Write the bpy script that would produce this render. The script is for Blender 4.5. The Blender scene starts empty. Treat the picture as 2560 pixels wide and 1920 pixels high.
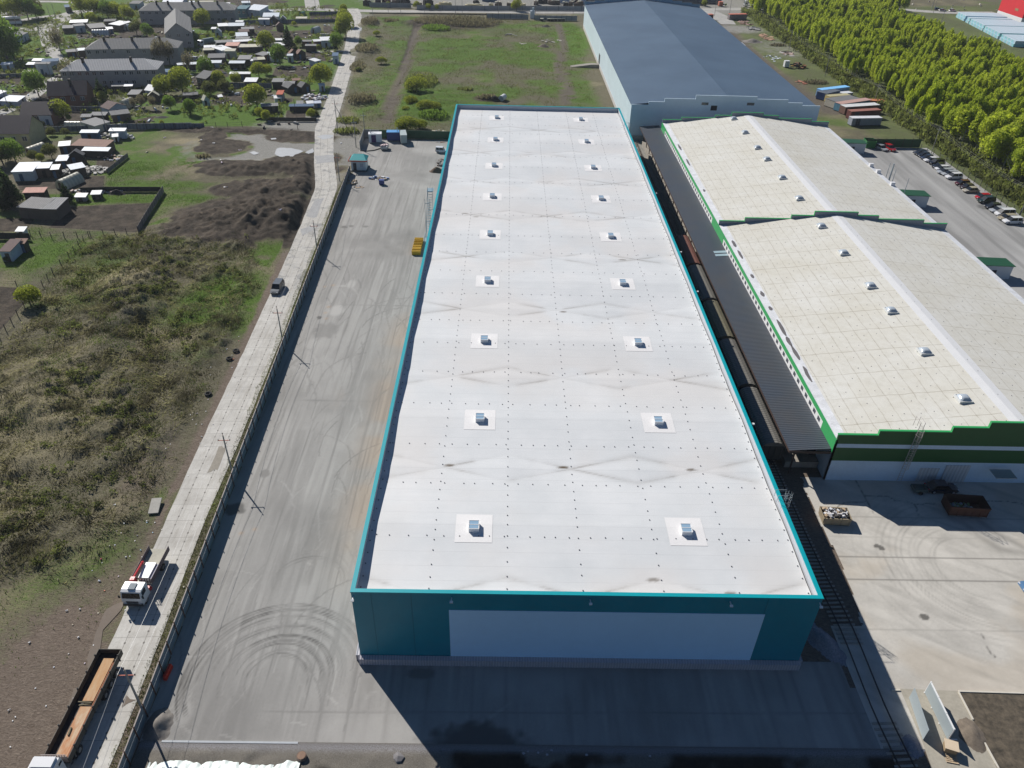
import bpy, math, random
import numpy as np
from mathutils import Vector, Matrix
R = math.radians
S = bpy.context.scene
COL = S.collection
rng = random.Random(7)
nr = np.random.RandomState(11)
# ---------------- camera ----------------
CH, CF, CP, CR, CYW = 74.0, 1891.85, 0.6155406, 0.0271985726, -0.0160967193
_f = np.array([-math.sin(CYW)*math.cos(CP), math.cos(CYW)*math.cos(CP), -math.sin(CP)])
_r0 = np.array([math.cos(CYW), math.sin(CYW), 0.0]); _u0 = np.cross(_r0, _f)
_r = math.cos(CR)*_r0+math.sin(CR)*_u0; _u = -math.sin(CR)*_r0+math.cos(CR)*_u0
cam = bpy.data.cameras.new('camera'); co = bpy.data.objects.new('camera', cam); COL.objects.link(co)
m = Matrix.Identity(4)
for i in range(3):
    m[i][0] = _r[i]; m[i][1] = _u[i]; m[i][2] = -_f[i]; m[i][3] = (0, 0, CH)[i]
co.matrix_world = m
cam.sensor_width = 36; cam.lens = CF/2560*36; cam.clip_start = 0.5; cam.clip_end = 6000
S.camera = co
# ---------------- light ----------------
SUN_EL, SUN_AZ = R(36.2), R(321.0)          # azimuth clockwise from +Y
w = bpy.data.worlds.new('World'); S.world = w; w.use_nodes = True
nt = w.node_tree; sky = nt.nodes.new('ShaderNodeTexSky'); sky.sky_type = 'NISHITA'; sky.sun_disc = False
sky.sun_elevation = SUN_EL; sky.sun_rotation = SUN_AZ; sky.air_density = 1.0; sky.dust_density = 0.0; sky.ozone_density = 7.0
nt.links.new(sky.outputs[0], nt.nodes['Background'].inputs[0]); nt.nodes['Background'].inputs[1].default_value = 0.05
sl = bpy.data.lights.new('sun', 'SUN'); sl.energy = 5.0; sl.angle = R(0.5); sl.color = (1.0, 0.96, 0.9)
so = bpy.data.objects.new('sun', sl); COL.objects.link(so)
sd = Vector((math.sin(SUN_AZ)*math.cos(SUN_EL), math.cos(SUN_AZ)*math.cos(SUN_EL), math.sin(SUN_EL)))
so.rotation_euler = sd.to_track_quat('Z', 'Y').to_euler()
S.view_settings.view_transform = 'Standard'; S.view_settings.look = 'None'; S.view_settings.exposure = 0.16; S.view_settings.gamma = 1
S.cycles.max_bounces = 5; S.cycles.diffuse_bounces = 2; S.cycles.glossy_bounces = 2; S.cycles.transparent_max_bounces = 6
# survey frames: places read off aerial views, turned into ground coordinates in metres
K = {'o': (0, 0, 1.15732), 'a': (0, 0, .217), 'b': (440, 0, .217), 'c': (0, 330, .217), 'd': (440, 240, .217), 'e': (840, 0, .28933),
     'f': (1440, 0, .28933), 'g': (1920, 0, .28933), 'h': (2080, 340, .217), 'i': (0, 560, .28933), 'j': (0, 1000, .28933), 'k': (0, 1440, .28933),
     'l': (560, 560, .217), 'm': (1440, 480, .25316), 'n': (1760, 840, .28933), 'p': (1920, 1200, .28933), 'q': (1920, 1560, .28933),
     'r': (560, 1440, .3255), 's': (1240, 1440, .36166), 't': (880, 240, .34358), 'u': (840, 320, .12658), 'v': (280, 1380, .09643),
     'w': (100, 1620, .18079), 'x': (0, 0, .14467), 'y': (320, 0, .14467), 'z': (860, 0, .14467), 'A': (1160, 0, .14467), 'B': (2260, 0, .13562),
     'C': (1720, 0, .14467), 'D': (2240, 1200, .14467)}
def at(r, x, y, z=0.0):
    ox, oy, k = K[r]; px = ox+x*k; py = oy+y*k
    d = (px-1280)/CF*_r-(py-960)/CF*_u+_f
    t = (z-CH)/d[2]
    return Vector((d[0]*t, d[1]*t, z))
# ---------------- naming ----------------
def tag(o, label=None, cat=None, group=None, kind=None):
    if label: o['label'] = label
    if cat: o['category'] = cat
    if group: o['group'] = group
    if kind: o['kind'] = kind
    return o
def thing(name, label, cat, loc=(0, 0, 0), rz=0.0, group=None):
    o = bpy.data.objects.new(name, None); o.empty_display_size = .5; COL.objects.link(o)
    o.location = loc; o.rotation_euler = (0, 0, rz)
    return tag(o, label, cat, group)
def copy_tree(o, parent=None):
    c = o.copy(); COL.objects.link(c); c.parent = parent
    for ch in list(KIDS.get(o.name, [])):
        k = copy_tree(ch, c); KIDS.setdefault(c.name, []).append(k)
    return c
KIDS = {}
def ordn(i):
    return ['first', 'second', 'third', 'fourth', 'fifth', 'sixth', 'seventh', 'eighth', 'ninth', 'tenth', 'eleventh', 'twelfth', 'thirteenth',
            'fourteenth', 'fifteenth', 'sixteenth', 'seventeenth', 'eighteenth', 'nineteenth', 'twentieth'][i] if i < 20 else str(i+1)+'th'
# ---------------- mesh builder ----------------
class MB:
    def __init__(s): s.v = []; s.f = []; s.mi = []; s.m = 0; s.smooth = False
    def add(s, vs, fs):
        n = len(s.v); s.v += [tuple(q) for q in vs]; s.f += [tuple(i+n for i in f) for f in fs]; s.mi += [s.m]*len(fs); return s
    def box(s, x, y, z, sx, sy, sz, rz=0.0, rx=0.0):     # z = bottom
        c, sn = math.cos(rz), math.sin(rz); vs = []
        for dz in (0, sz):
            for dx, dy in ((-sx/2, -sy/2), (sx/2, -sy/2), (sx/2, sy/2), (-sx/2, sy/2)):
                yy, zz = dy, dz
                if rx: yy, zz = dy*math.cos(rx)-(dz-sz/2)*math.sin(rx), dy*math.sin(rx)+(dz-sz/2)*math.cos(rx)+sz/2
                vs.append((x+dx*c-yy*sn, y+dx*sn+yy*c, z+zz))
        return s.add(vs, [(3, 2, 1, 0), (4, 5, 6, 7), (0, 1, 5, 4), (1, 2, 6, 5), (2, 3, 7, 6), (3, 0, 4, 7)])
    def bb(s, x0, x1, y0, y1, z0, z1): return s.box((x0+x1)/2, (y0+y1)/2, z0, x1-x0, y1-y0, z1-z0)
    def prism(s, poly, z0, z1):
        n = len(poly); vs = [(p[0], p[1], z0) for p in poly]+[(p[0], p[1], z1) for p in poly]
        return s.add(vs, [tuple(range(n))[::-1], tuple(range(n, 2*n))]+[(i, (i+1) % n, n+(i+1) % n, n+i) for i in range(n)])
    def ext(s, prof, x0, x1, top=None):   # profile in (y,z), extruded along x
        n = len(prof); vs = [(x0, p[0], p[1]) for p in prof]+[(x1, p[0], p[1]) for p in prof]
        return s.add(vs, [tuple(range(n)), tuple(range(n, 2*n))[::-1]]+[(i, n+i, n+(i+1) % n, (i+1) % n) for i in range(n)])
    def slab(s, q, t):
        q = [Vector(p) for p in q]; n = (q[1]-q[0]).cross(q[2]-q[0]).normalized()*t; k = len(q)
        return s.add(list(q)+[p-n for p in q], [tuple(range(k)), tuple(range(k, 2*k))[::-1]]+[(i, k+i, k+(i+1) % k, (i+1) % k) for i in range(k)])
    def tube(s, a, b, r, n=8, r2=None):
        a = Vector(a); b = Vector(b); d = (b-a).normalized(); u = d.orthogonal().normalized(); w = d.cross(u); r2 = r if r2 is None else r2
        vs = [a+(u*math.cos(t)+w*math.sin(t))*r for t in [2*math.pi*i/n for i in range(n)]]
        vs += [b+(u*math.cos(t)+w*math.sin(t))*r2 for t in [2*math.pi*i/n for i in range(n)]]
        return s.add(vs, [tuple(range(n)), tuple(range(n, 2*n))[::-1]]+[(i, n+i, n+(i+1) % n, (i+1) % n) for i in range(n)])
    def build(s, name, mats, parent=None, loc=None, rz=0.0, smooth=False):
        me = bpy.data.meshes.new(name); me.from_pydata(s.v, [], s.f)
        mats = mats if isinstance(mats, (list, tuple)) else [mats]
        for x in mats: me.materials.append(x)
        if len(mats) > 1: me.polygons.foreach_set('material_index', s.mi)
        if smooth: me.polygons.foreach_set('use_smooth', [True]*len(s.f))
        me.update()
        o = bpy.data.objects.new(name, me); COL.objects.link(o)
        if parent is not None: o.parent = parent; KIDS.setdefault(parent.name, []).append(o)
        if loc is not None: o.location = loc
        if rz: o.rotation_euler = (0, 0, rz)
        return o
# ---------------- materials ----------------
class NM:
    def __init__(s, name):
        s.m = bpy.data.materials.new(name); s.m.use_nodes = True; s.t = s.m.node_tree; s.b = s.t.nodes['Principled BSDF']; s.c = {}
    def n(s, ty, **kw):
        x = s.t.nodes.new('ShaderNode'+ty)
        for k, v in kw.items(): setattr(x, k, v)
        return x
    def put(s, sock, v):
        if isinstance(v, bpy.types.NodeSocket): s.t.links.new(v, sock)
        else:
            try: sock.default_value = v
            except Exception: sock.default_value = (*v, 1)
    def tc(s, which='Object'):
        if 'tc' not in s.c: s.c['tc'] = s.n('TexCoord')
        return s.c['tc'].outputs[which]
    def pos(s):
        if 'g' not in s.c: s.c['g'] = s.n('NewGeometry')
        return s.c['g'].outputs['Position']
    def attr(s, name):
        x = s.n('Attribute'); x.attribute_name = name; return x.outputs['Color']
    def sep(s, v):
        x = s.n('SeparateXYZ'); s.put(x.inputs[0], v); return x.outputs
    def mapv(s, v, scale=(1, 1, 1), rot=(0, 0, 0)):
        x = s.n('Mapping'); s.put(x.inputs[0], v); x.inputs['Scale'].default_value = scale; x.inputs['Rotation'].default_value = rot; return x.outputs[0]
    def noise(s, v, scale, detail=4, rough=.6, dist=0):
        x = s.n('TexNoise'); s.put(x.inputs['Vector'], v); x.inputs['Scale'].default_value = scale; x.inputs['Detail'].default_value = detail
        x.inputs['Roughness'].default_value = rough; x.inputs['Distortion'].default_value = dist; return x.outputs[0]
    def vor(s, v, scale, feat='F1'):
        x = s.n('TexVoronoi'); x.feature = feat; s.put(x.inputs['Vector'], v); x.inputs['Scale'].default_value = scale; return x.outputs[0]
    def ma(s, op, a, b=0.0, c=0.0):
        x = s.n('Math', operation=op); s.put(x.inputs[0], a); s.put(x.inputs[1], b)
        if op in ('MULTIPLY_ADD', 'SMOOTH_MIN', 'COMPARE'): s.put(x.inputs[2], c)
        return x.outputs[0]
    def ramp(s, v, a, b, lo=0.0, hi=1.0):
        x = s.n('MapRange'); s.put(x.inputs[0], v)
        for i, q in enumerate((a, b, lo, hi)): x.inputs[i+1].default_value = q
        return x.outputs[0]
    def mix(s, f, a, b, mode='MIX'):
        x = s.n('Mix', data_type='RGBA', blend_type=mode); s.put(x.inputs[0], f); s.put(x.inputs[6], a); s.put(x.inputs[7], b); return x.outputs[2]
    def out(s, col, rough=.8, metal=0.0, bump=None, bs=.3, bd=.05, spec=None):
        s.put(s.b.inputs['Base Color'], col); s.put(s.b.inputs['Roughness'], rough); s.b.inputs['Metallic'].default_value = metal
        if spec is not None: s.b.inputs['Specular IOR Level'].default_value = spec
        if bump is not None:
            x = s.n('Bump'); x.inputs['Strength'].default_value = bs; x.inputs['Distance'].default_value = bd; s.put(x.inputs['Height'], bump)
            s.t.links.new(x.outputs[0], s.b.inputs['Normal'])
        return s.m
def c3(c, k=1.0): return (c[0]*k, c[1]*k, c[2]*k, 1)
_MC = {}
def simple(name, col, rough=.75, var=.25, scale=.6, metal=0.0, wave=None, spec=None, tint=None):
    if name in _MC: return _MC[name]
    h = NM(name); p = h.tc()
    n1 = h.noise(p, scale, 5, .65); n2 = h.noise(p, scale*6.3, 3, .6)
    f = h.ramp(h.ma('MULTIPLY_ADD', n2, .5, h.ma('MULTIPLY', n1, .75)), .35, .85)
    c = h.mix(f, c3(col, 1-var), c3(tint or col, 1+var))
    bump = None
    if wave:
        ax, per = wave; q = h.sep(p)[ax]
        wv = h.ma('SINE', h.ma('MULTIPLY', q, 2*math.pi/per)); bump = wv
        c = h.mix(h.ramp(wv, -1, 1), c, c3(col, .78), 'MIX') if per > .25 else c
    _MC[name] = h.out(c, rough, metal, bump, .6, .04, spec); return _MC[name]
def glassm(name='window_glass', col=(.03, .04, .06)):
    if name in _MC: return _MC[name]
    h = NM(name); _MC[name] = h.out(c3(col), .08, 0, spec=.7); return _MC[name]
# ---------------- numpy noise ----------------
_H = nr.rand(256, 256)
def vn(x, y):
    xi = np.floor(x).astype(int); yi = np.floor(y).astype(int); fx = x-xi; fy = y-yi
    fx = fx*fx*(3-2*fx); fy = fy*fy*(3-2*fy); a = _H[xi & 255, yi & 255]; b = _H[(xi+1) & 255, yi & 255]; c = _H[xi & 255, (yi+1) & 255]; d = _H[(xi+1) & 255, (yi+1) & 255]
    return (a*(1-fx)+b*fx)*(1-fy)+(c*(1-fx)+d*fx)*fy
def fbm(x, y, s=1.0, o=4, g=.5):
    t = 0; a = 1; n = 0
    for i in range(o): t = t+a*vn(x*s+17.3*i, y*s+5.1*i); n += a; a *= g; s *= 2.03
    return t/n
def ss(a, b, x): t = np.clip((x-a)/(b-a), 0, 1); return t*t*(3-2*t)
def pdist(X, Y, poly):     # signed: >0 inside
    d = np.full(X.shape, 1e9); ins = np.zeros(X.shape, bool); n = len(poly)
    for i in range(n):
        ax, ay = poly[i][0], poly[i][1]; bx, by = poly[(i+1) % n][0], poly[(i+1) % n][1]
        vx, vy = bx-ax, by-ay; t = np.clip(((X-ax)*vx+(Y-ay)*vy)/(vx*vx+vy*vy+1e-9), 0, 1)
        d = np.minimum(d, np.hypot(X-ax-t*vx, Y-ay-t*vy))
        if by != ay: ins ^= ((ay > Y) != (by > Y)) & (X < (bx-ax)*(Y-ay)/(by-ay)+ax)
    return np.where(ins, d, -d)
def ldist(X, Y, pl):
    d = np.full(X.shape, 1e9)
    for a, b in zip(pl[:-1], pl[1:]):
        vx, vy = b[0]-a[0], b[1]-a[1]; t = np.clip(((X-a[0])*vx+(Y-a[1])*vy)/(vx*vx+vy*vy+1e-9), 0, 1)
        d = np.minimum(d, np.hypot(X-a[0]-t*vx, Y-a[1]-t*vy))
    return d
def grid_obj(name, xs, ys, Z, mat, attrs, keep=None, parent=None, smooth=True, kind='structure', zoff=0.0):
    nx, ny = len(xs), len(ys); X, Y = np.meshgrid(xs, ys)
    V = np.stack([X, Y, Z+zoff], -1).reshape(-1, 3)
    i = np.arange(nx*ny).reshape(ny, nx); F = np.stack([i[:-1, :-1], i[:-1, 1:], i[1:, 1:], i[1:, :-1]], -1).reshape(-1, 4)
    if keep is not None: F = F[(keep[:-1, :-1] & keep[1:, 1:]).reshape(-1)]
    me = raw_mesh(name, V, F, mat, smooth)
    for k, a in attrs.items():
        at_ = me.attributes.new(k, 'FLOAT_COLOR', 'POINT'); buf = np.ones((nx*ny, 4), np.float32)
        for j, q in enumerate(a): buf[:, j] = np.asarray(q).reshape(-1)
        at_.data.foreach_set('color', buf.ravel())
    o = bpy.data.objects.new(name, me); COL.objects.link(o)
    if parent is not None: o.parent = parent; KIDS.setdefault(parent.name, []).append(o)
    elif kind: o['kind'] = kind
    return o
def raw_mesh(name, V, F, mat, smooth=False):
    me = bpy.data.meshes.new(name); V = np.asarray(V, np.float32); F = np.asarray(F, np.int32); k = F.shape[1]
    me.vertices.add(len(V)); me.vertices.foreach_set('co', V.ravel())
    me.loops.add(F.size); me.loops.foreach_set('vertex_index', F.ravel())
    me.polygons.add(len(F)); me.polygons.foreach_set('loop_start', np.arange(0, F.size, k, dtype=np.int32))
    me.polygons.foreach_set('use_smooth', np.full(len(F), smooth)); me.materials.append(mat); me.update(calc_edges=True); return me
# ---------------- roads as ribbons ----------------
def ribbon(name, pts, wid, mat, z=.02, step=3.0, edge=0.0, kind='structure', nx=2):
    pts = [Vector((p[0], p[1])) for p in pts]; wd = wid if isinstance(wid, (list, tuple)) else [wid]*len(pts)
    P = []; W = []
    for i in range(len(pts)-1):
        n = max(1, int((pts[i+1]-pts[i]).length/step))
        for j in range(n): t = j/n; P.append(pts[i].lerp(pts[i+1], t)); W.append(wd[i]*(1-t)+wd[i+1]*t)
    P.append(pts[-1]); W.append(wd[-1])
    for _ in range(2): P = [P[0]]+[(P[i-1]+P[i]*2+P[i+1])/4 for i in range(1, len(P)-1)]+[P[-1]]
    V = []; UV = []; F = []; L = 0
    for i, p in enumerate(P):
        d = (P[min(i+1, len(P)-1)]-P[max(i-1, 0)]).normalized(); nrm = Vector((-d.y, d.x))
        if i: L += (P[i]-P[i-1]).length
        for j in range(nx):
            u = (j/(nx-1)-.5)*(W[i]+(edge*(rng.random()-.5) if j in (0, nx-1) else 0)); V.append((p.x-nrm.x*u, p.y-nrm.y*u, z)); UV.append((u, L))
    for i in range(len(P)-1):
        for j in range(nx-1): a = i*nx+j; F.append((a, a+1, a+nx+1, a+nx))
    me = bpy.data.meshes.new(name); me.from_pydata(V, [], F); me.materials.append(mat)
    uv = me.uv_layers.new(name='UVMap')
    for l in me.loops: uv.data[l.index].uv = UV[l.vertex_index]
    o = bpy.data.objects.new(name, me); COL.objects.link(o)
    if kind: o['kind'] = kind
    return o
# ================= GROUND =================
def w2(r, *pts): return [tuple(at(r, a, b)[:2]) for a, b in pts]
xs = np.concatenate([[-3000, -1600, -900, -500], np.arange(-400, -200, 5.), np.arange(-200, -120, 1.0), np.arange(-120, -44, .55), np.arange(-44, 150, 2.5), np.arange(150, 330, 6.), [400, 600, 1000, 1800, 3000]])
ys = np.concatenate([[-1500, -600, -200, -50, 10], np.arange(24, 130, .55), np.arange(130, 262, .6), np.arange(262, 300, 1.0), np.arange(300, 420, 1.7), np.arange(420, 640, 4.), [700, 800, 1000, 1500, 2300, 4000]])
GX, GY = np.meshgrid(xs, ys)
wx = GX+(fbm(GX, GY, .09, 3)-.5)*9; wy = GY+(fbm(GX+90, GY+31, .09, 3)-.5)*9
wx2 = GX+(fbm(GX, GY, .5, 3)-.5)*2.2; wy2 = GY+(fbm(GX+90, GY+31, .5, 3)-.5)*2.2
def reg(poly, soft=2.5, warp=1):
    return ss(-soft, soft, pdist(wx if warp == 1 else wx2 if warp == 2 else GX, wy if warp == 1 else wy2 if warp == 2 else GY, poly))
def ell(r, x, y, rx, ry, rot=0.0, soft=.5):      # centre from survey frame, radii in metres
    c = at(r, x, y); dx = wx2-c.x; dy = wy2-c.y; cs, sn = math.cos(rot), math.sin(rot)
    return 1-ss(1-soft, 1+soft, np.hypot((dx*cs+dy*sn)/rx, (-dx*sn+dy*cs)/ry))
n1 = fbm(GX, GY, .035, 4); n2 = fbm(GX+400, GY, .12, 4); n3 = fbm(GX, GY+300, .5, 3)
green = ss(.42, .62, n1)*.55*ss(.3, .6, n2)+.1
dark = np.zeros_like(GX); mud = np.zeros_like(GX); dry = ss(.5, .7, n2)*.5; rut = np.zeros_like(GX)
west = ss(-46, -50, GX)
field = reg(w2('i', (-500, 1000), (30, 980), (330, 600), (760, 130), (1200, 90), (1500, 150), (2080, 120), (2250, 300), (2060, 850), (1850, 1250), (1650, 1600), (1450, 2150), (1150, 2650), (650, 3050), (-900, 3300)), 2)
meadow = reg(w2('e', (300, 130), (1000, 150), (2100, 200), (2212, 560), (2300, 1150), (200, 1150), (90, 900)), 3)
village = reg([(-400, 700), (-80, 700), (-84, 440), (-63, 300), (-58, 262), (-75, 243), (-110, 240), (-135, 245), (-150, 185), (-165, 150), (-400, 150)], 3)
green = np.maximum(green, village*(.35+.5*ss(.4, .6, n2)))
dark = np.maximum(dark, village*ss(.55, .68, n1)*.7)
green = np.maximum(green*(1-meadow), meadow*(.25+.55*ss(.38, .62, n2*.6+n1*.4)))
for p in [('a', [(1700, 1460), (1960, 1240), (2400, 1215), (3000, 1215), (3000, 1440), (2300, 1470)]), ('b', [(-100, 1240), (840, 1215), (930, 1450), (340, 1480), (-200, 1450)])]:
    green = np.maximum(green, reg(w2(*p[:1], *p[1]), 1.2, 2))
for r, x, y, a, b, v in [('e', 2030, 330, 9, 45, 1), ('e', 2100, 850, 8, 40, .75), ('e', 700, 260, 20, 22, .6), ('e', 560, 560, 8, 60, .7), ('e', 760, 900, 20, 26, .95), ('e', 1250, 260, 40, 18, .55),
                      ('e', 300, 700, 10, 20, .6), ('i', 1950, 620, 9, 12, .85), ('i', 1700, 740, 7, 7, .8), ('l', 150, 850, 7, 14, .8), ('c', 1500, 380, 12, 12, .9), ('c', 1750, 620, 20, 5, .8), ('c', 1300, 760, 26, 3, 1),
                      ('c', 1450, 160, 8, 6, .9), ('i', 150, 240, 18, 10, .8), ('i', 700, 270, 14, 14, .5), ('d', 450, 620, 10, 10, .6), ('d', 150, 1200, 26, 5, .9), ('e', 1400, 780, 22, 8, .6), ('a', 450, 580, 25, 30, .9),
                      ('a', 450, 130, 60, 25, .8), ('a', 900, 470, 30, 20, .9), ('a', 1650, 430, 30, 20, .9), ('b', 400, 400, 16, 35, 1), ('b', 900, 700, 30, 18, .8), ('b', 1800, 60, 30, 40, 1), ('b', 1790, 700, 8, 22, .8),
                      ('b', 650, 850, 24, 12, .9), ('c', 1700, 770, 10, 4, .9), ('a', 330, 1050, 14, 10, .8), ('a', 600, 1400, 16, 8, .8), ('f', 2100, 960, 40, 40, .35), ('q', 2150, 1200, 2.5, 1.5, .9)]:
    green = np.maximum(green, v*ell(r, x, y, a, b)*(.7+.3*ss(.3, .6, n3)))
beds = [('c', (790, 860), (1750, 815), (1600, 1160), (565, 1100)), ('c', (200, 580), (745, 555), (690, 650), (230, 670)), ('c', (930, 520), (1210, 500), (1200, 650), (900, 660)), ('c', (1130, 300), (1340, 340), (1240, 450), (1100, 420)),
        ('i', (-200, 530), (320, 560), (195, 700), (0, 920), (-300, 920)), ('c', (-100, 1000), (400, 990), (300, 1140), (-100, 1150)), ('b', (790, 285), (1110, 285), (1110, 350), (880, 350)), ('b', (900, 360), (1570, 350), (1560, 440), (900, 440)),
        ('b', (1550, 180), (1870, 180), (1860, 240), (1560, 240)), ('b', (1160, 770), (1560, 750), (1530, 880), (1110, 870)), ('b', (550, 1060), (850, 1060), (850, 1200), (400, 1200)), ('b', (1280, 1270), (1490, 1270), (1490, 1370), (1260, 1370)),
        ('b', (1700, 300), (1790, 300), (1790, 370), (1700, 370)), ('b', (660, 0), (1060, 0), (1040, 90), (700, 85)), ('a', (-50, 890), (300, 880), (260, 960), (-50, 970)), ('a', (1480, 1400), (1800, 1330), (1700, 1440), (1470, 1450)),
        ('a', (890, 380), (1200, 390), (1450, 410), (1480, 440), (890, 440)), ('a', (800, 1200), (1260, 1200), (1250, 1240), (800, 1240)), ('a', (1000, 1150), (0, 1160), (0, 1100), (300, 1050)), ('b', (1070, 1130), (1340, 1130), (1340, 1170), (1250, 1190))]
bedm = np.zeros_like(GX)
for b in beds: bedm = np.maximum(bedm, reg(w2(b[0], *b[1:]), .7, 0))
for b in beds: dark = np.maximum(dark, reg(w2(b[0], *b[1:]), .7, 0)); green = green*(1-reg(w2(b[0], *b[1:]), .7, 0))
for r, x, y, a, b, v in [('e', 1000, 210, 26, 16, .8), ('d', 900, 1450, 19, 9, .6), ('d', 1200, 1050, 12, 5, .5), ('d', 700, 370, 26, 2.5, .5), ('e', 1330, 860, 6, 4, 1)]: dark = np.maximum(dark, v*ell(r, x, y, a, b))
for r, x, y, a, b, v in [('d', 1100, 590, 24, 17, 1), ('d', 1450, 400, 16, 20, .9), ('d', 1950, 620, 10, 16, .9), ('d', 1900, 1000, 5, 40, .5), ('k', 300, 1000, 8, 16, .9), ('k', 150, 1500, 14, 14, 1), ('k', 650, 500, 5, 12, .7),
                      ('f', 1400, 250, 14, 12, .8), ('f', 1800, 420, 18, 24, .5), ('z', 300, 280, 8, 10, .6), ('j', 1300, 600, 5, 10, .5), ('e', 1700, 40, 60, 30, .9), ('A', 400, 30, 70, 30, 1), ('f', 1250, 40, 40, 40, 1)]: mud = np.maximum(mud, v*ell(r, x, y, a, b, 0, .6))
roadL = [((-44.0+-37.6)/2, 20)]+[((at(r, a, y)+at(r, b, y))/2)[:2] for r, y, a, b in [('k', 1640, 474, 960), ('k', 640, 930, 1350), ('j', 1000, 1450, 1787), ('j', 440, 1700, 2035), ('l', 1270, 320, 680), ('l', 680, 590, 895), ('l', 0, 890, 1165), ('d', 1050, 1610, 1860), ('d', 700, 1590, 1815), ('d', 480, 1600, 1815), ('b', 1480, 1600, 1830), ('b', 1100, 1755, 1940), ('b', 560, 1940, 2095), ('b', 180, 2010, 2140), ('b', 100, 1960, 2100)]]
roadW = [6.4]+[(at(r, a, y)-at(r, b, y)).length for r, y, a, b in [('k', 1640, 474, 960), ('k', 640, 930, 1350), ('j', 1000, 1450, 1787), ('j', 440, 1700, 2035), ('l', 1270, 320, 680), ('l', 680, 590, 895), ('l', 0, 890, 1165), ('d', 1050, 1610, 1860), ('d', 700, 1590, 1815), ('d', 480, 1600, 1815), ('b', 1480, 1600, 1830), ('b', 1100, 1755, 1940), ('b', 560, 1940, 2095), ('b', 180, 2010, 2140), ('b', 100, 1960, 2100)]]
dr = ldist(GX, GY, [tuple(p) for p in roadL])
mud = np.maximum(mud, (1-ss(3.3, 4.3+9*n2*ss(66, 46, GY)+1.6*n3, dr))*ss(-43, -46, GX)*(1-ss(150, 260, GY)*.5)*.95)
gap = reg([(33, 30), (50, 30), (50, 240), (33, 240)], 1, 0); mud = np.maximum(mud, gap); green *= 1-gap*.9
rearlot = reg([(98, 150), (130, 150), (134, 242), (98, 242)], 1, 0)
belt = reg([(118, 150), (119, 300), (95, 430), (100, 480), (420, 560), (420, 120)], 4); green = np.maximum(green*(1-belt), belt*(.35+.3*n2))
trk = ldist(wx2, wy2, w2('f', (1250, 210), (1450, 420), (1700, 640), (1900, 790), (2100, 900), (2212, 960)))
tr2 = ldist(wx2, wy2, w2('e', (1940, 210), (1970, 400), (1930, 560), (1990, 760), (2000, 900)))
ditch = ldist(wx2, wy2, w2('e', (720, 160), (640, 420), (540, 740), (430, 1050)))
for d_, wd in ((trk, 5), (tr2, 1.6), (ditch, 2.0)): rut = np.maximum(rut, 1-ss(wd*.6, wd, d_))
green *= 1-rut*.9
fd = field*ss(-46, -49.5, GX)
lumps = np.abs(fbm(GX, GY, .22, 3)-.5)*2; lump2 = fbm(GX+50, GY+80, .42, 3)
Z = fd*ss(.38, .68, fbm(GX+7, GY, .09, 3))*(ss(.38, .75, lump2)*.85+.3*lumps+.5*fbm(GX, GY, .95, 3))+fd*.25*fbm(GX, GY, 1.2, 2)
up = at('i', 1050, 700)
ridge = ldist(wx, wy, w2('i', (1150, 480), (1300, 640), (1000, 980), (300, 1500)))
mm = np.zeros_like(GX)
Z += fd*np.exp(-(ridge/5)**2)*1.0-fd*np.exp(-((ldist(wx, wy, w2('i', (1700, 480), (1350, 820), (1000, 1080), (700, 1350))))/3.5)**2)*.5
Z += meadow*(.35*fbm(GX, GY, .25, 3)-.2)*(GX < 34)*ss(236, 242, GY)+meadow*ss(.55, .75, n2)*.25
Z += ell('e', 780, 850, 17, 20, 0, .8)*fbm(GX, GY, .35, 3)*1.6
Z -= rut*(ditch < 3)*.5
for r, x, y, a, b, h, rot in [('d', 550, 600, 6, 6, 1.6, 0), ('d', 1100, 860, 15, 4, 2.6, .1), ('d', 1420, 760, 9, 6, 2.4, .6), ('d', 1000, 1060, 10, 5, 1.6, .2), ('d', 1290, 1110, 8, 5, 3.0, .5), ('d', 1430, 480, 8, 4, 1.2, 0), ('d', 700, 800, 10, 3, 1.5, 0),
                           ('d', 500, 1450, 12, 7, 1.3, .4), ('d', 900, 1400, 12, 8, 1.9, .2), ('d', 1300, 1350, 9, 8, 2.4, .3), ('d', 1100, 1550, 14, 6, 1.8, .2), ('d', 1560, 880, 4, 12, 1.6, 0), ('d', 440, 480, 3, 6, 1.3, 0), ('d', 700, 410, 20, 2, 1.0, 0), ('d', 1250, 1420, 20, 12, .6, 0)]:
    e_ = ell(r, x, y, a, b, rot, .95); mm = np.maximum(mm, e_); Z += e_*h*.5*(.25+1.0*fbm(GX, GY, .3, 5, .65)+.55*fbm(GX+3, GY, 1.1, 3)); dark = np.maximum(dark, ss(.08, .4, e_)); green *= 1-ss(.05, .4, e_); mud *= 1-ss(.05, .4, e_)
Z += ss(.1, .6, mm)*np.maximum(fbm(GX, GY, .5, 5, .7)-.42, -.05)*1.7
patch = ss(.44, .56, fbm(GX+33, GY+8, .11, 4)); brk_ = (GX > -112)*(GX < -50)*(GY > 138)*(GY < 240)*(1-bedm); dark = dark*(1-brk_*(1-ss(.3, .7, mm))*patch*.9); green = np.maximum(green, brk_*patch*ss(.5, .62, n2)*.8*(1-ss(.25, .6, mm)))
Z *= ss(3.2, 5.5, dr)*(GX < 36)
Z += ell('e', 220, 870, 4, 4)*1.1+ell('e', 260, 440, 5, 9)*1.0+ell('z', 450, 400, 4, 10)*.9+ell('e', 1000, 210, 26, 14)*fbm(GX, GY, .4, 3)*1.8
Z = np.where((GX > -44) & (GX < 100) & (GY < 236), 0, Z)
pz = np.maximum.reduce([ell('d', 1150, 600, 19, 13, 0, .8), 0*Z]); Z = Z*(1-pz)+.0*pz
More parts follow.
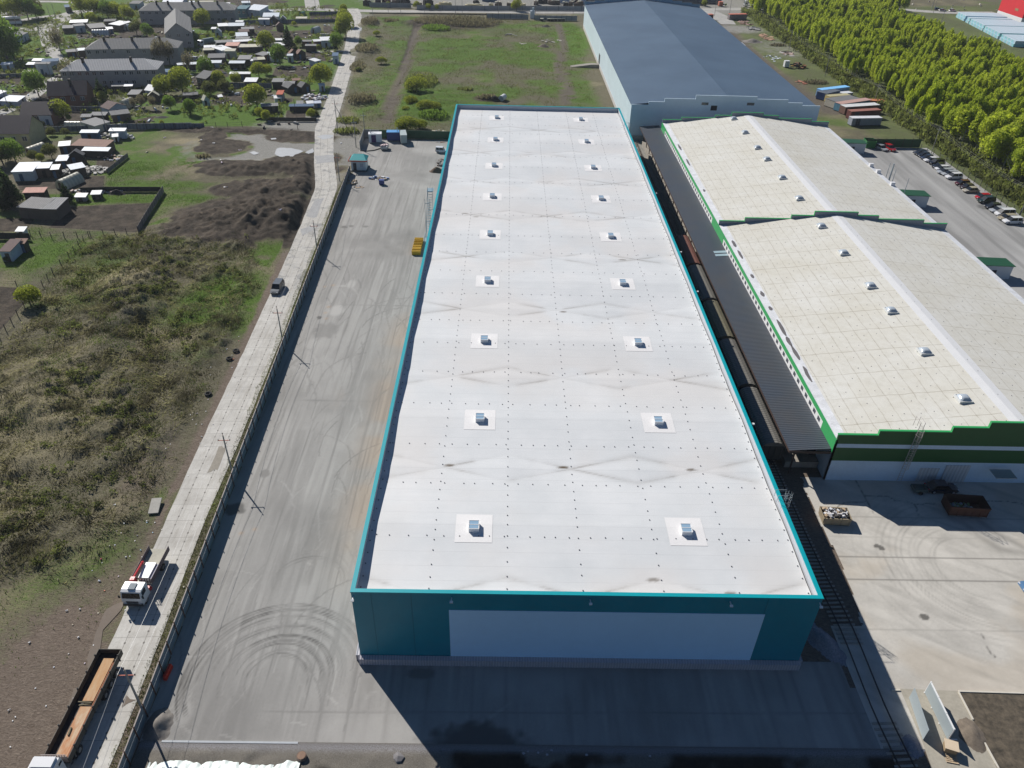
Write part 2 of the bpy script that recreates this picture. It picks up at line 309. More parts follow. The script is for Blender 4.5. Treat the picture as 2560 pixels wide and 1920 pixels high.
Z = np.where((GY > 430) | (GY < 20), 0, Z)
h = NM('ground_soil_grass'); p = h.pos(); A = h.sep(h.attr('ga')); Bc = h.sep(h.attr('gb'))
f1 = h.noise(p, .35, 6, .7); f2 = h.noise(p, 2.2, 5, .7, 1.5); f3 = h.noise(h.mapv(p, (1, 2.2, 1), (0, 0, .5)), 1.1, 6, .75, 2.0)
base = h.mix(h.ramp(f3, .35, .68), c3((.085, .075, .048)), c3((.225, .205, .14)))
base = h.mix(h.ma('MULTIPLY', Bc[0], h.ramp(f2, .3, .6)), base, c3((.36, .31, .19)))
grn = h.mix(h.ramp(f2, .3, .7), c3((.05, .095, .014)), c3((.125, .22, .03)))
gf = h.ramp(h.ma('ADD', A[0], h.ma('MULTIPLY', h.ma('SUBTRACT', f3, .5), 1.5)), .28, .8)
base = h.mix(gf, base, grn)
base = h.mix(h.ramp(f1, .5, .75, 0, .35), base, c3((.055, .06, .03)))
base = h.mix(Bc[2], base, h.mix(h.ramp(f3, .4, .65), c3((.09, .075, .06)), c3((.2, .175, .14))))
mudc = h.mix(h.ramp(f3, .3, .7), c3((.115, .088, .068)), c3((.26, .21, .168))); mudc = h.mix(h.ramp(h.sep(p)[1], 150, 200), mudc, h.mix(h.ramp(f3, .3, .7), c3((.16, .155, .14)), c3((.40, .385, .35))))
base = h.mix(h.ramp(h.ma('ADD', A[2], h.ma('MULTIPLY', h.ma('SUBTRACT', f1, .5), 1.2)), .3, .8), base, mudc)
soil = h.mix(h.ramp(f2, .3, .7), c3((.022, .019, .016)), c3((.085, .07, .055))); soil = h.mix(h.ramp(f1, .42, .68, 0, .7), soil, c3((.15, .12, .092)))
base = h.mix(h.ramp(h.ma('ADD', A[1], h.ma('MULTIPLY', h.ma('SUBTRACT', f2, .5), .5)), .3, .6), base, soil)
GM = h.out(base, .95, 0, h.ma('ADD', f2, h.ma('MULTIPLY', f3, 1.5)), .55, .28, spec=.1)
g_ = grid_obj('ground', xs, ys, Z, GM, {'ga': (green, dark, mud), 'gb': (np.maximum(dry, ell('i', 950, 480, 9, 5)+ell('j', 150, 250, 12, 12)*.6+ell('d', 130, 520, 7, 3)), fd, rut)})
g_.location.z = -.03
def zg(x, y):
    i = int(np.clip(np.searchsorted(xs, x), 1, len(xs)-1)); j = int(np.clip(np.searchsorted(ys, y), 1, len(ys)-1)); return float(Z[j, i])-.03
# ---- paved sheets with worn marks ----
def paved(name, base, warm=(.42, .33, .24), rough=.9, fine=2.5, stretch=(1, 1, 1)):
    h = NM(name); p = h.pos(); A = h.sep(h.attr('pa')); a1 = h.noise(h.mapv(p, stretch), .25, 6, .65); a2 = h.noise(p, fine, 4, .7); a3 = h.noise(p, 14, 2, .6)
    c = h.mix(h.ramp(a1, .3, .72), c3(base, .8), c3(base, 1.16)); c = h.mix(h.ramp(a2, .3, .7, 0, .3), c, c3(base, .68))
    c = h.mix(h.ramp(a3, .45, .7, 0, .22), c, c3(base, 1.5))
    c = h.mix(A[0], c, c3(base, 1.4)); c = h.mix(A[1], c, c3(warm)); c = h.mix(A[2], c, c3(base, .3))
    return h.out(c, rough, 0, a2, .25, .03, spec=.2)
def rings(X, Y, c, radii, w, a0, a1, soft=.5):
    d = np.hypot(X-c[0], Y-c[1]); a = np.arctan2(Y-c[1], X-c[0]); a = np.where(a < a0-.8, a+2*math.pi, a)
    m_ = ss(a0-soft, a0+soft*.3, a)*(1-ss(a1-soft*.3, a1+soft, a)); t = 0
    for r_, s_ in radii: t = np.maximum(t, s_*np.exp(-((d-r_-(vn(a*1.5+r_, a*0+r_)-.5)*.35)/w)**2))
    return t*m_*(.5+.7*fbm(X, Y, .6, 3))
# asphalt yard of the big warehouse
yx = np.concatenate([np.arange(-43.6, -15, .17), np.arange(-15, 46, .4)]); yy = np.concatenate([np.arange(41.3, 95, .2), np.arange(95, 236, .4)]); X, Y = np.meshgrid(yx, yy)
FL = lambda y: -35.75-(y-38.6)*.0432
keep = (X > FL(Y)-(Y > 204)*12) & ((X < -15) | (Y < 51.6)) & (X < np.where(Y < 48.5, 41.5, 38.9)) & (Y < 234.5)
st = fbm(X*1.1+(fbm(X, Y, .06, 3)-.5)*2, Y*.05, 1, 4); st2 = fbm(X*3.1+(fbm(X+50, Y, .05, 3)-.5)*3, Y*.1, 1, 3)
val = ss(.45, .8, st)*.34+ss(.55, .8, st2)*.3*fbm(X, Y, .15, 3)*1.6
def strokes(X, Y, arr, n, L, v, ang, sprd, win):
    for _ in range(n):
        x = rng.uniform(win[0], win[1]); y = rng.uniform(win[2], win[3]); a = ang+rng.gauss(0, sprd); l = rng.uniform(.2, 1)*L; k = rng.uniform(-.03, .03); vv = v*rng.uniform(.3, 1)
        for i in range(int(l/.12)):
            a += k*.12*4; x += math.cos(a)*.12; y += math.sin(a)*.12
            j = np.searchsorted(X[0], x); q = np.searchsorted(Y[:, 0], y)
            if 0 < j < X.shape[1] and 0 < q < X.shape[0]: arr[q, j] = max(arr[q, j], vv)
strokes(X, Y, val, 120, 9, .5, math.pi/2, .18, (-43, -15, 42, 150)); strokes(X, Y, val, 60, 5, .5, 0, 1.2, (-36, 10, 42, 80))
c1 = at('r', 400, 800); c2 = at('o', 665, 1260)
mk = rings(X, Y, c1, [(c, s) for c, s in zip((3.0, 3.3, 3.75, 4.6, 4.9, 5.1, 5.6, 5.9, 6.7, 7.0, 7.3, 8.2, 8.5, 9.2, 9.5, 9.9, 10.2), (.3, .6, .4, .7, .5, .4, .6, .8, .3, .6, .4, .3, .6, .7, .8, .5, .7))], .12, .1, 3.6)+rings(X, Y, c2, [(3.9, .5), (4.3, .7), (4.8, .35), (5.3, .3)], .14, .2, 3.3)+rings(X, Y, c1, [(c, s) for c, s in zip(np.arange(7.2, 11, .5), nr.rand(12)*.4+.1)], .15, 2.6, 4.6)
mk = np.clip(mk*(.55+.7*ss(.35, .65, fbm(X+31, Y, .35, 3))), 0, 1); mk = np.maximum(mk, ss(.5, .8, fbm(X*2.2+9, Y*.06, 1, 3))*.28); mk = np.maximum(mk, ss(.5, .75, fbm(X+70, Y, .07, 4))*.3)
strokes(X, Y, mk, 150, 12, .35, math.pi/2, .15, (-43, -15, 42, 140))
for x0 in (-20.2, -25, -29.6, -33.8): mk = np.maximum(mk, np.exp(-((X-x0-(vn(Y*.05, X*0)-.5)*.5)/.07)**2)*.4*(Y > 45))
for y0 in (44.6, 99, 130.5, 153.2, 178, 203): mk = np.maximum(mk, np.exp(-((Y-y0-(X+30)*.01)/.12)**2)*.3)
mk = np.maximum(mk, .35*(1-ss(.6, 1.1, np.hypot((X+24)/5, (Y-160)/9)))*fbm(X, Y, .3, 3)*1.6)
val = np.maximum(val, ss(.5, .68, fbm(X+200, Y, .1, 4))*.38)
bs = np.exp(-((X+18.2)/3.2)**2)*(.3+.6*ss(.35, .6, fbm(X, Y, .16, 3)))*.9*ss(135, 115, Y)*ss(56, 68, Y)
bs = np.maximum(bs, np.exp(-((X+24+ (Y-85)*.05)/2.0)**2)*ss(.48, .62, fbm(X+5, Y, .12, 3))*.35*ss(110, 95, Y)*ss(66, 74, Y))
for r, x, y, s_ in [('l', 1160, 722, .55), ('l', 1255, 706, .7), ('l', 1205, 955, .7), ('l', 1168, 1024, .6), ('l', 1180, 1090, .6), ('j', 2085, 1150, .5), ('j', 2200, 1118, .5), ('u', 0, 0, .1)]:
    c = at(r, x, y); d = np.hypot(X-c.x, Y-c.y); bs = np.maximum(bs, np.exp(-(d/s_/.6)**2)*.95)
for r, x, y, rx, ry, v in [('l', 1290, 1000, 1.6, 2.4, .8), ('l', 1465, 690, 1.0, 1.8, .7), ('l', 1350, 716, 1.2, .5, .6), ('l', 1000, 1380, 1.5, 2, .5), ('k', 1600, 1180, .8, 1.5, .6), ('p', 0, 0, 0.1, .1, 0)]:
    c = at(r, x, y); val = np.maximum(val, v*(1-ss(.6, 1.2, np.hypot((X-c.x)/rx, (Y-c.y)/ry)+.4*(fbm(X, Y, .9, 2)-.5))))
for r, x, y, rx, ry, v in [('l', 1170, 1230, 2.2, 3.0, .35), ('l', 1098, 1078, .5, .6, .8), ('l', 1385, 36, .8, .8, .6), ('l', 1465, 25, .6, .6, .6), ('l', 1635, 30, .8, .5, .5), ('o', 572, 1022, .7, 1.0, .45), ('j', 2030, 940, 1.5, 1.2, .8), ('r', 1520, 750, 1.5, .8, .5), ('r', 1930, 1270, 5, 2.2, .9)]:
    c = at(r, x, y); mk = np.maximum(mk, v*(1-ss(.7, 1.2, np.hypot((X-c.x)/rx, (Y-c.y)/ry)+.6*(fbm(X, Y, 1.1, 2)-.5))))
yd = grid_obj('yard_asphalt', yx, yy, np.zeros_like(X), paved('asphalt_yard', (.325, .313, .295), warm=(.40, .32, .25), stretch=(1, .2, 1)), {'pa': (val, bs, np.clip(mk, 0, 1))}, keep, zoff=.012)
# concrete yard beside it
yx = np.arange(39.0, 125, .25); yy = np.arange(30, 82.4, .22); X, Y = np.meshgrid(yx, yy)
_e = sorted([(at('p', a, b_).y, at('p', a, b_).x) for a, b_ in ((310, 60), (475, 440), (620, 720), (700, 900), (800, 1200), (850, 1300))])
edge = np.interp(Y, [q[0] for q in _e], [q[1] for q in _e])+(fbm(X*0, Y, .7, 3)-.5)*.9; edge = np.where(Y < _e[0][0]+.8, 39.0, edge)
keep = (X > edge) & (Y > 41.4) & ~((X > 57.2-(47.9-Y)*.15) & (Y < 48.0))
c3_ = at('p', 1800, 760)
mk = rings(X, Y, c3_, [(c, s) for c, s in ((5.0, .35), (5.5, .2), (6.8, .3), (7.3, .15), (9.1, .35), (9.6, .3), (10.4, .2), (11.3, .35), (7.9, .2), (12.1, .2), (14.0, .15), (15, .15))], .14, 1.9, 4.3, .6)
mk = np.maximum(mk, ss(.58, .8, fbm(X*.5+Y*.8, (Y*.5-X*.8)*.08, 1, 3))*.22)
for q in (('p', 900, 490), ('p', 900, 665), ('p', 900, 862), ('p', 1000, 1052), ('p', 1100, 1298), ('n', 1300, 1560)):
    y0 = at(*q).y; mk = np.maximum(mk, np.exp(-((Y-y0)/.06)**2)*.75)
for pl in ([('n', 1310, 1240), ('n', 1390, 1400), ('n', 1460, 1530)], [('n', 1130, 1500), ('n', 1200, 1445), ('n', 1390, 1430)], [('n', 1390, 1380), ('n', 1600, 1390), ('n', 1660, 1430), ('n', 1760, 1430), ('n', 1820, 1460), ('n', 1860, 1570)], [('n', 1820, 1455), ('n', 1990, 1450)], [('p', 1840, 1330), ('p', 1890, 1450), ('p', 1960, 1530)], [('p', 1880, 180), ('p', 2100, 190), ('p', 2300, 230)]):
    mk = np.maximum(mk, np.exp(-(ldist(X+(vn(X*2, Y*2)-.5)*.3, Y+(vn(X*2+9, Y*2)-.5)*.3, [tuple(at(*q)[:2]) for q in pl])/.09)**2)*.85)
for r, x, y, rx, ry in [('p', 945, 572, .55, .35), ('p', 980, 590, .5, .4), ('p', 1350, 1183, .6, .5)]:
    c = at(r, x, y); mk = np.maximum(mk, 1-ss(.8, 1.1, np.hypot((X-c.x)/rx, (Y-c.y)/ry)))
ste = np.maximum(np.exp(-(ldist(X, Y, w2('p', (1560, 320), (1700, 370), (1830, 490), (2000, 600), (2212, 630)))/.7)**2), np.exp(-(ldist(X, Y, w2('p', (1780, 320), (1960, 450), (2212, 590)))/.6)**2)); mk = np.maximum(mk, ste*.42)
val = ss(.5, .72, fbm(X*.3+Y*.5, (Y*.3-X*.5)*.3, 1, 4))*.3
gx = grid_obj('concrete_yard', yx, yy, np.zeros_like(X), paved('concrete_old', (.50, .475, .43), warm=(.46, .38, .28)), {'pa': (val, ss(.5, .72, fbm(X, Y, .12, 4))*.35, np.clip(mk, 0, 1))}, keep, zoff=.016)
# car park behind
yx = np.arange(97, 133.5, .6); yy = np.arange(82, 237.5, .8); X, Y = np.meshgrid(yx, yy)
mk = np.maximum(ss(.5, .75, fbm(X*.35, Y*.03, 1, 3))*.4, rings(X, Y, (112, 125), [(4, .6), (5, .5), (6.2, .5)], .3, .5, 3.5)); mk = np.maximum(mk, ell('h', 1750, 820, 1, 1)[0, 0]*0+.8*(1-ss(.7, 1.2, np.hypot((X-at('h', 1745, 822).x)/1.6, (Y-at('h', 1745, 822).y)/2))))
grid_obj('car_park', yx, yy, np.zeros_like(X), paved('car_park_asphalt', (.34, .335, .325), stretch=(1, .1, 1)), {'pa': (ss(.5, .75, fbm(X*.5+9, Y*.04, 1, 3))*.4, X*0, np.clip(mk, 0, 1))}, (X < 132.8), zoff=.014)
# dark verge soil beyond the concrete yard
h = NM('road_slabs'); uv = h.tc('UV'); q = h.sep(uv); p = h.pos()
jv = h.ma('ABSOLUTE', h.ma('SUBTRACT', h.ma('FRACT', h.ma('MULTIPLY', q[1], 1/3.05)), .5)); jt = h.ramp(jv, .482, .495)
ju = h.ma('ABSOLUTE', h.ma('SUBTRACT', h.ma('FRACT', h.ma('MULTIPLY', h.ma('ADD', q[0], 20.0), 1/2.1)), .5)); jl = h.ramp(ju, .475, .49)
a1 = h.noise(p, .3, 6, .7); a2 = h.noise(p, 3, 4, .7); a3 = h.noise(h.mapv(p, (1.5, .15, 1)), 1.2, 4, .7)
cel = h.n('TexWhiteNoise'); cel.noise_dimensions = '2D'; cv = h.n('CombineXYZ'); h.put(cv.inputs[0], h.ma('FLOOR', h.ma('MULTIPLY', h.ma('ADD', q[0], 20.0), 1/2.1))); h.put(cv.inputs[1], h.ma('FLOOR', h.ma('MULTIPLY', q[1], 1/3.05))); h.put(cel.inputs['Vector'], cv.outputs[0])
c = h.mix(h.ramp(a1, .3, .7), c3((.44, .42, .385)), c3((.64, .62, .575))); c = h.mix(h.ramp(cel.outputs[0], 0, 1, 0, .22), c, c3((.3, .28, .25)))
c = h.mix(h.ramp(a3, .5, .7, 0, .45), c, c3((.28, .25, .21))); c = h.mix(h.ramp(a2, .5, .8, 0, .3), c, c3((.25, .23, .2)))
far = h.ramp(h.sep(p)[1], 128, 140); c = h.mix(h.ma('MULTIPLY', far, h.ramp(a1, .5, .62, 0, .75)), c, c3((.2, .2, .2)))
dv = h.ma('COMPARE', h.ma('FRACT', h.ma('MULTIPLY', q[1], 1/1.525)), .5, .085); du = h.ma('COMPARE', h.ma('FRACT', h.ma('MULTIPLY', h.ma('ADD', q[0], 21.05), 1/2.1)), .5, .05)
dots = h.ma('MULTIPLY', dv, du)
c = h.mix(h.ma('MULTIPLY', h.ma('MAXIMUM', h.ma('MAXIMUM', h.ma('MULTIPLY', jt, .45), h.ma('MULTIPLY', jl, .55)), h.ma('MULTIPLY', dots, .8)), h.ramp(a1, .2, .5, .3, 1)), c, c3((.1, .09, .08)))
SLAB = h.out(c, .9, spec=.2)
ribbon('road', roadL, roadW, SLAB, .022, 2.0, .25)
h = NM('dusty_road'); p = h.pos(); a1 = h.noise(p, .2, 6, .7); a2 = h.noise(p, 1.5, 4, .7)
ROAD = h.out(h.mix(h.ramp(h.ma('ADD', h.ma('MULTIPLY', a1, .6), h.ma('MULTIPLY', a2, .4)), .3, .7), c3((.27, .26, .24)), c3((.5, .485, .455))), .9, spec=.2)
zr = lambda r, *p: [at(r, a, b)[:2] for a, b in p]
ribbon('road', zr('b', (690, 200), (900, 190), (975, 150), (1050, 112))+zr('b', (1540, 105), (1900, 118))+zr('z', (600, 195), (2212, 200))+zr('A', (1000, 210), (2000, 212))+zr('C', (200, 165), (1200, 150), (1900, 150)), 7.5, ROAD, .018, 8)
ribbon('road', zr('b', (1540, -160), (1560, 0), (1580, 110)), 8, ROAD, .03, 8)
ribbon('road', zr('C', (300, 170), (560, 290), (700, 420)), [9, 11, 8], ROAD, .026, 6)
ribbon('road', zr('a', (-150, 300), (120, 340), (480, 350), (700, 230), (850, 130), (1400, 100), (1640, 80), (1800, -20)), [6, 6, 9, 9, 9, 6, 6, 6], ROAD, .02, 6, .5)
ribbon('road', zr('a', (720, 170), (450, 190), (180, 250), (-100, 300)), 5, ROAD, .024, 6)
ribbon('road', zr('a', (560, 330), (570, 480), (610, 620), (760, 720)), [9, 7, 5, 4], ROAD, .028, 5, .4)
ribbon('road', zr('a', (760, 850), (600, 920), (420, 1080), (200, 1230), (-100, 1350), (-300, 1420)), 5, ROAD, .02, 5, .4)
ribbon('path', zr('b', (-80, 620), (100, 640), (300, 640), (480, 690)), 4.5, ROAD, .02, 5, .5)
ribbon('path', zr('b', (690, 195), (900, 210), (1000, 180)), 4, ROAD, .03, 5, .5)
ribbon('path', zr('b', (1560, 600), (1750, 590), (1950, 590)), 3, ROAD, .03, 5, .5)
ribbon('road', zr('B', (-900, 130), (200, 190), (500, 225), (1000, 235), (1700, 240)), 9, ROAD, .02, 8)
ribbon('path', zr('a', (-200, 330), (200, 20), (450, 10), (900, 30)), 5, ROAD, .016, 6)
# puddles
h = NM('muddy_water'); PUD = h.out(h.mix(h.noise(h.pos(), 1.5, 3), c3((.16, .13, .105)), c3((.2, .165, .135))), .75, spec=.1)
h = NM('standing_water'); WAT = h.out(h.mix(h.noise(h.pos(), .4, 3), c3((.34, .35, .36)), c3((.46, .47, .48))), .5, spec=.3)
def puddle(pts, mat=PUD, z=.034, label=None, name='puddle'):
    c = sum((Vector(p) for p in pts), Vector((0, 0)))/len(pts); P = []
    for i in range(len(pts)):
        a = Vector(pts[i]); b = Vector(pts[(i+1) % len(pts)])
        for t in (0, .33, .66): q = a.lerp(b, t); P.append(q+(q-c)*(rng.random()-.5)*.22)
    b = MB(); b.add([(p.x, p.y, z) for p in P], [tuple(range(len(P)))]); o = b.build(name, mat); o['kind'] = 'structure'; return o
puddle(w2('k', (920, 290), (1070, 230), (1050, 290), (890, 470), (860, 680), (760, 800), (750, 720), (820, 500)))
puddle(w2('k', (640, 970), (720, 960), (640, 1140), (580, 1150)))
puddle(w2('w', (1200, 650), (1250, 710), (1330, 720), (1230, 760), (1135, 825), (1160, 720)), z=.04)
puddle(w2('d', (1130, 650), (1190, 595), (1330, 600), (1480, 640), (1340, 700), (1190, 705)), WAT, .09)
puddle(w2('d', (840, 650), (900, 640), (970, 660), (900, 680)), WAT, .08)
puddle(w2('d', (1090, 490), (1150, 485), (1160, 500), (1100, 505)), WAT, .08)
puddle(w2('d', (1310, 485), (1360, 480), (1330, 498)), WAT, .08)
puddle(w2('d', (1490, 650), (1580, 600), (1590, 650), (1520, 670)), WAT, .08)
puddle(w2('d', (940, 740), (1010, 740), (1110, 790), (1000, 815)), WAT, .06)
puddle(w2('d', (1120, 780), (1240, 750), (1250, 765), (1150, 790)), WAT, .07)
puddle(w2('d', (1610, 470), (1700, 445), (1820, 450), (1780, 490), (1690, 500)), WAT, .05)
puddle(w2('d', (1600, 690), (1820, 680), (1820, 760), (1620, 780)), simple('patched_asphalt', (.3, .3, .3), .8), .034, name='road_patch')
puddle(w2('d', (1600, 1190), (1700, 1180), (1620, 1400), (1500, 1380)), simple('patched_asphalt', (.3, .3, .3), .8), .034, name='road_patch')
puddle(w2('l', (880, 60), (1010, 20), (1040, 60), (900, 140)), simple('patched_asphalt', (.3, .3, .3), .8), .034, name='road_patch')
puddle(w2('b', (2095, 325), (2140, 320), (2135, 355), (2095, 350)), WAT, .04)
puddle(w2('j', (1890, 405), (1960, 410), (1880, 600), (1800, 620)), simple('oily_patch', (.24, .215, .175), .8), .034, name='road_patch')
puddle(w2('C', (905, 725), (940, 735), (1000, 790), (985, 810)), WAT, .04)
# ================= BIG BUILDINGS =================
def aty(r, x, y, Yw):
    ox, oy, k = K[r]; px = ox+x*k; py = oy+y*k; d = (px-1280)/CF*_r-(py-960)/CF*_u+_f; t = Yw/d[1]; return Vector((d[0]*t, Yw, CH+d[2]*t))
def atx(r, x, y, Xw):
    ox, oy, k = K[r]; px = ox+x*k; py = oy+y*k; d = (px-1280)/CF*_r-(py-960)/CF*_u+_f; t = Xw/d[0]; return Vector((Xw, d[1]*t, CH+d[2]*t))
def pb(b, name, mats, t, **kw): return b.build(name, mats, t, loc=(-t.location.x, -t.location.y, 0), **kw)
TEAL = simple('teal_panel', (.006, .21, .29), .45, .12, .08); TEALC = simple('turquoise_trim', (.0, .33, .38), .4, .06)
WHITEP = simple('white_panel', (.62, .64, .65), .5, .06, .2); GREYP = simple('grey_panel', (.33, .35, .37), .6, .1, .3); PLIN = simple('plinth_sheet', (.45, .43, .47), .6, .1, .4, wave=(0, .3))
X0, X1, Y0, Y1, HT = -15.1, 33.5, 50.9, 231.6, 11.67
wh = thing('warehouse', 'huge new warehouse with a white membrane roof, turquoise rim and dark teal front wall', 'warehouse', ((X0+X1)/2, (Y0+Y1)/2, 0))
b = MB(); b.bb(X0, X1, Y0, Y0+.3, 0, HT-.05); pb(b, 'front_wall', TEAL, wh)
b = MB(); b.bb(X0, X0+.3, Y0+.3, Y1-.3, 0, HT-.05); b.bb(X1-.3, X1, Y0+.3, Y1-.3, 0, HT-.05); b.bb(X0, X1, Y1-.3, Y1, 0, HT-.05); pb(b, 'side_wall', TEAL, wh)
b = MB()
for a in ((X0-.06, X1+.06, Y0-.06, Y0+.4), (X0-.06, X1+.06, Y1-.4, Y1+.06), (X0-.06, X0+.4, Y0+.4, Y1-.4), (X1-.4, X1+.06, Y0+.4, Y1-.4)): b.bb(*a, HT-.12, HT)
pb(b, 'parapet_cap', TEALC, wh)
b = MB()
for a in ((X0+.3, X1-.3, Y0+.3, Y0+.36), (X0+.3, X1-.3, Y1-.36, Y1-.3), (X0+.3, X0+.36, Y0+.36, Y1-.36), (X1-.36, X1-.3, Y0+.36, Y1-.36)): b.bb(*a, 10.0, HT-.13)
pb(b, 'parapet_lining', simple('lining_sheet', (.5, .52, .55), .6, .05), wh)
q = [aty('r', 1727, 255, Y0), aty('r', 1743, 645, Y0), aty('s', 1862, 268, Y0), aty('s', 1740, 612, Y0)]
b = MB(); b.bb((q[0].x+q[1].x)/2, (q[2].x+q[3].x)/2, Y0-.05, Y0-.003, 1.0, (q[0].z+q[2].z)/2); pb(b, 'blank_panel', simple('white_board_shade_blue', (.5, .74, .98), .5, .04, .15), wh)  # white board; the blue of its sky-lit shade is put into the colour
for k in (0, 1, 10): b = MB(); b.bb(X0+2+k*4.1, X0+2.03+k*4.1, Y0-.03, Y0-.0025, 1.12, HT-.15); pb(b, 'panel_joint', simple('joint_line', (.01, .15, .2), .6), wh)
b = MB(); b.bb(X0-.12, X1+.12, Y0-.55, Y0-.002, 0, .95); b.slab([(X0-.12, Y0-.55, 1.0), (X1+.12, Y0-.55, 1.0), (X1+.12, Y0-.06, 1.12), (X0-.12, Y0-.06, 1.12)], .05); b.bb(X1+.002, X1+.5, Y0, Y1, 0, 1); b.bb(X0-.5, X0-.002, Y0, Y1, 0, 1); pb(b, 'plinth', PLIN, wh)
# roof with shallow valleys and crickets
rx = np.arange(X0+.36, X1-.3, .3); ry = np.arange(Y0+.36, Y1-.3, .22); X, Y = np.meshgrid(rx, ry)
VY = 51.5+20.05*np.arange(0, 10); nearest = VY[np.argmin(np.abs(Y[..., None]-VY), -1)]; dy = np.abs(Y-nearest)
DX = np.array([-7.1, 8.8, 25.2]); ddx = np.min(np.abs(X[..., None]-DX), -1)/8.1
s_ = .03; cr = 2*s_*2.5*ddx; Zr = 10.45+np.maximum(s_*dy, cr-s_*dy)
vl = np.abs(dy-2.5*ddx)
brk = ss(.42, .62, fbm(X, Y, .22, 3)); stain = np.exp(-(vl/.16)**2)*(.12+.5*brk)*(.4+.6*ss(1, .1, ddx))*(.4+.6*fbm(X*.7, Y*3, 1, 3)*1.3)
stain = np.maximum(stain, np.exp(-(vl/.5)**2)*.16*brk)
for r, x, y, a in [('o', 972, 1003, 1), ('o', 1217, 1008, 1), ('o', 1494, 1013, .9), ('o', 1577, 1280, .8), ('o', 1412, 1252, .7), ('o', 1216, 672, .8), ('m', 460, 665, .7), ('t', 820, 850, .7), ('t', 900, 875, .7), ('t', 1400, 630, .3)]:
    c = at(r, x, y, 10.6); stain = np.maximum(stain, a*(1-ss(.5, 1.2, np.hypot((X-c.x)/.75, (Y-c.y)/.28)+.5*(fbm(X, Y, 2, 2)-.5))))
warm = ss(.4, .65, fbm(X, Y, .08, 4))*1.0*(.4+.6*ss(10, 2, dy))
h = NM('white_membrane'); p = h.pos(); A = h.sep(h.attr('pa')); pq = h.sep(p)
a1 = h.noise(p, .12, 5, .6); a2 = h.noise(h.mapv(p, (.4, 2.5, 1)), .8, 4, .6)
ln = h.ramp(h.ma('ABSOLUTE', h.ma('SUBTRACT', h.ma('FRACT', h.ma('MULTIPLY', pq[1], 1/1.98)), .5)), .475, .495)
c = h.mix(h.ramp(a1, .3, .7), c3((.60, .615, .62)), c3((.70, .705, .705))); c = h.mix(h.ramp(a2, .35, .75, 0, .3), c, c3((.57, .585, .595)))
c = h.mix(h.ma('MULTIPLY', ln, .2), c, c3((.3, .3, .3))); c = h.mix(h.ma('MULTIPLY', A[1], .35), c, c3((.66, .6, .55))); c = h.mix(A[0], c, c3((.13, .10, .07)))
MEM = h.out(c, .55, spec=.3)
ro = grid_obj('roof', rx, ry, Zr, MEM, {'pa': (np.clip(stain, 0, 1), warm, X*0)}, None, wh); ro.location = (-wh.location.x, -wh.location.y, 0)
def zroof(x, y):
    d = min(abs(y-v) for v in VY); k = min(abs(x-v) for v in DX)/8.1; return 10.45+max(s_*d, 2*s_*2.5*k-s_*d)
b = MB(); dots = []
rows = [59.7, 68.5, 75.9, 84.6, 92.7, 100.4, 107.6, 116.7, 125.4, 133.6, 140.8, 151.6, 161.0, 171.0, 181.0, 189.5, 199.9, 207.8, 216, 224]
for y in rows:
    x = X0+1.2
    while x < X1-.8: dots.append((x+rng.uniform(-.2, .2), y+rng.uniform(-.05, .05))); x += rng.choice((1.5, 1.8, 2.1))
for x in (X0+.7, -7.3, .9, 8.9, 17.4, 25.4, X1-.8):
    y = Y0+1.5
    while y < Y1-1: dots.append((x, y)); y += rng.choice((1.5, 1.7, 2.0))
for x, y in dots:
    z = zroof(x, y); b.tube((x, y, z-.02), (x, y, z+.07), .07 if y < 120 else .065, 6)
tag(pb(b, 'roof_anchor', simple('anchor_plastic', (.06, .06, .08), .6), wh), kind='stuff')
GLB = NM('rooflight_glass').out((.28, .42, .55, 1), .15, spec=.6); PATCH = simple('rooflight_mat', (.75, .735, .725), .6, .05, 3); CURB = simple('rooflight_curb', (.7, .72, .74), .5, .04)
for j in range(9):
    for x in (-2.9, 21.3):
        y = 60.9+20.1*j; z = zroof(x, y)
        b = MB(); b.box(0, 0, 0, 1.15, 1.35, .55); s = b.build('skylight', CURB, wh, (x-wh.location.x, y-wh.location.y, z)); KIDS[s.name] = []
        b = MB(); b.box(0, -.3, .55, .98, .52, .03, 0, 0); b.box(0, .3, .55, .98, .52, .03); b.build('pane', GLB, s)
        b = MB(); b.box(0, 0, .55, 1.2, .07, .06); b.box(0, .65, .55, 1.2, .07, .06); b.box(0, -.65, .55, 1.2, .07, .06); b.box(.58, 0, .55, .06, 1.24, .055); b.box(-.58, 0, .55, .06, 1.24, .055); b.build('frame', simple('white_frame', (.8, .8, .8), .4, .03), s)
        b = MB(); q_ = [(-2.1, yv, zroof(x, y+yv)-z+.035) for yv in (-2.15, -.8, .0, .6, 1.4, 2.15)]; b.add(q_+[(2.1, p_[1], p_[2]) for p_ in q_], [(i, i+6, i+7, i+1) for i in range(5)]); o = b.build('walkway_mat', PATCH, s); o.location.z = -.01
LAMP = simple('floodlight_white', (.75, .75, .75), .4, .05)
for x in (-14.9, -4.8, 9.5, 24.0, 33.3):
    b = MB(); b.box(0, -.25, 0, .12, .5, .06); b.box(0, -.55, -.08, .32, .22, .16, 0, .4); b.build('floodlight', LAMP, wh, (x-wh.location.x, Y0-wh.location.y, HT-.75))
for y in (80.5, 118, 134, 164.5, 196): b = MB(); b.box(.25, 0, 0, .5, .1, .06); b.box(.6, 0, -.08, .3, .34, .14); b.build('floodlight', LAMP, wh, (X1-wh.location.x, y-wh.location.y, HT-.5))
GALV = simple('galvanised_steel', (.42, .46, .48), .4, .1, metal=.4)
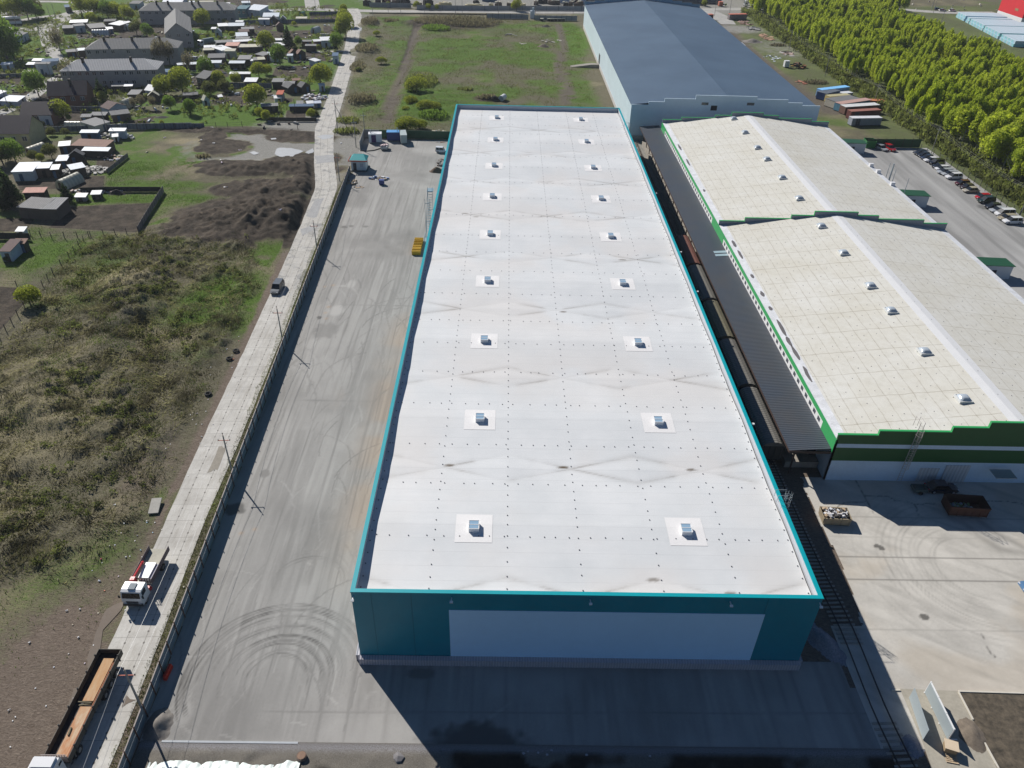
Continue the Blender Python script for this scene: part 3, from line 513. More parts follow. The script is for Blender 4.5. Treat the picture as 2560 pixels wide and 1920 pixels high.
def cage_ladder(x, y, side, ztop, label_parent):
    b = MB()
    for s in (-.3, .3): b.tube((side*.35, s, .3), (side*.35, s, ztop+1.0), .035, 5)
    for i in range(int((ztop+.6)/.35)): b.tube((side*.35, -.3, .4+i*.35), (side*.35, .3, .4+i*.35), .02, 4)
    for i in range(int((ztop-2.2)/.8)+2):
        z = 2.6+i*.8; pr = None
        for k in range(7):
            a = -math.pi/2+math.pi*k/6; p = (side*(.35+.75*math.cos(a)), .42*math.sin(a), z)
            if pr: b.tube(pr, p, .022, 4)
            pr = p
    for k in range(5):
        a = -math.pi/2+math.pi*(k+1)/6; b.tube((side*(.35+.75*math.cos(a)), .42*math.sin(a), 2.6), (side*(.35+.75*math.cos(a)), .42*math.sin(a), ztop+1.0), .018, 4)
    for s in (-.5, .5): b.tube((-side*.8, s, ztop+1), (side*.5, s, ztop+1), .03, 5); b.tube((-side*.8, s, ztop), (-side*.8, s, ztop+1), .03, 5)
    b.build('cage_ladder', GALV, label_parent, (x-label_parent.location.x, y-label_parent.location.y, 0))
cage_ladder(X1, atx('n', 690, 1360, X1).y, 1, HT, wh); cage_ladder(X1, atx('f', 445, 1060, X1).y, 1, HT, wh)
# metal stair tower on the yard side
b = MB(); ya, yb_ = atx('t', 575, 960, X0-1).y, atx('t', 590, 770, X0-1).y
sx = X0-1.6
for yq in (ya, yb_):
    for xq in (sx-.5, sx+.5): b.tube((xq, yq, 0), (xq, yq, 12.7), .04, 5)
for i in range(18): t = i/17; b.box(sx, ya+(yb_-ya)*t, 4+7.6*t, .9, .2, .03)
for z in (3.9, 7.5, HT+.0): b.tube((sx-.5, ya, z), (sx+.5, ya, z), .05, 5); b.tube((sx-.5, yb_, z), (sx+.5, yb_, z), .05, 5)
for z in (12.2, 12.7, 4.9): b.tube((sx-.5, ya, z-(z > 6)*7.6), (sx-.5, yb_, z), .035, 5)
b.box(sx, ya-1.2, 3.9, 1.4, 2.4, .08); b.box(sx, yb_+1.0, HT, 1.4, 2.0, .08)
for dy_ in (-2.3, -.2): b.tube((sx-.7, ya+dy_, 0), (sx-.7, ya+dy_, 5), .05, 5)
b.tube((sx-.7, ya-2.3, 5), (sx-.7, ya, 5), .04, 5); b.tube((sx-.7, ya-2.3, 4.5), (sx-.7, ya, 4.5), .03, 5)
pb(b, 'fire_stairs', simple('blue_grey_steel', (.2, .3, .36), .5, .1), wh)
# ---- green-striped gabled warehouses ----
GRN = simple('green_panel', (.012, .10, .022), .5, .12, .2, wave=(1, .6)); GRNC = simple('bright_green_trim', (.03, .36, .10), .45, .05); WHW = simple('white_brick_panel', (.52, .65, .78), .6, .08, .4)  # WHW: white walls, bluish tone of their shade mixed into the base colour
SHDL = simple('parapet_back_sheet', (.3, .33, .37), .6, .1, .4, wave=(0, .3))
PROF = [(47.0, 52.6, 8.5), (52.6, 62.6, 9.28), (62.6, 67.5, 10.12), (67.5, 76.9, 11.1), (76.9, 81.6, 10.4), (81.6, 91.8, 9.65), (91.8, 97.2, 8.9)]
def roofmat(name, base, warmc, ang):
    h = NM(name); p = h.mapv(h.pos(), (1, 1, 1), (0, 0, ang)); q = h.sep(p); pp = h.pos()
    a1 = h.noise(pp, .1, 6, .65); a2 = h.noise(pp, .9, 5, .7); a3 = h.noise(pp, .35, 3, .5)
    def line(v, per, w0): return h.ramp(h.ma('ABSOLUTE', h.ma('SUBTRACT', h.ma('FRACT', h.ma('MULTIPLY', v, 1/per)), .5)), .5-w0*2/per, .5-w0/per)
    wob = h.ma('ADD', q[0], h.ma('MULTIPLY', a3, .5)); wob2 = h.ma('ADD', q[1], h.ma('MULTIPLY', a3, .6))
    l1 = line(wob, 2.05, .045); l2 = line(wob2, 6.1, .05)
    c = h.mix(h.ramp(a1, .3, .7), c3(base), c3(warmc)); c = h.mix(h.ramp(a2, .45, .75, 0, .35), c, c3((.42, .39, .32)))
    c = h.mix(h.ma('MULTIPLY', l1, h.ramp(a2, .3, .7, .08, .55)), c, c3((.25, .21, .15))); c = h.mix(h.ma('MULTIPLY', l2, h.ramp(a1, .3, .7, .15, .7)), c, c3((.25, .21, .15)))
    return h.out(c, .7, spec=.25)
RM = roofmat('aged_membrane', (.66, .65, .605), (.59, .565, .49), .0)
DOME = NM('dome_polycarbonate').out((.42, .47, .52, 1), .2, spec=.6)
def greenhall(y0, y1, label, far):
    t = thing('warehouse', label, 'warehouse', (72, (y0+y1)/2, 0)); xl, xr, xm = 47.0, 97.3, 72.2; ze, zm = 7.4, 10.42
    n = 60
    for sgn, (a, c_) in (('l', (xl+.1, xm)), ('r', (xm, xr-.1))):
        xs_ = np.linspace(a, c_, 8); ys_ = np.linspace(y0+.12, y1-.12, n); Xq, Yq = np.meshgrid(xs_, ys_)
        Zq = ze+(zm-ze)*(1-np.abs(Xq-xm)/(xm-xl))
        o = grid_obj('roof_slope', xs_, ys_, Zq, RM, {}, None, t, False); o.location = (-72, -t.location.y, 0)
    b = MB(); b.slab([(xm-1.3, y0+.4, zm-.10), (xm, y0+.4, zm+.02), (xm, y1-.4, zm+.02), (xm-1.3, y1-.4, zm-.10)], .02); b.slab([(xm, y0+.4, zm+.02), (xm+1.3, y0+.4, zm-.10), (xm+1.3, y1-.4, zm-.10), (xm, y1-.4, zm+.02)], .02); pb(b, 'ridge_strip', simple('ridge_membrane', (.68, .68, .68), .6, .05), t)
    b = MB(); b.bb(xl, xl+.25, y0, y1, 0, 7.35); pb(b, 'side_wall', WHW, t); b = MB(); b.bb(xr-.25, xr, y0, y1, 0, 7.35); pb(b, 'side_wall', WHW, t)
    for yy_, nm in ((y0, 'gable_wall'), (y1-.25, 'gable_wall')):
        if far and yy_ == y0: continue
        b = MB(); b.m = 0
        for a, c_, zt in PROF:
            if yy_ == y0:
                b.m = 0; b.bb(a, c_, yy_, yy_+.25, 0, 3.7); b.m = 1; b.bb(a, c_, yy_, yy_+.25, 3.7, 6.1); b.m = 0; b.bb(a, c_, yy_, yy_+.25, 6.1, 6.8); b.m = 1; b.bb(a, c_, yy_, yy_+.25, 6.8, zt-.12)
            else: b.m = 2; b.bb(a, c_, yy_, yy_+.25, 0, zt-.1)
        pb(b, nm, [WHW, GRN, SHDL], t)
        b = MB()
        for i, (a, c_, zt) in enumerate(PROF):
            b.bb(a-.04, c_+.04, yy_-.06, yy_+.31, zt-.12 if yy_ == y0 else zt-.1, zt)
            if i and PROF[i-1][2] < zt: b.bb(a-.08, a-.042, yy_-.06, yy_+.31, PROF[i-1][2], zt)
            if i and PROF[i-1][2] > zt: b.bb(a+.042, a+.08, yy_-.06, yy_+.31, zt, PROF[i-1][2])
        pb(b, 'parapet_cap', GRNC, t)
    b = MB(); b.bb(xl-.1, xl-.003, y0+.02, y1-.02, 6.75, 7.48); b.bb(xl-.14, xl-.101, y0+.02, y0+5, 5.1, 7.5); b.bb(xl-.14, xl-.101, y1-6, y1-.02, 5.1, 7.5); pb(b, 'green_band', GRNC, t)
    b = MB(); b.bb(xl-.12, xl-.003, y0+5, y1-6, 5.1, 5.75); b.bb(xl-.12, xl-.003, y0+5, y1-6, 6.55, 6.74)
    k = y0+5.0
    while k < y1-6: b.bb(xl-.115, xl-.003, k, k+.95, 5.75, 6.55); k += 1.95
    pb(b, 'window_frame', simple('white_frame', (.8, .8, .8), .4, .03), t)
    b = MB(); b.bb(xl-.06, xl-.004, y0+5.1, y1-6.1, 5.76, 6.54); pb(b, 'window_strip', glassm(), t)
    GS = simple('pale_gutter', (.62, .63, .65), .7, .25, .7); b = MB(); b.slab([(xl+.12, y0+.4, 7.45), (xl+1.5, y0+.4, 7.61), (xl+1.5, y1-.4, 7.61), (xl+.12, y1-.4, 7.45)], .02); pb(b, 'gutter_strip', GS, t); b = MB(); b.slab([(xr-1.5, y0+.4, 7.61), (xr-.12, y0+.4, 7.45), (xr-.12, y1-.4, 7.45), (xr-1.5, y1-.4, 7.61)], .02); pb(b, 'gutter_strip', simple('pale_gutter', (.62, .63, .65), .7, .25, .7), t)
    for k in range(9 if not far else 3):
        b = MB(); y_ = y0+8+rng.random()*(y1-y0-18); L = rng.uniform(1.5, 6); xx = xl+1.0; pp = []
        for i in range(10): a = 2*math.pi*i/10; pp.append((xx+.33*math.cos(a)*rng.uniform(.6, 1.2), y_+L/2*math.sin(a)))
        b.add([(p_[0], p_[1], ze+(p_[0]-xl)*.12+.06) for p_ in pp], [tuple(range(10))]); pb(b, 'wet_patch', simple('gutter_grime', (.13, .12, .12), .5, .2), t)
    b = MB(); k = xl+3
    while k < xr-2:
        yq = y0+1.5
        while yq < y1-1:
            z = ze+(zm-ze)*(1-abs(k-xm)/(xm-xl)); x_ = k+rng.uniform(-.2, .2); b.tube((x_, yq, z-.02), (x_, yq, z+.07), .05, 5); yq += rng.choice((3.0, 3.2, 6.1))
        k += 2.05
    tag(pb(b, 'roof_anchor', simple('anchor_plastic', (.06, .06, .08), .6), t), kind='stuff')
    return t
g1 = greenhall(81.9, 156.3, 'gabled warehouse with aged cream roof and green-and-white striped end wall facing the concrete yard', False)
g2 = greenhall(156.3, 232.2, 'gabled cream-roofed warehouse joined behind the striped one, in front of the blue roof', True)
def dome(t, x, y):
    z = 7.4+3.02*(1-abs(x-72.2)/25.2); vs = []; 
    b = MB(); b.box(0, 0, -.05, 1.9, 1.9, .4); s = b.build('dome_rooflight', simple('rooflight_curb2', (.62, .63, .62), .6, .06), t, (x-t.location.x, y-t.location.y, z)); KIDS[s.name] = []
    n = 8; V = []; F = []
    for i in range(n+1):
        for j in range(n+1):
            u, v = i/n*2-1, j/n*2-1; V.append((u*.82, v*.82, .35+.42*(1-u**4)*(1-v**4)))
    for i in range(n):
        for j in range(n): a = i*(n+1)+j; F.append((a, a+n+1, a+n+2, a+1))
    b = MB(); b.add(V, F); b.build('dome', DOME, s, smooth=True)
for y in (150.7, 137.6, 123.8, 114.6, 101.5, 88.8): dome(g1, 67.3, y)
for y in (229, 215.6, 202.3, 193.1, 179.7, 166.2): dome(g2, 67.4, y)
# wall ladder on the striped end wall
pt = aty('n', 1855, 800, 81.9); pbt = aty('n', 1680, 1215, 81.9)
b = MB(); lx = (pt.x+pbt.x)/2
for s in (-.3, .3): b.tube((lx+s, 81.45, .2), (lx+s, 81.45, 11.1), .035, 5); b.tube((lx+s, 81.45, 11.1), (lx+s, 82.9, 11.1), .03, 5); b.tube((lx+s, 82.9, 11.1), (lx+s, 82.9, 9.5), .03, 5)
for i in range(30): b.tube((lx-.3, 81.45, .4+i*.35), (lx+.3, 81.45, .4+i*.35), .02, 4)
for i in range(3, 12):
    pr = None
    for k in range(7):
        a = math.pi*k/6; p_ = (lx+.42*math.cos(a), 81.45-.7*math.sin(a), .6+i*.85)
        if pr: b.tube(pr, p_, .02, 4)
        pr = p_
for i in range(5): a = math.pi*(i+.5)/5; b.tube((lx+.42*math.cos(a), 81.45-.7*math.sin(a), 3), (lx+.42*math.cos(a), 81.45-.7*math.sin(a), 9.9), .015, 4)
pb(b, 'wall_ladder', simple('rusty_pale_steel', (.42, .38, .36), .5, .15), g1)
b = MB(); b.bb(60.4, 63.2, 81.82, 81.897, .1, 2.6); b.bb(64.0, 67.5, 81.8, 81.897, .1, 3.2); pb(b, 'door', simple('white_gate', (.55, .57, .6), .6, .05, wave=(0, .5)), g1)
b = MB(); b.bb(70, 73, 79.5, 81.4, 2.9, 3.0); pb(b, 'porch_roof', GALV, g1)
def dockhouse(fl, fr, z, lab):
    a = at('h', *fl, z); c_ = at('h', *fr, z); W = 12.2; x0 = 97.4; t = thing('dock_house', lab, 'annex', (x0+W/2+.02, z, 0))
    z = 3.15; b = MB(); b.box(0, 1.8, 0, W, 3.6, z-.1); b.build('wall', WHITEP, t)
    b = MB(); b.slab([(-W/2, -.25, z+.35), (W/2+.3, -.25, z), (W/2+.3, 3.9, z), (-W/2, 3.9, z+.35)], .1)
    b.build('roof', simple('dark_green_sheet', (.01, .085, .035), .5, .1, wave=(0, .4)), t)
    b = MB(); b.box(2.3, -.03, .1, 1.0, .05, 2.0); b.build('door', simple('dark_door', (.05, .05, .06)), t)
dockhouse((210, 62), (400, 90), 230.2, 'green-roofed loading annex farthest along the cream roof, beside the green skip')
dockhouse((880, 660), (1125, 690), 187.6, 'green-roofed loading annex halfway along the car park side')
dockhouse((1800, 1470), (2085, 1505), 147.4, 'nearest green-roofed loading annex at the right edge beside the parked white truck')
for x_, y_ in ((500, 320), (580, 392), (745, 535)):
    a = at('h', x_, y_, 8.3); b = MB(); b.box(0, 0, 0, 1.0, .8, .9); b.tube((.1, -.42, .45), (.1, -.5, .45), .33, 12); tg = g2; b.build('ventilation_unit', simple('unit_white', (.7, .7, .72), .5, .1), tg, (96.4-tg.location.x, a.y-tg.location.y, 7.45))
for x_, y_, hh in ((620, 400, 3.2), (655, 430, 3.6), (680, 460, 2.8), (800, 580, 3.2)):
    a = at('h', x_, y_, 8.3); b = MB(); b.tube((0, 0, -6), (0, 0, hh-1), .22 if x_ == 655 else .08, 8); b.build('flue', GALV, g2, (98.6-72, a.y-g2.location.y, 8.2))
# ---- canopy, platform, columns ----
h = NM('canopy_sheet'); p = h.pos(); q = h.sep(p); wv = h.ma('SINE', h.ma('MULTIPLY', q[1], 2*math.pi/.42))
a1 = h.noise(p, .15, 5, .6); c = h.mix(h.ramp(wv, -1, 1), c3((.02, .027, .04)), c3((.07, .085, .11))); c = h.mix(h.ramp(a1, .4, .75, 0, .5), c, c3((.075, .065, .055)))
CAN = h.out(c, .5, .0, wv, .5, .05)
cn = thing('rail_canopy', 'long dark corrugated canopy over the loading platform beside the train', 'canopy', (44.1, 158, 0))
b = MB(); n = 40
for i in range(n):
    ya = 82.3+i*(236-82.3)/n; yb_ = ya+(236-82.3)/n; b.slab([(41.0, ya, 5.1), (46.85, ya, 5.55), (46.85, yb_, 5.55), (41.0, yb_, 5.1)], .08)
pb(b, 'canopy_roof', CAN, cn)
b = MB(); b.bb(41.0, 46.9, 82.15, 82.3, 4.7, 5.1); b.bb(40.95, 41.1, 82.3, 236, 4.7, 4.95); pb(b, 'edge_beam', simple('brown_steel', (.05, .03, .025), .6), cn)
for i in range(27):
    y = 83.2+i*5.8
    if y < 235: b = MB(); b.tube((0, 0, 0), (0, 0, 4.8), .13, 8); b.tube((0, 0, 3.6), (1.6, 0, 5.1), .08, 6); b.tube((0, 0, 3.2), (0, 1.4, 4.8), .06, 6); b.build('column', simple('brown_steel', (.05, .03, .025), .6), cn, (42.3-44.1, y-158, 0))
for s in ((1410, 605, 1500, 590), (1395, 635, 1510, 620)):
    a = at('m', s[0], s[1], 5.4); b = MB(); b.slab([(44.2-44.1, a.y-158, 5.41), (46.8-44.1, a.y-158, 5.61), (46.8-44.1, a.y-157.0, 5.61), (44.2-44.1, a.y-157.0, 5.41)], .04); b.build('translucent_strip', simple('pale_sheet', (.3, .4, .45), .4, .05), cn)
b = MB(); b.bb(42.0, 46.95, 84.5, 235, 0, 1.1); o = b.build('loading_platform', simple('platform_concrete', (.3, .27, .23), .9)); tag(o, 'raised concrete loading platform under the dark canopy', 'platform')
# ---- blue-roofed hall ----
h = NM('blue_roof_sheet'); p = h.pos(); a1 = h.noise(p, .06, 5, .6); a2 = h.noise(p, 1.2, 4, .75); a3 = h.noise(p, 6, 2, .7)
c = h.mix(h.ramp(a1, .35, .65), c3((.066, .108, .165)), c3((.085, .135, .2))); c = h.mix(h.ramp(a3, .4, .7, 0, .35), c, c3((.05, .08, .12))); BR = h.out(c, .6, spec=.3)
PW = simple('pale_blue_panel', (.60, .72, .80), .5, .07, .12); PW2 = simple('pale_blue_panel2', (.56, .66, .71), .5, .1, .12); CB = simple('concrete_base', (.45, .43, .4), .9)
bh = thing('blue_roof_warehouse', 'large pale-walled hall with a slate-blue gabled roof and stepped end wall', 'warehouse', (67.2, 328, 0))
bx0, bx1, bm, by0, by1 = 38.2, 96.2, 67.4, 239.0, 421.0
b = MB(); b.bb(bx0, bx0+.3, by0+.3, by1, 1.4, 10.7); b.bb(bx1-.3, bx1, by0+.3, by1, 1.4, 10.7); pb(b, 'side_wall', PW2, bh)
b = MB(); b.bb(bx0-.1, bx1+.1, by0-.08, by0+.2, 0, 1.4); b.bb(bx0-.1, bx0+.2, by0+.2, by1, 0, 1.4); b.bb(bx1-.2, bx1+.1, by0+.2, by1, 0, 1.4); pb(b, 'concrete_base', CB, bh)
for a, c_ in ((bx0-.15, bm), (bx1+.15, bm)):
    b = MB(); q = [(a, by0+.31, 10.75), (a, by1-.02, 10.75), (c_, by1-.02, 13.75), (c_, by0+.31, 13.75)]; q = q if a > c_ else q[::-1]; b.slab(q, .15); pb(b, 'roof_slope', BR, bh)
BP = [(38.2, 43.4, 10.8), (43.4, 48.2, 11.75), (48.2, 57.6, 12.8), (57.6, 76.4, 13.95), (76.4, 86.0, 13.2), (86.0, 90.6, 12.35), (90.6, 96.2, 11.6)]
b = MB()
for a, c_, zt in BP: b.bb(a, c_, by0, by0+.3, 1.4, zt)
pb(b, 'gable_wall', PW, bh)
b = MB(); FP = [(38.2, 43, 12.2), (43, 48, 12.8), (48, 53, 13.4), (53, 58, 14.0), (58, 63, 14.6), (63, 72, 15.2), (72, 77, 14.6), (77, 82, 14), (82, 87, 13.4), (87, 92, 12.8), (92, 96.2, 12.2)]
for a, c_, zt in FP: b.bb(a, c_, by1, by1+.3, 1.4, zt)
pb(b, 'rear_gable_wall', simple('blue_back_panel', (.2, .36, .48), .5, .08), bh)
b = MB()
for a, c_, zt in FP: b.bb(a-.05, c_+.05, by1-.1, by1+.4, zt, zt+.12)
pb(b, 'parapet_cap', simple('dark_cap', (.03, .05, .08)), bh)
for q0, q1 in (((1088, 885), (1142, 908)), ((1480, 887), (1538, 911))):
    a, c_ = aty('f', *q0, by0), aty('f', *q1, by0); b = MB(); b.bb(a.x, c_.x, by0-.06, by0-.003, c_.z, a.z); pb(b, 'window', glassm(), bh)
a, c_ = aty('f', 1168, 912, by0), aty('f', 1214, 955, by0); b = MB(); b.bb(a.x, c_.x, by0-.06, by0-.003, c_.z, a.z); pb(b, 'door', simple('black_opening', (.012, .012, .015)), bh)
a = atx('f', 197, 505, bx0); c_ = atx('f', 197, 575, bx0); b = MB(); b.bb(bx0-.05, bx0-.003, c_.y-2, c_.y+2.5, 1.4, 5.0); pb(b, 'side_door', simple('black_opening', (.012, .012, .015)), bh)
rp = thing('loading_ramp', 'concrete ramp rising to the side door of the blue-roofed hall', 'ramp', (bx0-6, c_.y, 0))
b = MB(); b.ext([(-1.6, 0), (1.6, 0), (1.6, 1.2), (-1.6, 1.2)], 2.5, 5.8); b.add([(-6, -1.6, 0), (2.5, -1.6, 0), (2.5, 1.6, 0), (-6, 1.6, 0), (2.5, -1.6, 1.2), (2.5, 1.6, 1.2)], [(3, 2, 1, 0), (0, 1, 4), (2, 3, 5), (0, 4, 5, 3), (1, 2, 5, 4)]); b.build('ramp', simple('ramp_concrete', (.25, .23, .2), .9), rp)
b = MB(); b.bb(33.7, 38.1, 238.0, 238.2, 0, 2.4); o = b.build('fence', simple('dark_green_sheet', (.01, .085, .035), .5, .1)); tag(o, 'dark green sheet fence closing the rail track by the blue-roofed hall', 'fence')
# ================= RAIL =================
tk = thing('rail_track', 'rusty rail siding with pale sleepers running between the warehouses', 'railway track', (40, 140, 0))
TP = [Vector((39.6, 237, 0)), Vector((39.6, 92, 0))]+[at(*q) for q in (('p', 425, 820), ('p', 580, 1095), ('p', 680, 1300), ('q', 1010, 900), ('q', 1110, 1070), ('q', 1270, 1400))]
P = []
for a, c_ in zip(TP[:-1], TP[1:]):
    n = max(1, int((c_-a).length/.6)); P += [a.lerp(c_, i/n) for i in range(n)]
for _ in range(25): P = [P[0]]+[(P[i-1]+P[i]+P[i+1])/3 for i in range(1, len(P)-1)]+[P[-1]]
RU = simple('rail_steel', (.05, .035, .028), .5, .2); SLP = simple('sleeper_concrete', (.34, .31, .27), .9, .3); far_ = MB(); cnt = 0
for s in (-.76, .76):
    b = MB()
    for i in range(0, len(P)-4, 4):
        d = (P[i+4]-P[i]).normalized(); nrm = Vector((d.y, -d.x, 0)); a = P[i]+nrm*s; c_ = P[i+4]+nrm*s
        b.slab([a+nrm*.045+Vector((0, 0, .24)), a-nrm*.045+Vector((0, 0, .24)), c_-nrm*.045+Vector((0, 0, .24)), c_+nrm*.045+Vector((0, 0, .24))], .16)
    pb(b, 'rail', RU, tk)
for i in range(len(P)-2, 1, -1):
    p_ = P[i]; d = (P[i]-P[i-1]); a = math.atan2(d.y, d.x)
    if at('p', 690, 1430).y > p_.y > at('q', 930, 830).y: continue
    if p_.y < 95 and cnt < 95:
        cnt += 1; b = MB(); b.box(0, 0, 0, 2.6, .24, .1, a-math.pi/2+rng.uniform(-.03, .03)); b.build('sleeper', SLP, tk, (p_.x-40+rng.uniform(-.06, .06), p_.y-140, .0))
    else: far_.box(p_.x, p_.y, 0, 2.6, .24, .1, a-math.pi/2)
tag(pb(far_, 'sleeper', SLP, tk), kind='stuff')
def wagon(yn, yf, col, lab, name):
    L = yf-yn-1.0; W = 3.1; t = thing(name, lab, 'railway wagon', (39.75, (yn+yf)/2, 0), 0, 'freight wagons standing on the siding')
    prof = [(-W/2, 3.75), (-W*.36, 4.2), (-W*.15, 4.42), (W*.15, 4.42), (W*.36, 4.2), (W/2, 3.75)]
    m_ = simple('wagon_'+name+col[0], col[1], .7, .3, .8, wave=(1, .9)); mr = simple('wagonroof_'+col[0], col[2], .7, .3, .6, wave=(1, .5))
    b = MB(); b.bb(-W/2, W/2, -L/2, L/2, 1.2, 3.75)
    for i in range(15): y = -L/2+.05+i*(L-.1)/14; b.box(-W/2-.05, y, 1.2, .1, .12, 2.5); b.box(W/2+.05, y, 1.2, .1, .12, 2.5)
    for i in range(4): b.box(-W/2+.3+i*(W-.6)/3, -L/2-.04, 1.2, .1, .08, 2.5)
    b.build('body', m_, t)
    V = [(p[0], -L/2-.05, p[1]) for p in prof]+[(p[0], L/2+.05, p[1]) for p in prof]; n = len(prof)
    b = MB(); b.add(V, [(i, i+1, n+i+1, n+i) for i in range(n-1)]+[tuple(range(n))[::-1], tuple(range(n, 2*n))]); b.build('roof', mr, t)
    b = MB(); b.box(-W/2-.07, 0, 1.3, .06, 2.0, 2.3); b.box(W/2+.07, 0, 1.3, .06, 2.0, 2.3); b.build('door', m_, t)
    b = MB(); b.bb(-1.2, 1.2, -L/2+.2, L/2-.2, .9, 1.2); b.box(0, -L/2-.35, .95, .35, .8, .25); b.box(0, L/2+.35, .95, .35, .8, .25); b.build('underframe', simple('black_steel', (.02, .02, .02)), t)
    for y in (-L/2+2, -L/2+3.8, L/2-2, L/2-3.8): b = MB(); b.tube((-.78, y, .62), (-.64, y, .62), .46, 14); b.tube((.64, y, .62), (.78, y, .62), .46, 14); b.tube((-.6, y, .62), (.6, y, .62), .08, 6); b.build('wheelset', simple('black_steel', (.02, .02, .02)), t)
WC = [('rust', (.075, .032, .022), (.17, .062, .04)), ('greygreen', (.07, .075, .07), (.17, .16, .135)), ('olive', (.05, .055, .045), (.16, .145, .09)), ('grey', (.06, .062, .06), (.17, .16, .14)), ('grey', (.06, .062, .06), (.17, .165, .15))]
WL = ['rusty brown boxcar farthest along the siding, under the canopy edge', 'grey boxcar next to the rusty brown one', 'mottled olive-green roofed boxcar in the middle of the train', 'grey boxcar just behind the nearest one', 'nearest grey boxcar with its end facing the open track']
wy_ = [at('m', 1075, 425, 4.2).y, at('m', 1195, 712, 4.3).y, at('m', 1350, 1060, 4.3).y, at('m', 1512, 1440, 4.3).y, at('n', 405, 430, 4.3).y, at('n', 640, 950, 4.2).y]
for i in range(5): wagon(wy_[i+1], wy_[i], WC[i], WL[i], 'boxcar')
# ================= YARD AND ROADSIDE OBJECTS =================
FP_ = simple('fence_sheet', (.16, .2, .235), .5, .12, .5); FR = simple('rusty_post', (.13, .06, .04), .7, .3)
fe = thing('sheet_fence', 'long grey sheet fence with rusty posts between the slab road and the asphalt yard', 'fence', (FL(120)-.1, 120, 0))
y = 34.0; ya_, yb2 = 34.0, 204.5
b = MB(); b.slab([(FL(ya_), ya_, .15), (FL(yb2), yb2, .15), (FL(yb2), yb2, 1.12), (FL(ya_), ya_, 1.12)], .05); b.slab([(FL(ya_), ya_, 1.17), (FL(yb2), yb2, 1.17), (FL(yb2), yb2, 2.15), (FL(ya_), ya_, 2.15)], .05); pb(b, 'panel', FP_, fe)
b = MB(); b.slab([(FL(ya_)-.06, ya_, 2.18), (FL(ya_)+.06, ya_, 2.18), (FL(yb2)+.06, yb2, 2.18), (FL(yb2)-.06, yb2, 2.18)], .05); b.slab([(FL(ya_)+.03, ya_, .0), (FL(yb2)+.03, yb2, .0), (FL(yb2)+.03, yb2, .2), (FL(ya_)+.03, ya_, .2)], .12); pb(b, 'rail', simple('rail_grey', (.28, .24, .22), .7), fe)
k = 0
while y < yb2:
    b = MB(); b.bb(.04, .12, -.05, .05, 0, 2.4); b.build('post', FR, fe, (FL(y)-fe.location.x, y-120, 0)); y += 2.48
b = MB(); a = at('u', 480, 430); c_ = at('u', 560, 180); e_ = at('u', 860, 190)
def wallseg(b, p, q, h, t=.12, z0=0.0):
    d = (Vector(q)-Vector(p)); n = Vector((-d.y, d.x, 0)).normalized()*t/2; p = Vector((p[0], p[1], z0)); q = Vector((q[0], q[1], z0)); u = Vector((0, 0, h))
    b.add([p+n, q+n, q-n, p-n, p+n+u, q+n+u, q-n+u, p-n+u], [(0, 3, 2, 1), (4, 5, 6, 7), (0, 1, 5, 4), (1, 2, 6, 5), (2, 3, 7, 6), (3, 0, 4, 7)][::1])
wallseg(b, a, c_, 2.4); wallseg(b, c_, e_, 2.4)
o = b.build('fence', simple('concrete_fence', (.22, .23, .24), .9, .2, .5)); tag(o, 'pale grey concrete fence round the corner behind the white generator box', 'fence')
b = MB(); wallseg(b, e_, (-15.3, e_.y, 0), 2.4); o = b.build('fence', simple('dark_green_sheet', (.01, .085, .035), .5, .1, wave=(0, .4))); tag(o, 'dark green sheet fence at the far end of the asphalt yard', 'fence')
CONCP = simple('pole_concrete', (.28, .27, .25), .9, .15); ORG = simple('orange_steel', (.4, .07, .03), .6); INS = simple('insulator', (.05, .04, .04), .3)
poles = []
def pole(x, y, h, label, arm=True, strut=None, mat=CONCP, rz=0, r=.13, group=None, name='power_pole', z=0):
    t = thing(name, label, 'pole', (x, y, z), rz, group); b = MB(); b.tube((0, 0, 0), (0, 0, h), r, 8, r*.7); b.build('shaft', mat, t)
    if strut: b = MB(); b.tube((strut[0], strut[1], 0), (0, 0, h*.85), r*.9, 8, r*.7); b.build('strut', mat, t)
    if arm:
        b = MB(); b.box(0, 0, h-.9, 1.7, .08, .08); b.tube((0, 0, h), (0, 0, h+.35), .03, 5); b.build('crossarm', ORG if arm == 1 else GALV, t)
        b = MB()
        for q in (-.8, .8): b.tube((q, 0, h-.82), (q, 0, h-.6), .07, 6)
        b.tube((0, 0, h+.3), (0, 0, h+.5), .07, 6); b.build('insulator', INS, t)
    poles.append((x, y, h)); return t
pl = []
for i, (x, y) in enumerate([(-36.7, 44.6), (-38.35, 81.05), (-39.8, 116.2), (-41.4, 153.7)]):
    pole(x, y, 7.1, 'concrete road pole with orange crossarm, '+['nearest, beside the long trailer', 'second from the near end', 'third from the near end', 'fourth from the near end'][i], 1, (.5, 3.2) if i == 0 and 0 else None, group='power poles along the slab road', rz=.05); pl.append((x, y, 7.1))
q = at('d', 1885, 980); pole(q.x, q.y, 7.2, 'thin pole by the road beside the start of the yard fence', 1, None, group='power poles along the slab road'); pl.append((q.x, q.y, 7.2))
q = at('d', 2075, 590); pole(q.x, q.y, 8.2, 'tall pale concrete pole outside the yard gate', 2, group='power poles along the slab road'); pl.append((q.x, q.y, 8.2))
q = at('d', 2180, 480); pole(q.x, q.y, 7.6, 'concrete pole standing inside the corner of the yard fence', 2, group='power poles along the slab road')
q = at('d', 1860, 380); pole(q.x, q.y, 8.6, 'leaning two-legged pole at the road bend above the puddle', 1, (1.6, 5.0), group='power poles along the slab road'); pl.append((q.x, q.y, 8.6))
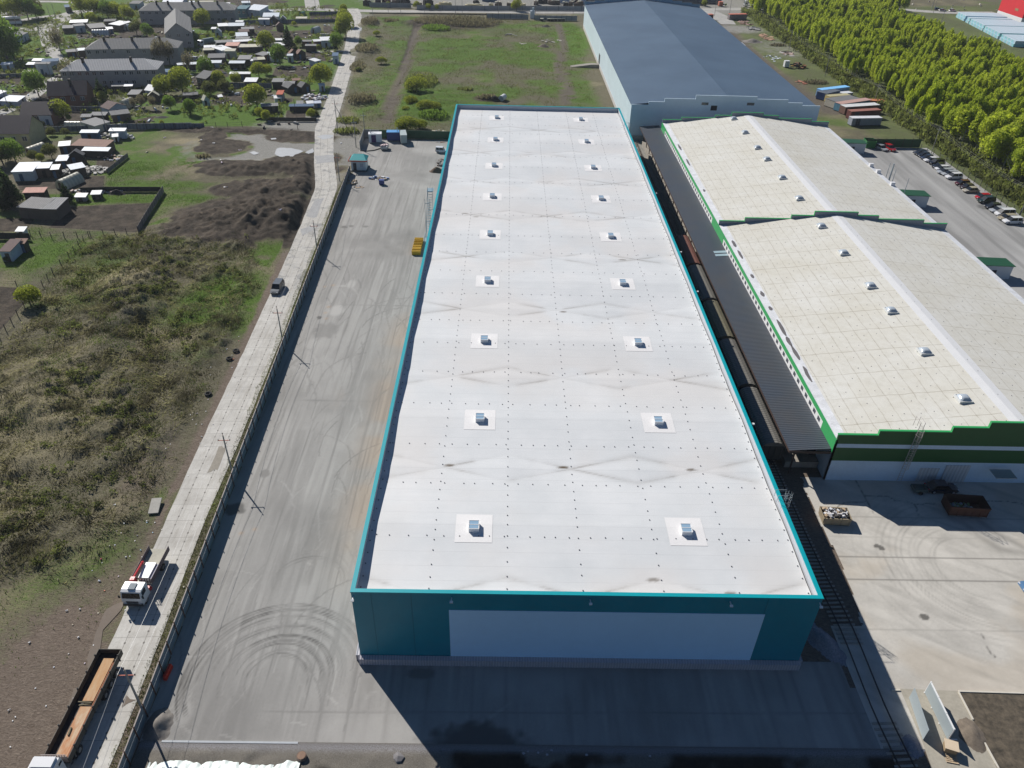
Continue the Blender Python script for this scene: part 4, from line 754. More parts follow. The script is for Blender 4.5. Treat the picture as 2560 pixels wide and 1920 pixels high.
q = at('d', 1405, 390); pole(q.x, q.y, 9.5, 'thin dark wooden pole standing in the churned mud', 0, mat=simple('dark_wood', (.06, .045, .035)), r=.09)
WIRE = simple('wire_alu', (.35, .35, .35), .4)
def wires(P_, label, offs=(-.8, .8), sag=1.0, dz=-.6, r=.016):
    t = thing('power_line', label, 'cable', (P_[0][0], P_[0][1], P_[0][2]))
    for o_ in offs:
        b = MB()
        for a, c_ in zip(P_[:-1], P_[1:]):
            a, c_ = Vector(a), Vector(c_); d = (c_-a).normalized(); n = Vector((d.y, -d.x, 0))*o_; pr = None
            for i in range(9):
                s_ = i/8; p = a.lerp(c_, s_)+n+Vector((0, 0, dz-sag*4*s_*(1-s_)))
                if pr: b.tube(pr-t.location, p-t.location, r, 4)
                pr = p
        b.build('wire', WIRE, t)
wires([(-35.0, 12, 7.1)]+pl[:5], 'two thin pale wires strung above the slab road')
# guard booth
q = at('u', 590, 860); q2 = at('u', 330, 820)
bt = thing('guard_booth', 'small white guard booth with turquoise roof and red fascia at the yard gate', 'booth', ((q.x+q2.x)/2, q.y+2.1, 0), .0)
W = 4.0; b = MB(); b.box(0, 0, .3, W, 4.0, 2.7); b.build('wall', WHITEP, bt); b = MB(); b.box(0, 0, 0, W+.7, 4.8, .3); b.build('base', simple('concrete_dark', (.09, .1, .1)), bt)
b = MB(); z0 = 3.0; hw, hd = W/2+.35, 2.3; b.add([(-hw, -hd, z0), (hw, -hd, z0), (hw, hd, z0), (-hw, hd, z0), (-hw+.9, .8, z0+1.0), (hw-1.2, .8, z0+1.0)], [(3, 2, 1, 0), (0, 1, 5, 4), (1, 2, 5), (2, 3, 4, 5), (3, 0, 4)]); b.build('roof', simple('turquoise_tile', (.0, .36, .37), .5, .12, 1, wave=(1, .35)), bt)
b = MB(); b.box(0, -hd-.04, z0-.22, 2*hw+.5, .08, .3); b.box(-hw-.3, 0, z0-.22, .08, 2*hd, .3); b.build('fascia', simple('red_trim', (.5, .06, .03), .5), bt)
b = MB(); b.box(-1.0, -2.03, .3, .9, .05, 2.0); b.build('door', simple('dark_door', (.05, .05, .06)), bt); b = MB(); b.box(.9, -2.03, 1.3, .9, .05, .9); b.build('window', simple('pale_glass', (.4, .42, .45), .2), bt)
# containers at yard end
def cabin(name, label, cat, r, fl, fr, D, H_, body, roof, door=None, cyl=None, writing=False, ribs=False, leg=.25):
    a, c_ = at(r, *fl), at(r, *fr); d = c_-a; W = d.length; rz = math.atan2(d.y, d.x); ct = (a+c_)/2+Vector((-math.sin(rz), math.cos(rz), 0))*D/2
    t = thing(name, label, cat, ct, rz); b = MB(); b.box(0, 0, leg, W, D, H_-leg)
    if ribs:
        n = int(W/.6)
        for i in range(n): b.box(-W/2+.3+i*.6, -D/2-.03, leg+.1, .12, .06, H_-leg-.2)
    b.build('body', body, t); b = MB(); b.box(0, 0, H_+.003, W+.1, D+.1, .08); b.build('roof', roof, t)
    b = MB(); b.box(-W/2+.2, 0, 0, .2, D-.2, leg); b.box(W/2-.2, 0, 0, .2, D-.2, leg); b.build('skid', simple('black_steel', (.02, .02, .02)), t)
    if door: b = MB(); b.box(door[0]*W, -D/2-.03, leg+.08, door[1]*W, .06, H_-leg-.3); b.build('door', door[2], t)
    if cyl: b = MB(); b.tube((cyl*W, -D*.1, H_), (cyl*W, -D*.1, H_+1.2), .12, 8); b.build('chimney', GALV, t)
    return t
WB = simple('white_box', (.72, .72, .74), .5, .06); BLU = simple('blue_box', (.02, .05, .22), .5, .1); BLR = simple('blue_box_roof', (.06, .28, .6), .5, .1)
cabin('generator_box', 'white generator box with purple doors and a chimney in the yard corner', 'container', 'u', (655, 305), (910, 300), 2.4, 2.7, WB, WB, (-.12, .36, simple('purple_door', (.05, .015, .12), .5)), -.35)
cabin('generator_box', 'blue generator container between the white box and the pale grey cabin', 'container', 'u', (1010, 265), (1270, 265), 2.4, 2.7, BLU, BLR, None, .3, ribs=True)
cabin('storage_cabin', 'tall pale grey-green storage cabin beside the blue container', 'container', 'u', (1285, 325), (1410, 320), 5.2, 2.7, simple('pale_green_sheet', (.4, .45, .44), .5, .08), simple('pale_green_roof', (.36, .42, .42), .5, .08), (.0, .8, simple('pale_green_sheet', (.4, .45, .44), .5, .08)))
t = thing('yellow_pallet_stack', 'stack of yellow formwork beams on pallets beside the teal warehouse wall', 'stack', at('t', 468, 1150))
YL = simple('yellow_paint', (.62, .38, .02), .5, .15)
for i in range(9): b = MB(); b.box(rng.uniform(-.05, .05), i*.85-.3, .0+rng.uniform(0, .1), 1.9, .7, .75+rng.uniform(-.1, .2)); b.box(0, i*.85-.3, .0, 1.95, .12, 1.0); b.build('bundle', YL, t)
# debris generator: a jumble of bent boards, bags and sheets
def junk(name, label, cat, r, x, y, rx_, ry_, n, cols, h=.5, sz=(.3, 1.2), rz=0, loc=None, z=0):
    c = loc or at(r, x, y); mats = [simple('junk_%.2f_%.2f_%.2f' % k, k, .7, .3, 3) for k in cols]; b = MB()
    for i in range(n):
        a = rng.random()*6.283; q = math.sqrt(rng.random()); px, py = math.cos(a)*q*rx_, math.sin(a)*q*ry_; b.m = rng.randrange(len(mats)); s1, s2, s3 = rng.uniform(*sz), rng.uniform(*sz)*.6, rng.uniform(.05, .35)*h*2
        zz = rng.random()*h*(1-q*.8); b.box(px, py, zz, s1, s2, s3, rng.random()*3.14, rng.uniform(-.4, .4))
    o = b.build(name, mats, None, (c.x, c.y, z), rz); return tag(o, label, cat)
junk('rubbish_pile', 'pile of white and blue wrapping and boards lying on the asphalt yard', 'rubbish', 'u', 850, 1000, 2.6, 1.4, 40, [(.6, .6, .62), (.08, .16, .35), (.35, .28, .22), (.3, .35, .4)])
t = thing('blue_waste_bin', 'dark blue waste bin standing by the rubbish on the asphalt yard', 'bin', at('u', 900, 1130)); b = MB(); b.box(0, .5, .15, 1.3, 1.0, 1.1); b.build('body', BLU, t); b = MB(); b.box(0, .5, 1.26, 1.36, 1.06, .08); b.build('lid', BLU, t)
junk('rubbish_pile', 'pile of white sacks and boards against the yard fence', 'rubbish', 'u', 330, 1080, 1.0, 1.8, 22, [(.62, .62, .65), (.4, .3, .2), (.1, .09, .08)])
junk('timber_scrap', 'small scraps of timber and plastic lying near the yard fence', 'rubbish', 'u', 470, 1165, 1.2, .7, 9, [(.4, .3, .2), (.08, .12, .2)], .2)
junk('timber_offcuts', 'stack of planks near the green fence at the warehouse corner', 'timber', 'u', 2080, 285, 1.8, .4, 9, [(.35, .2, .12), (.5, .48, .45)], .2)
t = thing('flatbed_trailer', 'light grey skip trailer loaded with bags standing on the asphalt yard', 'trailer', at('u', 955, 440)); b = MB(); b.box(0, .9, .4, 2.0, 2.6, .7); b.build('body', simple('trailer_grey', (.42, .42, .42)), t); b = MB()
for q in (-.6, 0, .6): b.box(q, .8+q*.4, 1.12, .6, 1.5, .35, q)
b.build('load', simple('load_pinkish', (.55, .42, .42), .8, .4, 3), t)
for sx_ in (-1.0, 1.0): b = MB(); b.tube((sx_-.08, .6, .35), (sx_+.08, .6, .35), .35, 12); b.build('wheel', simple('tyre_rubber', (.02, .02, .02), .9), t)
b = MB(); prv = None
for p_ in (('u', 480, 445), ('u', 600, 455), ('u', 750, 440), ('u', 880, 400)):
    c = at(*p_, .12)
    if prv: b.tube(prv, c, .14, 6)
    prv = c
tag(b.build('hose', simple('dark_hose', (.04, .035, .03))), 'dark hose curving over the asphalt to the skip trailer', 'hose')
def heap(name, label, cat, c, rx_, ry_, h, mat, rough=.3, n=26, z=0, rz=0):
    xs_ = np.linspace(-1, 1, n); X, Y = np.meshgrid(xs_, xs_); D = np.hypot(X, Y); nz = fbm(X*rx_+c.x, Y*ry_+c.y, .9/max(.6, min(rx_, ry_))*2, 4)
    D2 = D+(nz-.5)*.5; H_ = h*(ss(1, .0, D2)*(1-rough+2*rough*nz)); m_ = D2 < 1.02
    me = raw_mesh(name, np.stack([X*rx_, Y*ry_, H_-.02], -1).reshape(-1, 3), np.stack([(i_ := np.arange(n*n).reshape(n, n))[:-1, :-1], i_[:-1, 1:], i_[1:, 1:], i_[1:, :-1]], -1).reshape(-1, 4)[(m_[:-1, :-1] & m_[1:, 1:]).reshape(-1)], mat, True)
    o = bpy.data.objects.new(name, me); COL.objects.link(o); o.location = (c.x, c.y, z); o.rotation_euler = (0, 0, rz); return tag(o, label, cat)
SOIL = simple('soil_brown', (.055, .04, .03), .95, .4, 1.5); GRAV = simple('gravel_grey', (.17, .155, .14), .95, .3, 3, tint=(.2, .18, .16)); GRV2 = simple('gravel_blue', (.23, .23, .26), .95, .45, 5)
heap('sand_heap', 'brown sand heap against the warehouse wall in the yard', 'heap', at('u', 1990, 860), 2.2, 1.6, 1.4, simple('sand_brown', (.13, .09, .06), .95, .3, 2))
junk('scrap_pile', 'dark scrap metal pile by the warehouse wall behind the sand heap', 'scrap', 'u', 2080, 690, .9, 3.2, 18, [(.03, .03, .03), (.12, .07, .05), (.2, .2, .2)])
heap('gravel_heap', 'grey gravel heap at the corner of the yard fence by the tarpaulin', 'heap', at('k', 1370, 1300), 1.6, 2.2, .9, GRAV)
heap('gravel_heap', 'pale ballast heap in shade beside the rail track and warehouse corner', 'heap', at('p', 470, 1400), 1.5, 3.6, 1.1, GRV2, rz=.5)
heap('gravel_heap', 'small pale gravel heap beside the track near the sheet panels', 'heap', at('q', 1240, 1050), 1.2, 1.4, .6, GRV2)
# front strip: gravel shoulder, kerb beam, tarp, boulders
yx = np.arange(-36, 48, .4); yy = np.arange(30, 41.45, .3); X, Y = np.meshgrid(yx, yy); zz = .05+(fbm(X, Y, .6, 4)-.3)*.5*ss(41, 40, Y)
kp = (X > FL(Y)+.1) & (X < 40)
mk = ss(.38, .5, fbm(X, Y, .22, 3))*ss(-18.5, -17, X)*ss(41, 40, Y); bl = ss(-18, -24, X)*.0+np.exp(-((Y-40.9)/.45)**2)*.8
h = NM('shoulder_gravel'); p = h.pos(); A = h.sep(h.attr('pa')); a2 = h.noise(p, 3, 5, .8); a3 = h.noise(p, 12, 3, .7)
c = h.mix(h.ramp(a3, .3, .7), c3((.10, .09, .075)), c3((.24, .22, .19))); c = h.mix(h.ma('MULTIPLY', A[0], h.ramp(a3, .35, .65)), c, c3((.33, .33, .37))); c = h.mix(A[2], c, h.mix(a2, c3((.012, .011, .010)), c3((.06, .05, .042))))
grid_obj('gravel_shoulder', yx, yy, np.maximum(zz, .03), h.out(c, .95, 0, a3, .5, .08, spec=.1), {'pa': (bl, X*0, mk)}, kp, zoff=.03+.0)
t = thing('kerb_beam', 'long pale concrete kerb beam along the front edge of the asphalt yard', 'kerb', (-27, 41.3, 0)); b = MB(); a = at('k', 1405, 1418); c_ = at('r', 575, 1262); b.bb(a.x+27, c_.x+27, -.1, .12, -.75, .12); b.build('beam', simple('kerb_concrete', (.42, .44, .46), .8, .08), t)
# white tarpaulin
nx_, ny_ = 90, 26; xs_ = np.linspace(-33.9, -19.2, nx_); ys_ = np.linspace(34.5, 39.2, ny_); X, Y = np.meshgrid(xs_, ys_)
Y2 = Y+(fbm(X, Y*0, .8, 3)-.5)*.7; zz = .05+.35*np.sin(math.pi*np.clip((Y-34.5)/4.7, 0, 1))+.16*np.abs(np.sin(X*4+fbm(X, Y, .6, 3)*9))+fbm(X*2, Y*.4, 1.2, 3)*.2
me = raw_mesh('tarpaulin', np.stack([X+(fbm(X, Y, .6, 2)-.5)*.6, Y2, zz], -1).reshape(-1, 3), np.stack([(i_ := np.arange(nx_*ny_).reshape(ny_, nx_))[:-1, :-1], i_[:-1, 1:], i_[1:, 1:], i_[1:, :-1]], -1).reshape(-1, 4), simple('tarp_white', (.74, .80, .76), .5, .06), True)
o = bpy.data.objects.new('tarpaulin', me); COL.objects.link(o); tag(o, 'crumpled white tarpaulin spread over gravel at the bottom edge', 'tarpaulin')
def rock(r, x, y, s, lab, col=(.2, .19, .19), name='boulder', group='lumps of broken concrete at the edge of the asphalt'):
    c = at(r, x, y); b = MB(); n = 7; vs = [(0, 0, s*.9)]; 
    for j in range(2):
        for i in range(n): a = 6.283*i/n; rr = s*(1.0 if j else .7)*rng.uniform(.75, 1.2); vs.append((math.cos(a)*rr, math.sin(a)*rr, s*(.65, 0)[j]))
    fs = [(0, 1+i, 1+(i+1) % n) for i in range(n)]+[(1+i, 1+n+i, 1+n+(i+1) % n, 1+(i+1) % n) for i in range(n)]; b.add(vs, fs)
    o = b.build(name, simple('rock_%.2f' % col[0], col, .9, .3, 2), None, (c.x, c.y, -.2)); return tag(o, lab, 'rock', group)
rock('r', 1340, 1400, .75, 'largest round grey boulder at the sunlit edge of the asphalt'); rock('r', 1280, 1410, .4, 'small boulder touching the largest round one'); rock('r', 1235, 1350, .25, 'tiny pale stone left of the largest boulder')
for i, (x, y, s_) in enumerate([(110, 1215, .35), (140, 1215, .32), (190, 1230, .4), (125, 1250, .3), (220, 1215, .35), (290, 1225, .4), (355, 1240, .45), (385, 1210, .38), (500, 1235, .3), (540, 1268, .35), (630, 1240, .4), (860, 1240, .35), (965, 1235, .3), (1065, 1250, .4), (1130, 1265, .35), (1195, 1270, .3), (1385, 1298, .35), (1520, 1300, .35)]):
    rock('s', x, y, s_, 'pale lump of broken concrete in shade along the edge, %s from the left' % ordn(i), (.36, .36, .4))
t = thing('concrete_well_ring', 'rusty topped concrete well ring at the corner of the kerb', 'manhole', at('r', 600, 1400)); b = MB(); b.tube((0, 0, -.6), (0, 0, .5), .5, 14); b.build('ring', simple('ring_concrete', (.16, .12, .1), .9), t); b = MB(); b.tube((0, 0, .5), (0, 0, .56), .42, 14); b.build('cover', simple('cover_rust', (.25, .16, .11), .9, .4, 3), t)
o = None
t = thing('plastic_barrier', 'bright orange-red plastic barrier leaning at the fence in the yard', 'barrier', at('k', 1440, 880), -.05); b = MB(); b.box(0, .5, 0, .35, 1.7, .3); b.box(0, .5, .3, .25, 1.6, .35); b.build('body', simple('orange_plastic', (.6, .04, .02), .5, .1), t)
b = MB()
for i in range(5): b.box(.0, -.1+i*.32, .66, .3, .06, .06)
b.build('rib', simple('orange_plastic', (.6, .04, .02), .5, .1), t)
# concrete slab and tyres, litter in the field
c = at('j', 1345, 930); b = MB(); b.box(0, 0, .25, 1.3, 2.6, .18, .15, .12); o = b.build('concrete_slab', simple('slab_pale', (.4, .38, .34), .9, .2, 2), None, (c.x, c.y, 0)); tag(o, 'tilted pale concrete slab lying on the verge left of the road', 'slab')
TY = simple('tyre_rubber', (.02, .02, .02), .9)
def torus(b, R_, r_, z, n=16, m_=8):
    V = []; F = []
    for i in range(n):
        for j in range(m_): a, e = 6.283*i/n, 6.283*j/m_; V.append(((R_+r_*math.cos(e))*math.cos(a), (R_+r_*math.cos(e))*math.sin(a), z+r_*math.sin(e)))
    for i in range(n):
        for j in range(m_): F.append((i*m_+j, ((i+1) % n)*m_+j, ((i+1) % n)*m_+(j+1) % m_, i*m_+(j+1) % m_))
    b.add(V, F)
for (r, x, y, lab) in (('i', 2040, 1102, 'black tyre nearest the road edge among the three on the verge'), ('i', 1982, 1170, 'black tyre lying beside an orange rag'), ('i', 1800, 1475, 'lone black tyre nearest the camera on the verge')):
    c = at(r, x, y); b = MB(); torus(b, .42, .17, .17); o = b.build('tyre', TY, None, (c.x, c.y, .02)); tag(o, lab, 'tyre', 'discarded tyres on the verge')
lit = [('i', 2018, 1170, (.6, .1, .04)), ('i', 1655, 250, (.7, .7, .7)), ('j', 1000, 928, (.7, .72, .75)), ('j', 1075, 1080, (.7, .7, .7)), ('j', 878, 1383, (.6, .1, .15)), ('j', 350, 1113, (.06, .07, .12)), ('j', 1700, 122, (.6, .5, .6)), ('j', 1743, 318, (.65, .65, .65)), ('j', 1085, 1360, (.7, .72, .75)), ('j', 800, 1487, (.7, .7, .7)), ('j', 860, 1565, (.6, .65, .75)), ('j', 1220, 1298, (.3, .5, .65)), ('j', 1275, 1048, (.6, .58, .52)), ('k', 690, 285, (.7, .7, .7)), ('k', 575, 305, (.7, .7, .7)), ('k', 680, 532, (.7, .7, .7)), ('k', 258, 575, (.7, .7, .7)), ('k', 82, 1158, (.7, .7, .7)), ('k', 1590, 98, (.65, .6, .45)), ('d', 515, 745, (.75, .75, .75)), ('d', 297, 512, (.75, .75, .75)), ('d', 440, 560, (.7, .7, .7)), ('d', 530, 803, (.6, .6, .6)), ('d', 1500, 1028, (.7, .65, .65)), ('d', 1210, 1447, (.6, .55, .65)), ('d', 580, 1078, (.5, .48, .46)), ('d', 1895, 545, (.7, .7, .7)), ('d', 738, 625, (.6, .6, .6)), ('c', 1900, 65, (.6, .6, .6)), ('c', 1700, 235, (.4, .34, .24))]
b = MB(); cols = [simple('litter_%.2f_%.2f' % (c[0], c[2]), c, .6, .1) for *_, c in lit]
for i, (r, x, y, cc) in enumerate(lit):
    c = at(r, x, y); z = max(zg(c.x, c.y), 0); b.m = i; s_ = .5 if r in 'dc' else .13
    for k in range(3): b.box(c.x+rng.uniform(-s_, s_)*.7, c.y+rng.uniform(-s_, s_)*.7, z+.03, s_*rng.uniform(.5, 1.3), s_*rng.uniform(.3, .8), .12, rng.random()*3, rng.uniform(-.5, .5))
for i in range(70):
    y = rng.uniform(40, 120); x = rng.uniform(-50, -43.5) if y < 120 else 0; b.m = rng.randrange(len(cols)); b.box(x, y, max(zg(x, y), 0)+.02, .14, .1, .05, rng.random()*3)
tag(b.build('litter', cols), 'scattered bits of pale litter across the rough field and verge', 'litter', kind='stuff')
# ================= VEHICLES =================
PAINT = {}
def paint(name, col, rough=.25):
    if name not in PAINT: h = NM('paint_'+name); h.b.inputs['Coat Weight'].default_value = .5; PAINT[name] = h.out(c3(col), rough, 0, spec=.5)
    return PAINT[name]
CARC = {'white': (.7, .7, .71), 'silver': (.36, .38, .4), 'grey': (.13, .14, .15), 'black': (.012, .012, .014), 'dark_blue': (.012, .018, .04), 'dark_green': (.015, .03, .025), 'red': (.42, .012, .015), 'maroon': (.09, .012, .012), 'beige': (.42, .38, .3), 'brown': (.05, .03, .025), 'gold': (.35, .3, .2), 'light_blue': (.1, .2, .35)}
def loft(b, secs):
    n = len(secs[0]); base = len(b.v); V = [p for s in secs for p in s]; F = []
    for i in range(len(secs)-1):
        for j in range(n): F.append((i*n+j, i*n+(j+1) % n, (i+1)*n+(j+1) % n, (i+1)*n+j))
    F.append(tuple(range(n))[::-1]); F.append(tuple(range((len(secs)-1)*n, len(secs)*n))); b.add(V, F)
def car(label, col, kind, x, y, rz, group=None, name='parked_car', z=0.0, cat='car'):
    t = thing(name, label, cat, (x, y, z), rz, group)     # front towards +x
    L, W, H_ = {'sedan': (4.5, 1.75, 1.45), 'hatch': (4.0, 1.7, 1.5), 'suv': (4.6, 1.85, 1.72), 'wagon': (4.6, 1.75, 1.5), 'van': (4.7, 1.85, 1.95), 'jeep': (3.75, 1.68, 1.65)}[kind]
    p = paint(col, CARC[col]); hl = L/2; sh = H_*.56
    ys_ = [(-hl, .55, .86, .72), (-hl+.12, .32, .93, .9), (-hl*.55, .28, 1, 1.0), (0, .26, 1, 1.0), (hl*.45, .28, 1, .98), (hl-.35, .3, .95, .86), (hl, .42, .8, .72)]
    secs = [[(xx, -W/2*w_, zb), (xx, W/2*w_, zb), (xx, W/2*w_, sh*zt*.8), (xx, W/2*w_*.93, sh*zt), (xx, -W/2*w_*.93, sh*zt), (xx, -W/2*w_, sh*zt*.8)] for xx, zb, w_, zt in ys_]
    b = MB(); loft(b, secs); b.build('body', p, t)
    r0, r1, f1, f0 = {'sedan': (-.40, -.26, .08, .26), 'hatch': (-.47, -.40, .1, .3), 'suv': (-.48, -.43, .1, .27), 'wagon': (-.48, -.42, .08, .27), 'van': (-.49, -.45, .2, .36), 'jeep': (-.48, -.46, .08, .17)}[kind]
    def sec(xx, z, w_): return (xx*L, w_*W/2, z)
    b = MB(); V = []
    for fx, z, w_ in ((r0, sh*.96, .93), (r1, H_-.03, .76), (f1, H_-.04, .76), (f0, sh*.93, .92)): V += [(fx*L, -w_*W/2, z), (fx*L, w_*W/2, z)]
    b.add(V, [(0, 1, 3, 2), (2, 3, 5, 4), (4, 5, 7, 6), (0, 2, 4, 6), (1, 7, 5, 3), (0, 6, 7, 1)]); b.build('window', glassm('car_glass', (.015, .018, .022)), t)
    b = MB(); b.slab([(r1*L-.02, -.77*W/2, H_), (f1*L+.03, -.77*W/2, H_-.01), (f1*L+.03, .77*W/2, H_-.01), (r1*L-.02, .77*W/2, H_)], .06)
    for s in (-1, 1):
        for fx in ((r1+f1)/2,)+((r1+.03,) if kind != 'sedan' else ()): b.slab([(fx*L-.05, s*.925*W/2, sh*.95), (fx*L+.06, s*.925*W/2, sh*.95), (fx*L+.06, s*.775*W/2, H_-.04), (fx*L-.05, s*.775*W/2, H_-.04)][::s], .02)
    b.build('roof', p, t)
    for s in (-1, 1):
        for xx in (-L*.31, L*.31):
            b = MB(); b.tube((xx, s*(W/2-.2), .32), (xx, s*(W/2+.01), .32), .32, 14); wq = b.build('wheel', TY, t); KIDS[wq.name] = []; b = MB(); b.tube((xx, s*(W/2), .32), (xx, s*(W/2+.025), .32), .19, 10); b.build('rim', simple('rim_silver', (.4, .4, .42), .3), wq)
        b = MB(); b.box(hl-.12, s*W*.33, sh*.62, .2, .32, .14); b.build('headlight', simple('lamp_clear', (.6, .6, .62), .15), t)
        b = MB(); b.box(-hl+.08, s*W*.36, sh*.68, .14, .22, .18); b.build('tail_light', simple('lamp_red', (.35, .01, .01), .2), t)
    return t
q = at('l', 620, 855); q2 = at('l', 590, 700)
car('grey crossover driving along the slab road towards the camera', 'grey', 'suv', (at('l', 540, 810).x+at('l', 640, 800).x)/2+.15, at('l', 590, 790).y+1.0, -math.pi/2-.06, name='moving_car')
q = at('u', 2090, 500); car('white boxy off-road car parked in the yard close to the warehouse wall', 'white', 'jeep', q.x, q.y+.8, -.12)
kinds = ['black sedan', 'black sedan', 'dark_blue sedan', 'white sedan', 'black suv', 'black sedan', 'white hatch', 'silver wagon', 'silver wagon', 'white suv', 'maroon hatch', 'brown sedan', 'beige sedan', 'red hatch', 'dark_green suv', 'black hatch', 'silver sedan', 'white van', 'gold wagon', 'white suv']
pos = [(1010, 215), (1050, 240), (1090, 270), (1135, 300), (1190, 330), (1225, 370), (1258, 400), (1290, 435), (1345, 460), (1390, 495), (1490, 570), (1550, 610), (1590, 650), (1725, 730), (1765, 770), (1840, 840), (1905, 880), (1975, 925), (2005, 970), (2065, 1010)]
for i, ((px_, py_), kd) in enumerate(zip(pos, kinds)):
    c_, kk = kd.rsplit(' ', 1); q = at('h', px_, py_); car('%s %s, %s from the far end of the parked row' % (c_.replace('_', ' '), {'hatch': 'hatchback', 'suv': 'off-road car'}.get(kk, kk), ordn(i)), c_, kk, q.x+.2, q.y+.3, math.pi+rng.uniform(-.05, .05)+.12, 'cars parked along the forest fence')
q = at('h', 590, 178); car('silver estate parked nose-out by the green fence, next to the red car', 'silver', 'wagon', q.x, q.y+1.8, -math.pi/2+.35, 'cars by the green fence')
q = at('h', 680, 182); car('red off-road car parked nose-out by the green fence', 'red', 'suv', q.x, q.y+1.8, -math.pi/2+.35, 'cars by the green fence')
q = at('D', 800, 225); car('dark sedan parked in the shade of the striped wall in front of the open trailer', 'dark_blue', 'sedan', q.x, q.y+.6, .0)
q = at('n', 915, 1060); car('dusty silver van parked under the end of the dark canopy', 'silver', 'van', q.x+.3, q.y+1.2, -math.pi/2)
q = at('C', 1030, 110)
for r, x, y, cl, kd, lb in (('B', 700, 205, 'silver', 'sedan', 'silver car on the far road nearest the tall pole'), ('B', 885, 210, 'white', 'sedan', 'pale car on the far road beside the container stacks'), ('B', 610, 190, 'black', 'hatch', 'dark car on the far road half behind the silver one'), ('b', 428, 510, 'white', 'hatch', 'white car parked behind the tank truck in the village'), ('a', 1855, 270, 'silver', 'sedan', 'silver car parked below the farthest apartment block'), ('b', 380, 265, 'white', 'hatch', 'white car parked near the birch below the farthest block'), ('b', 200, 695, 'white', 'hatch', 'white car beside the sheds right of the grey block'), ('C', 250, 75+20, 'black', 'suv', 'dark car left of the green bush beyond the far road')):
    q = at(r, x, y); car(lb, cl, kd, q.x, q.y, rng.choice((.1, .2, math.pi)))
# small open trailer, skips, big bin
q = at('D', 410, 250); t = thing('open_trailer', 'small open utility trailer behind the dark sedan in the shade', 'trailer', (q.x, q.y+.6, 0), 0); b = MB()
b.box(0, 0, .45, 1.9, 1.3, .06); b.box(0, .65, .45, 1.9, .05, .45); b.box(0, -.65, .45, 1.9, .05, .45); b.box(-.95, 0, .45, .05, 1.35, .45); b.box(.95, 0, .45, .05, 1.35, .45); b.build('body', simple('trailer_green', (.10, .13, .12), .6), t); b = MB(); b.tube((.9, 0, .45), (1.9, 0, .45), .04, 6); b.build('drawbar', TY, t)
for s in (-1, 1): b = MB(); b.tube((0, s*.72-.08, .3), (0, s*.72+.08, .3), .3, 12); b.build('wheel', TY, t)
def skip(label, x, y, L, W, H_, rz, col, name, fill, fcols, z0=.15):
    t = thing(name, label, 'skip', (x, y, 0), rz); m_ = simple('skip_'+name+str(col[0]), col, .8, .4, 1.2, tint=(col[0]*.8, col[1]*.7, col[2]*.6)); b = MB()
    b.box(0, 0, z0, L, W, .1)
    for s in (-1, 1): b.slab([(-L/2, s*W/2, z0), (L/2, s*W/2, z0), (L/2+.12, s*(W/2+.08), H_), (-L/2-.12, s*(W/2+.08), H_)][::s], .07)
    for s in (-1, 1): b.slab([(s*L/2, -W/2, z0), (s*L/2, W/2, z0), (s*(L/2+.12), W/2+.08, H_), (s*(L/2+.12), -W/2-.08, H_)][::-s], .07)
    b.build('tub', m_, t); b = MB(); n = int(L/.9)
    for i in range(n+1): b.box(-L/2+i*L/n, -W/2-.1, z0, .1, .12, H_-z0); b.box(-L/2+i*L/n, W/2+.1, z0, .1, .12, H_-z0)
    b.box(0, -W/2-.1, H_-.12, L+.3, .14, .12); b.box(0, W/2+.1, H_-.12, L+.3, .14, .12); b.build('rib', m_, t)
    if fill:
        ms = [simple('junk_%.2f_%.2f_%.2f' % k, k, .7, .3, 3) for k in fcols]; b = MB()
        for i in range(fill[4]): b.m = rng.randrange(len(ms)); b.box(rng.uniform(fill[0], fill[1]), rng.uniform(-W/2+.25, W/2-.25)*fill[3], fill[2]+rng.uniform(-.3, .15), rng.uniform(.15, .55), rng.uniform(.1, .4), rng.uniform(.08, .3), rng.random()*3, rng.uniform(-.5, .5))
        b.build('rubbish', ms, t)
    return t
q0, q1 = at('p', 480, 400), at('p', 700, 402); skip('pale rusty skip heaped with white bags in the sunlight', (q0.x+q1.x)/2, q0.y+1.2, 3.4, 2.0, 1.35, -.05, (.36, .32, .24), 'rubbish_skip', (-1.5, 1.5, 1.3, 1, 120), [(.6, .6, .62), (.65, .62, .6), (.03, .03, .035), (.4, .3, .2)])
q0, q1 = at('D', 920, 650), at('D', 1560, 690); skip('long rusty brown skip standing in the building shade', (q0.x+q1.x)/2, q0.y+1.3, (q1-q0).length, 2.4, 1.9, math.atan2(q1.y-q0.y, q1.x-q0.x), (.10, .045, .032), 'long_skip', (-2.4, .8, .6, .9, 110), [(.3, .32, .3), (.2, .28, .12), (.3, .33, .4)], .3)
q = at('h', 440, 140); skip('green skip beside the farthest loading annex', q.x, q.y+1.4, 2.6, 3.6, 2.2, -.1, (.02, .17, .05), 'green_skip', None, [])
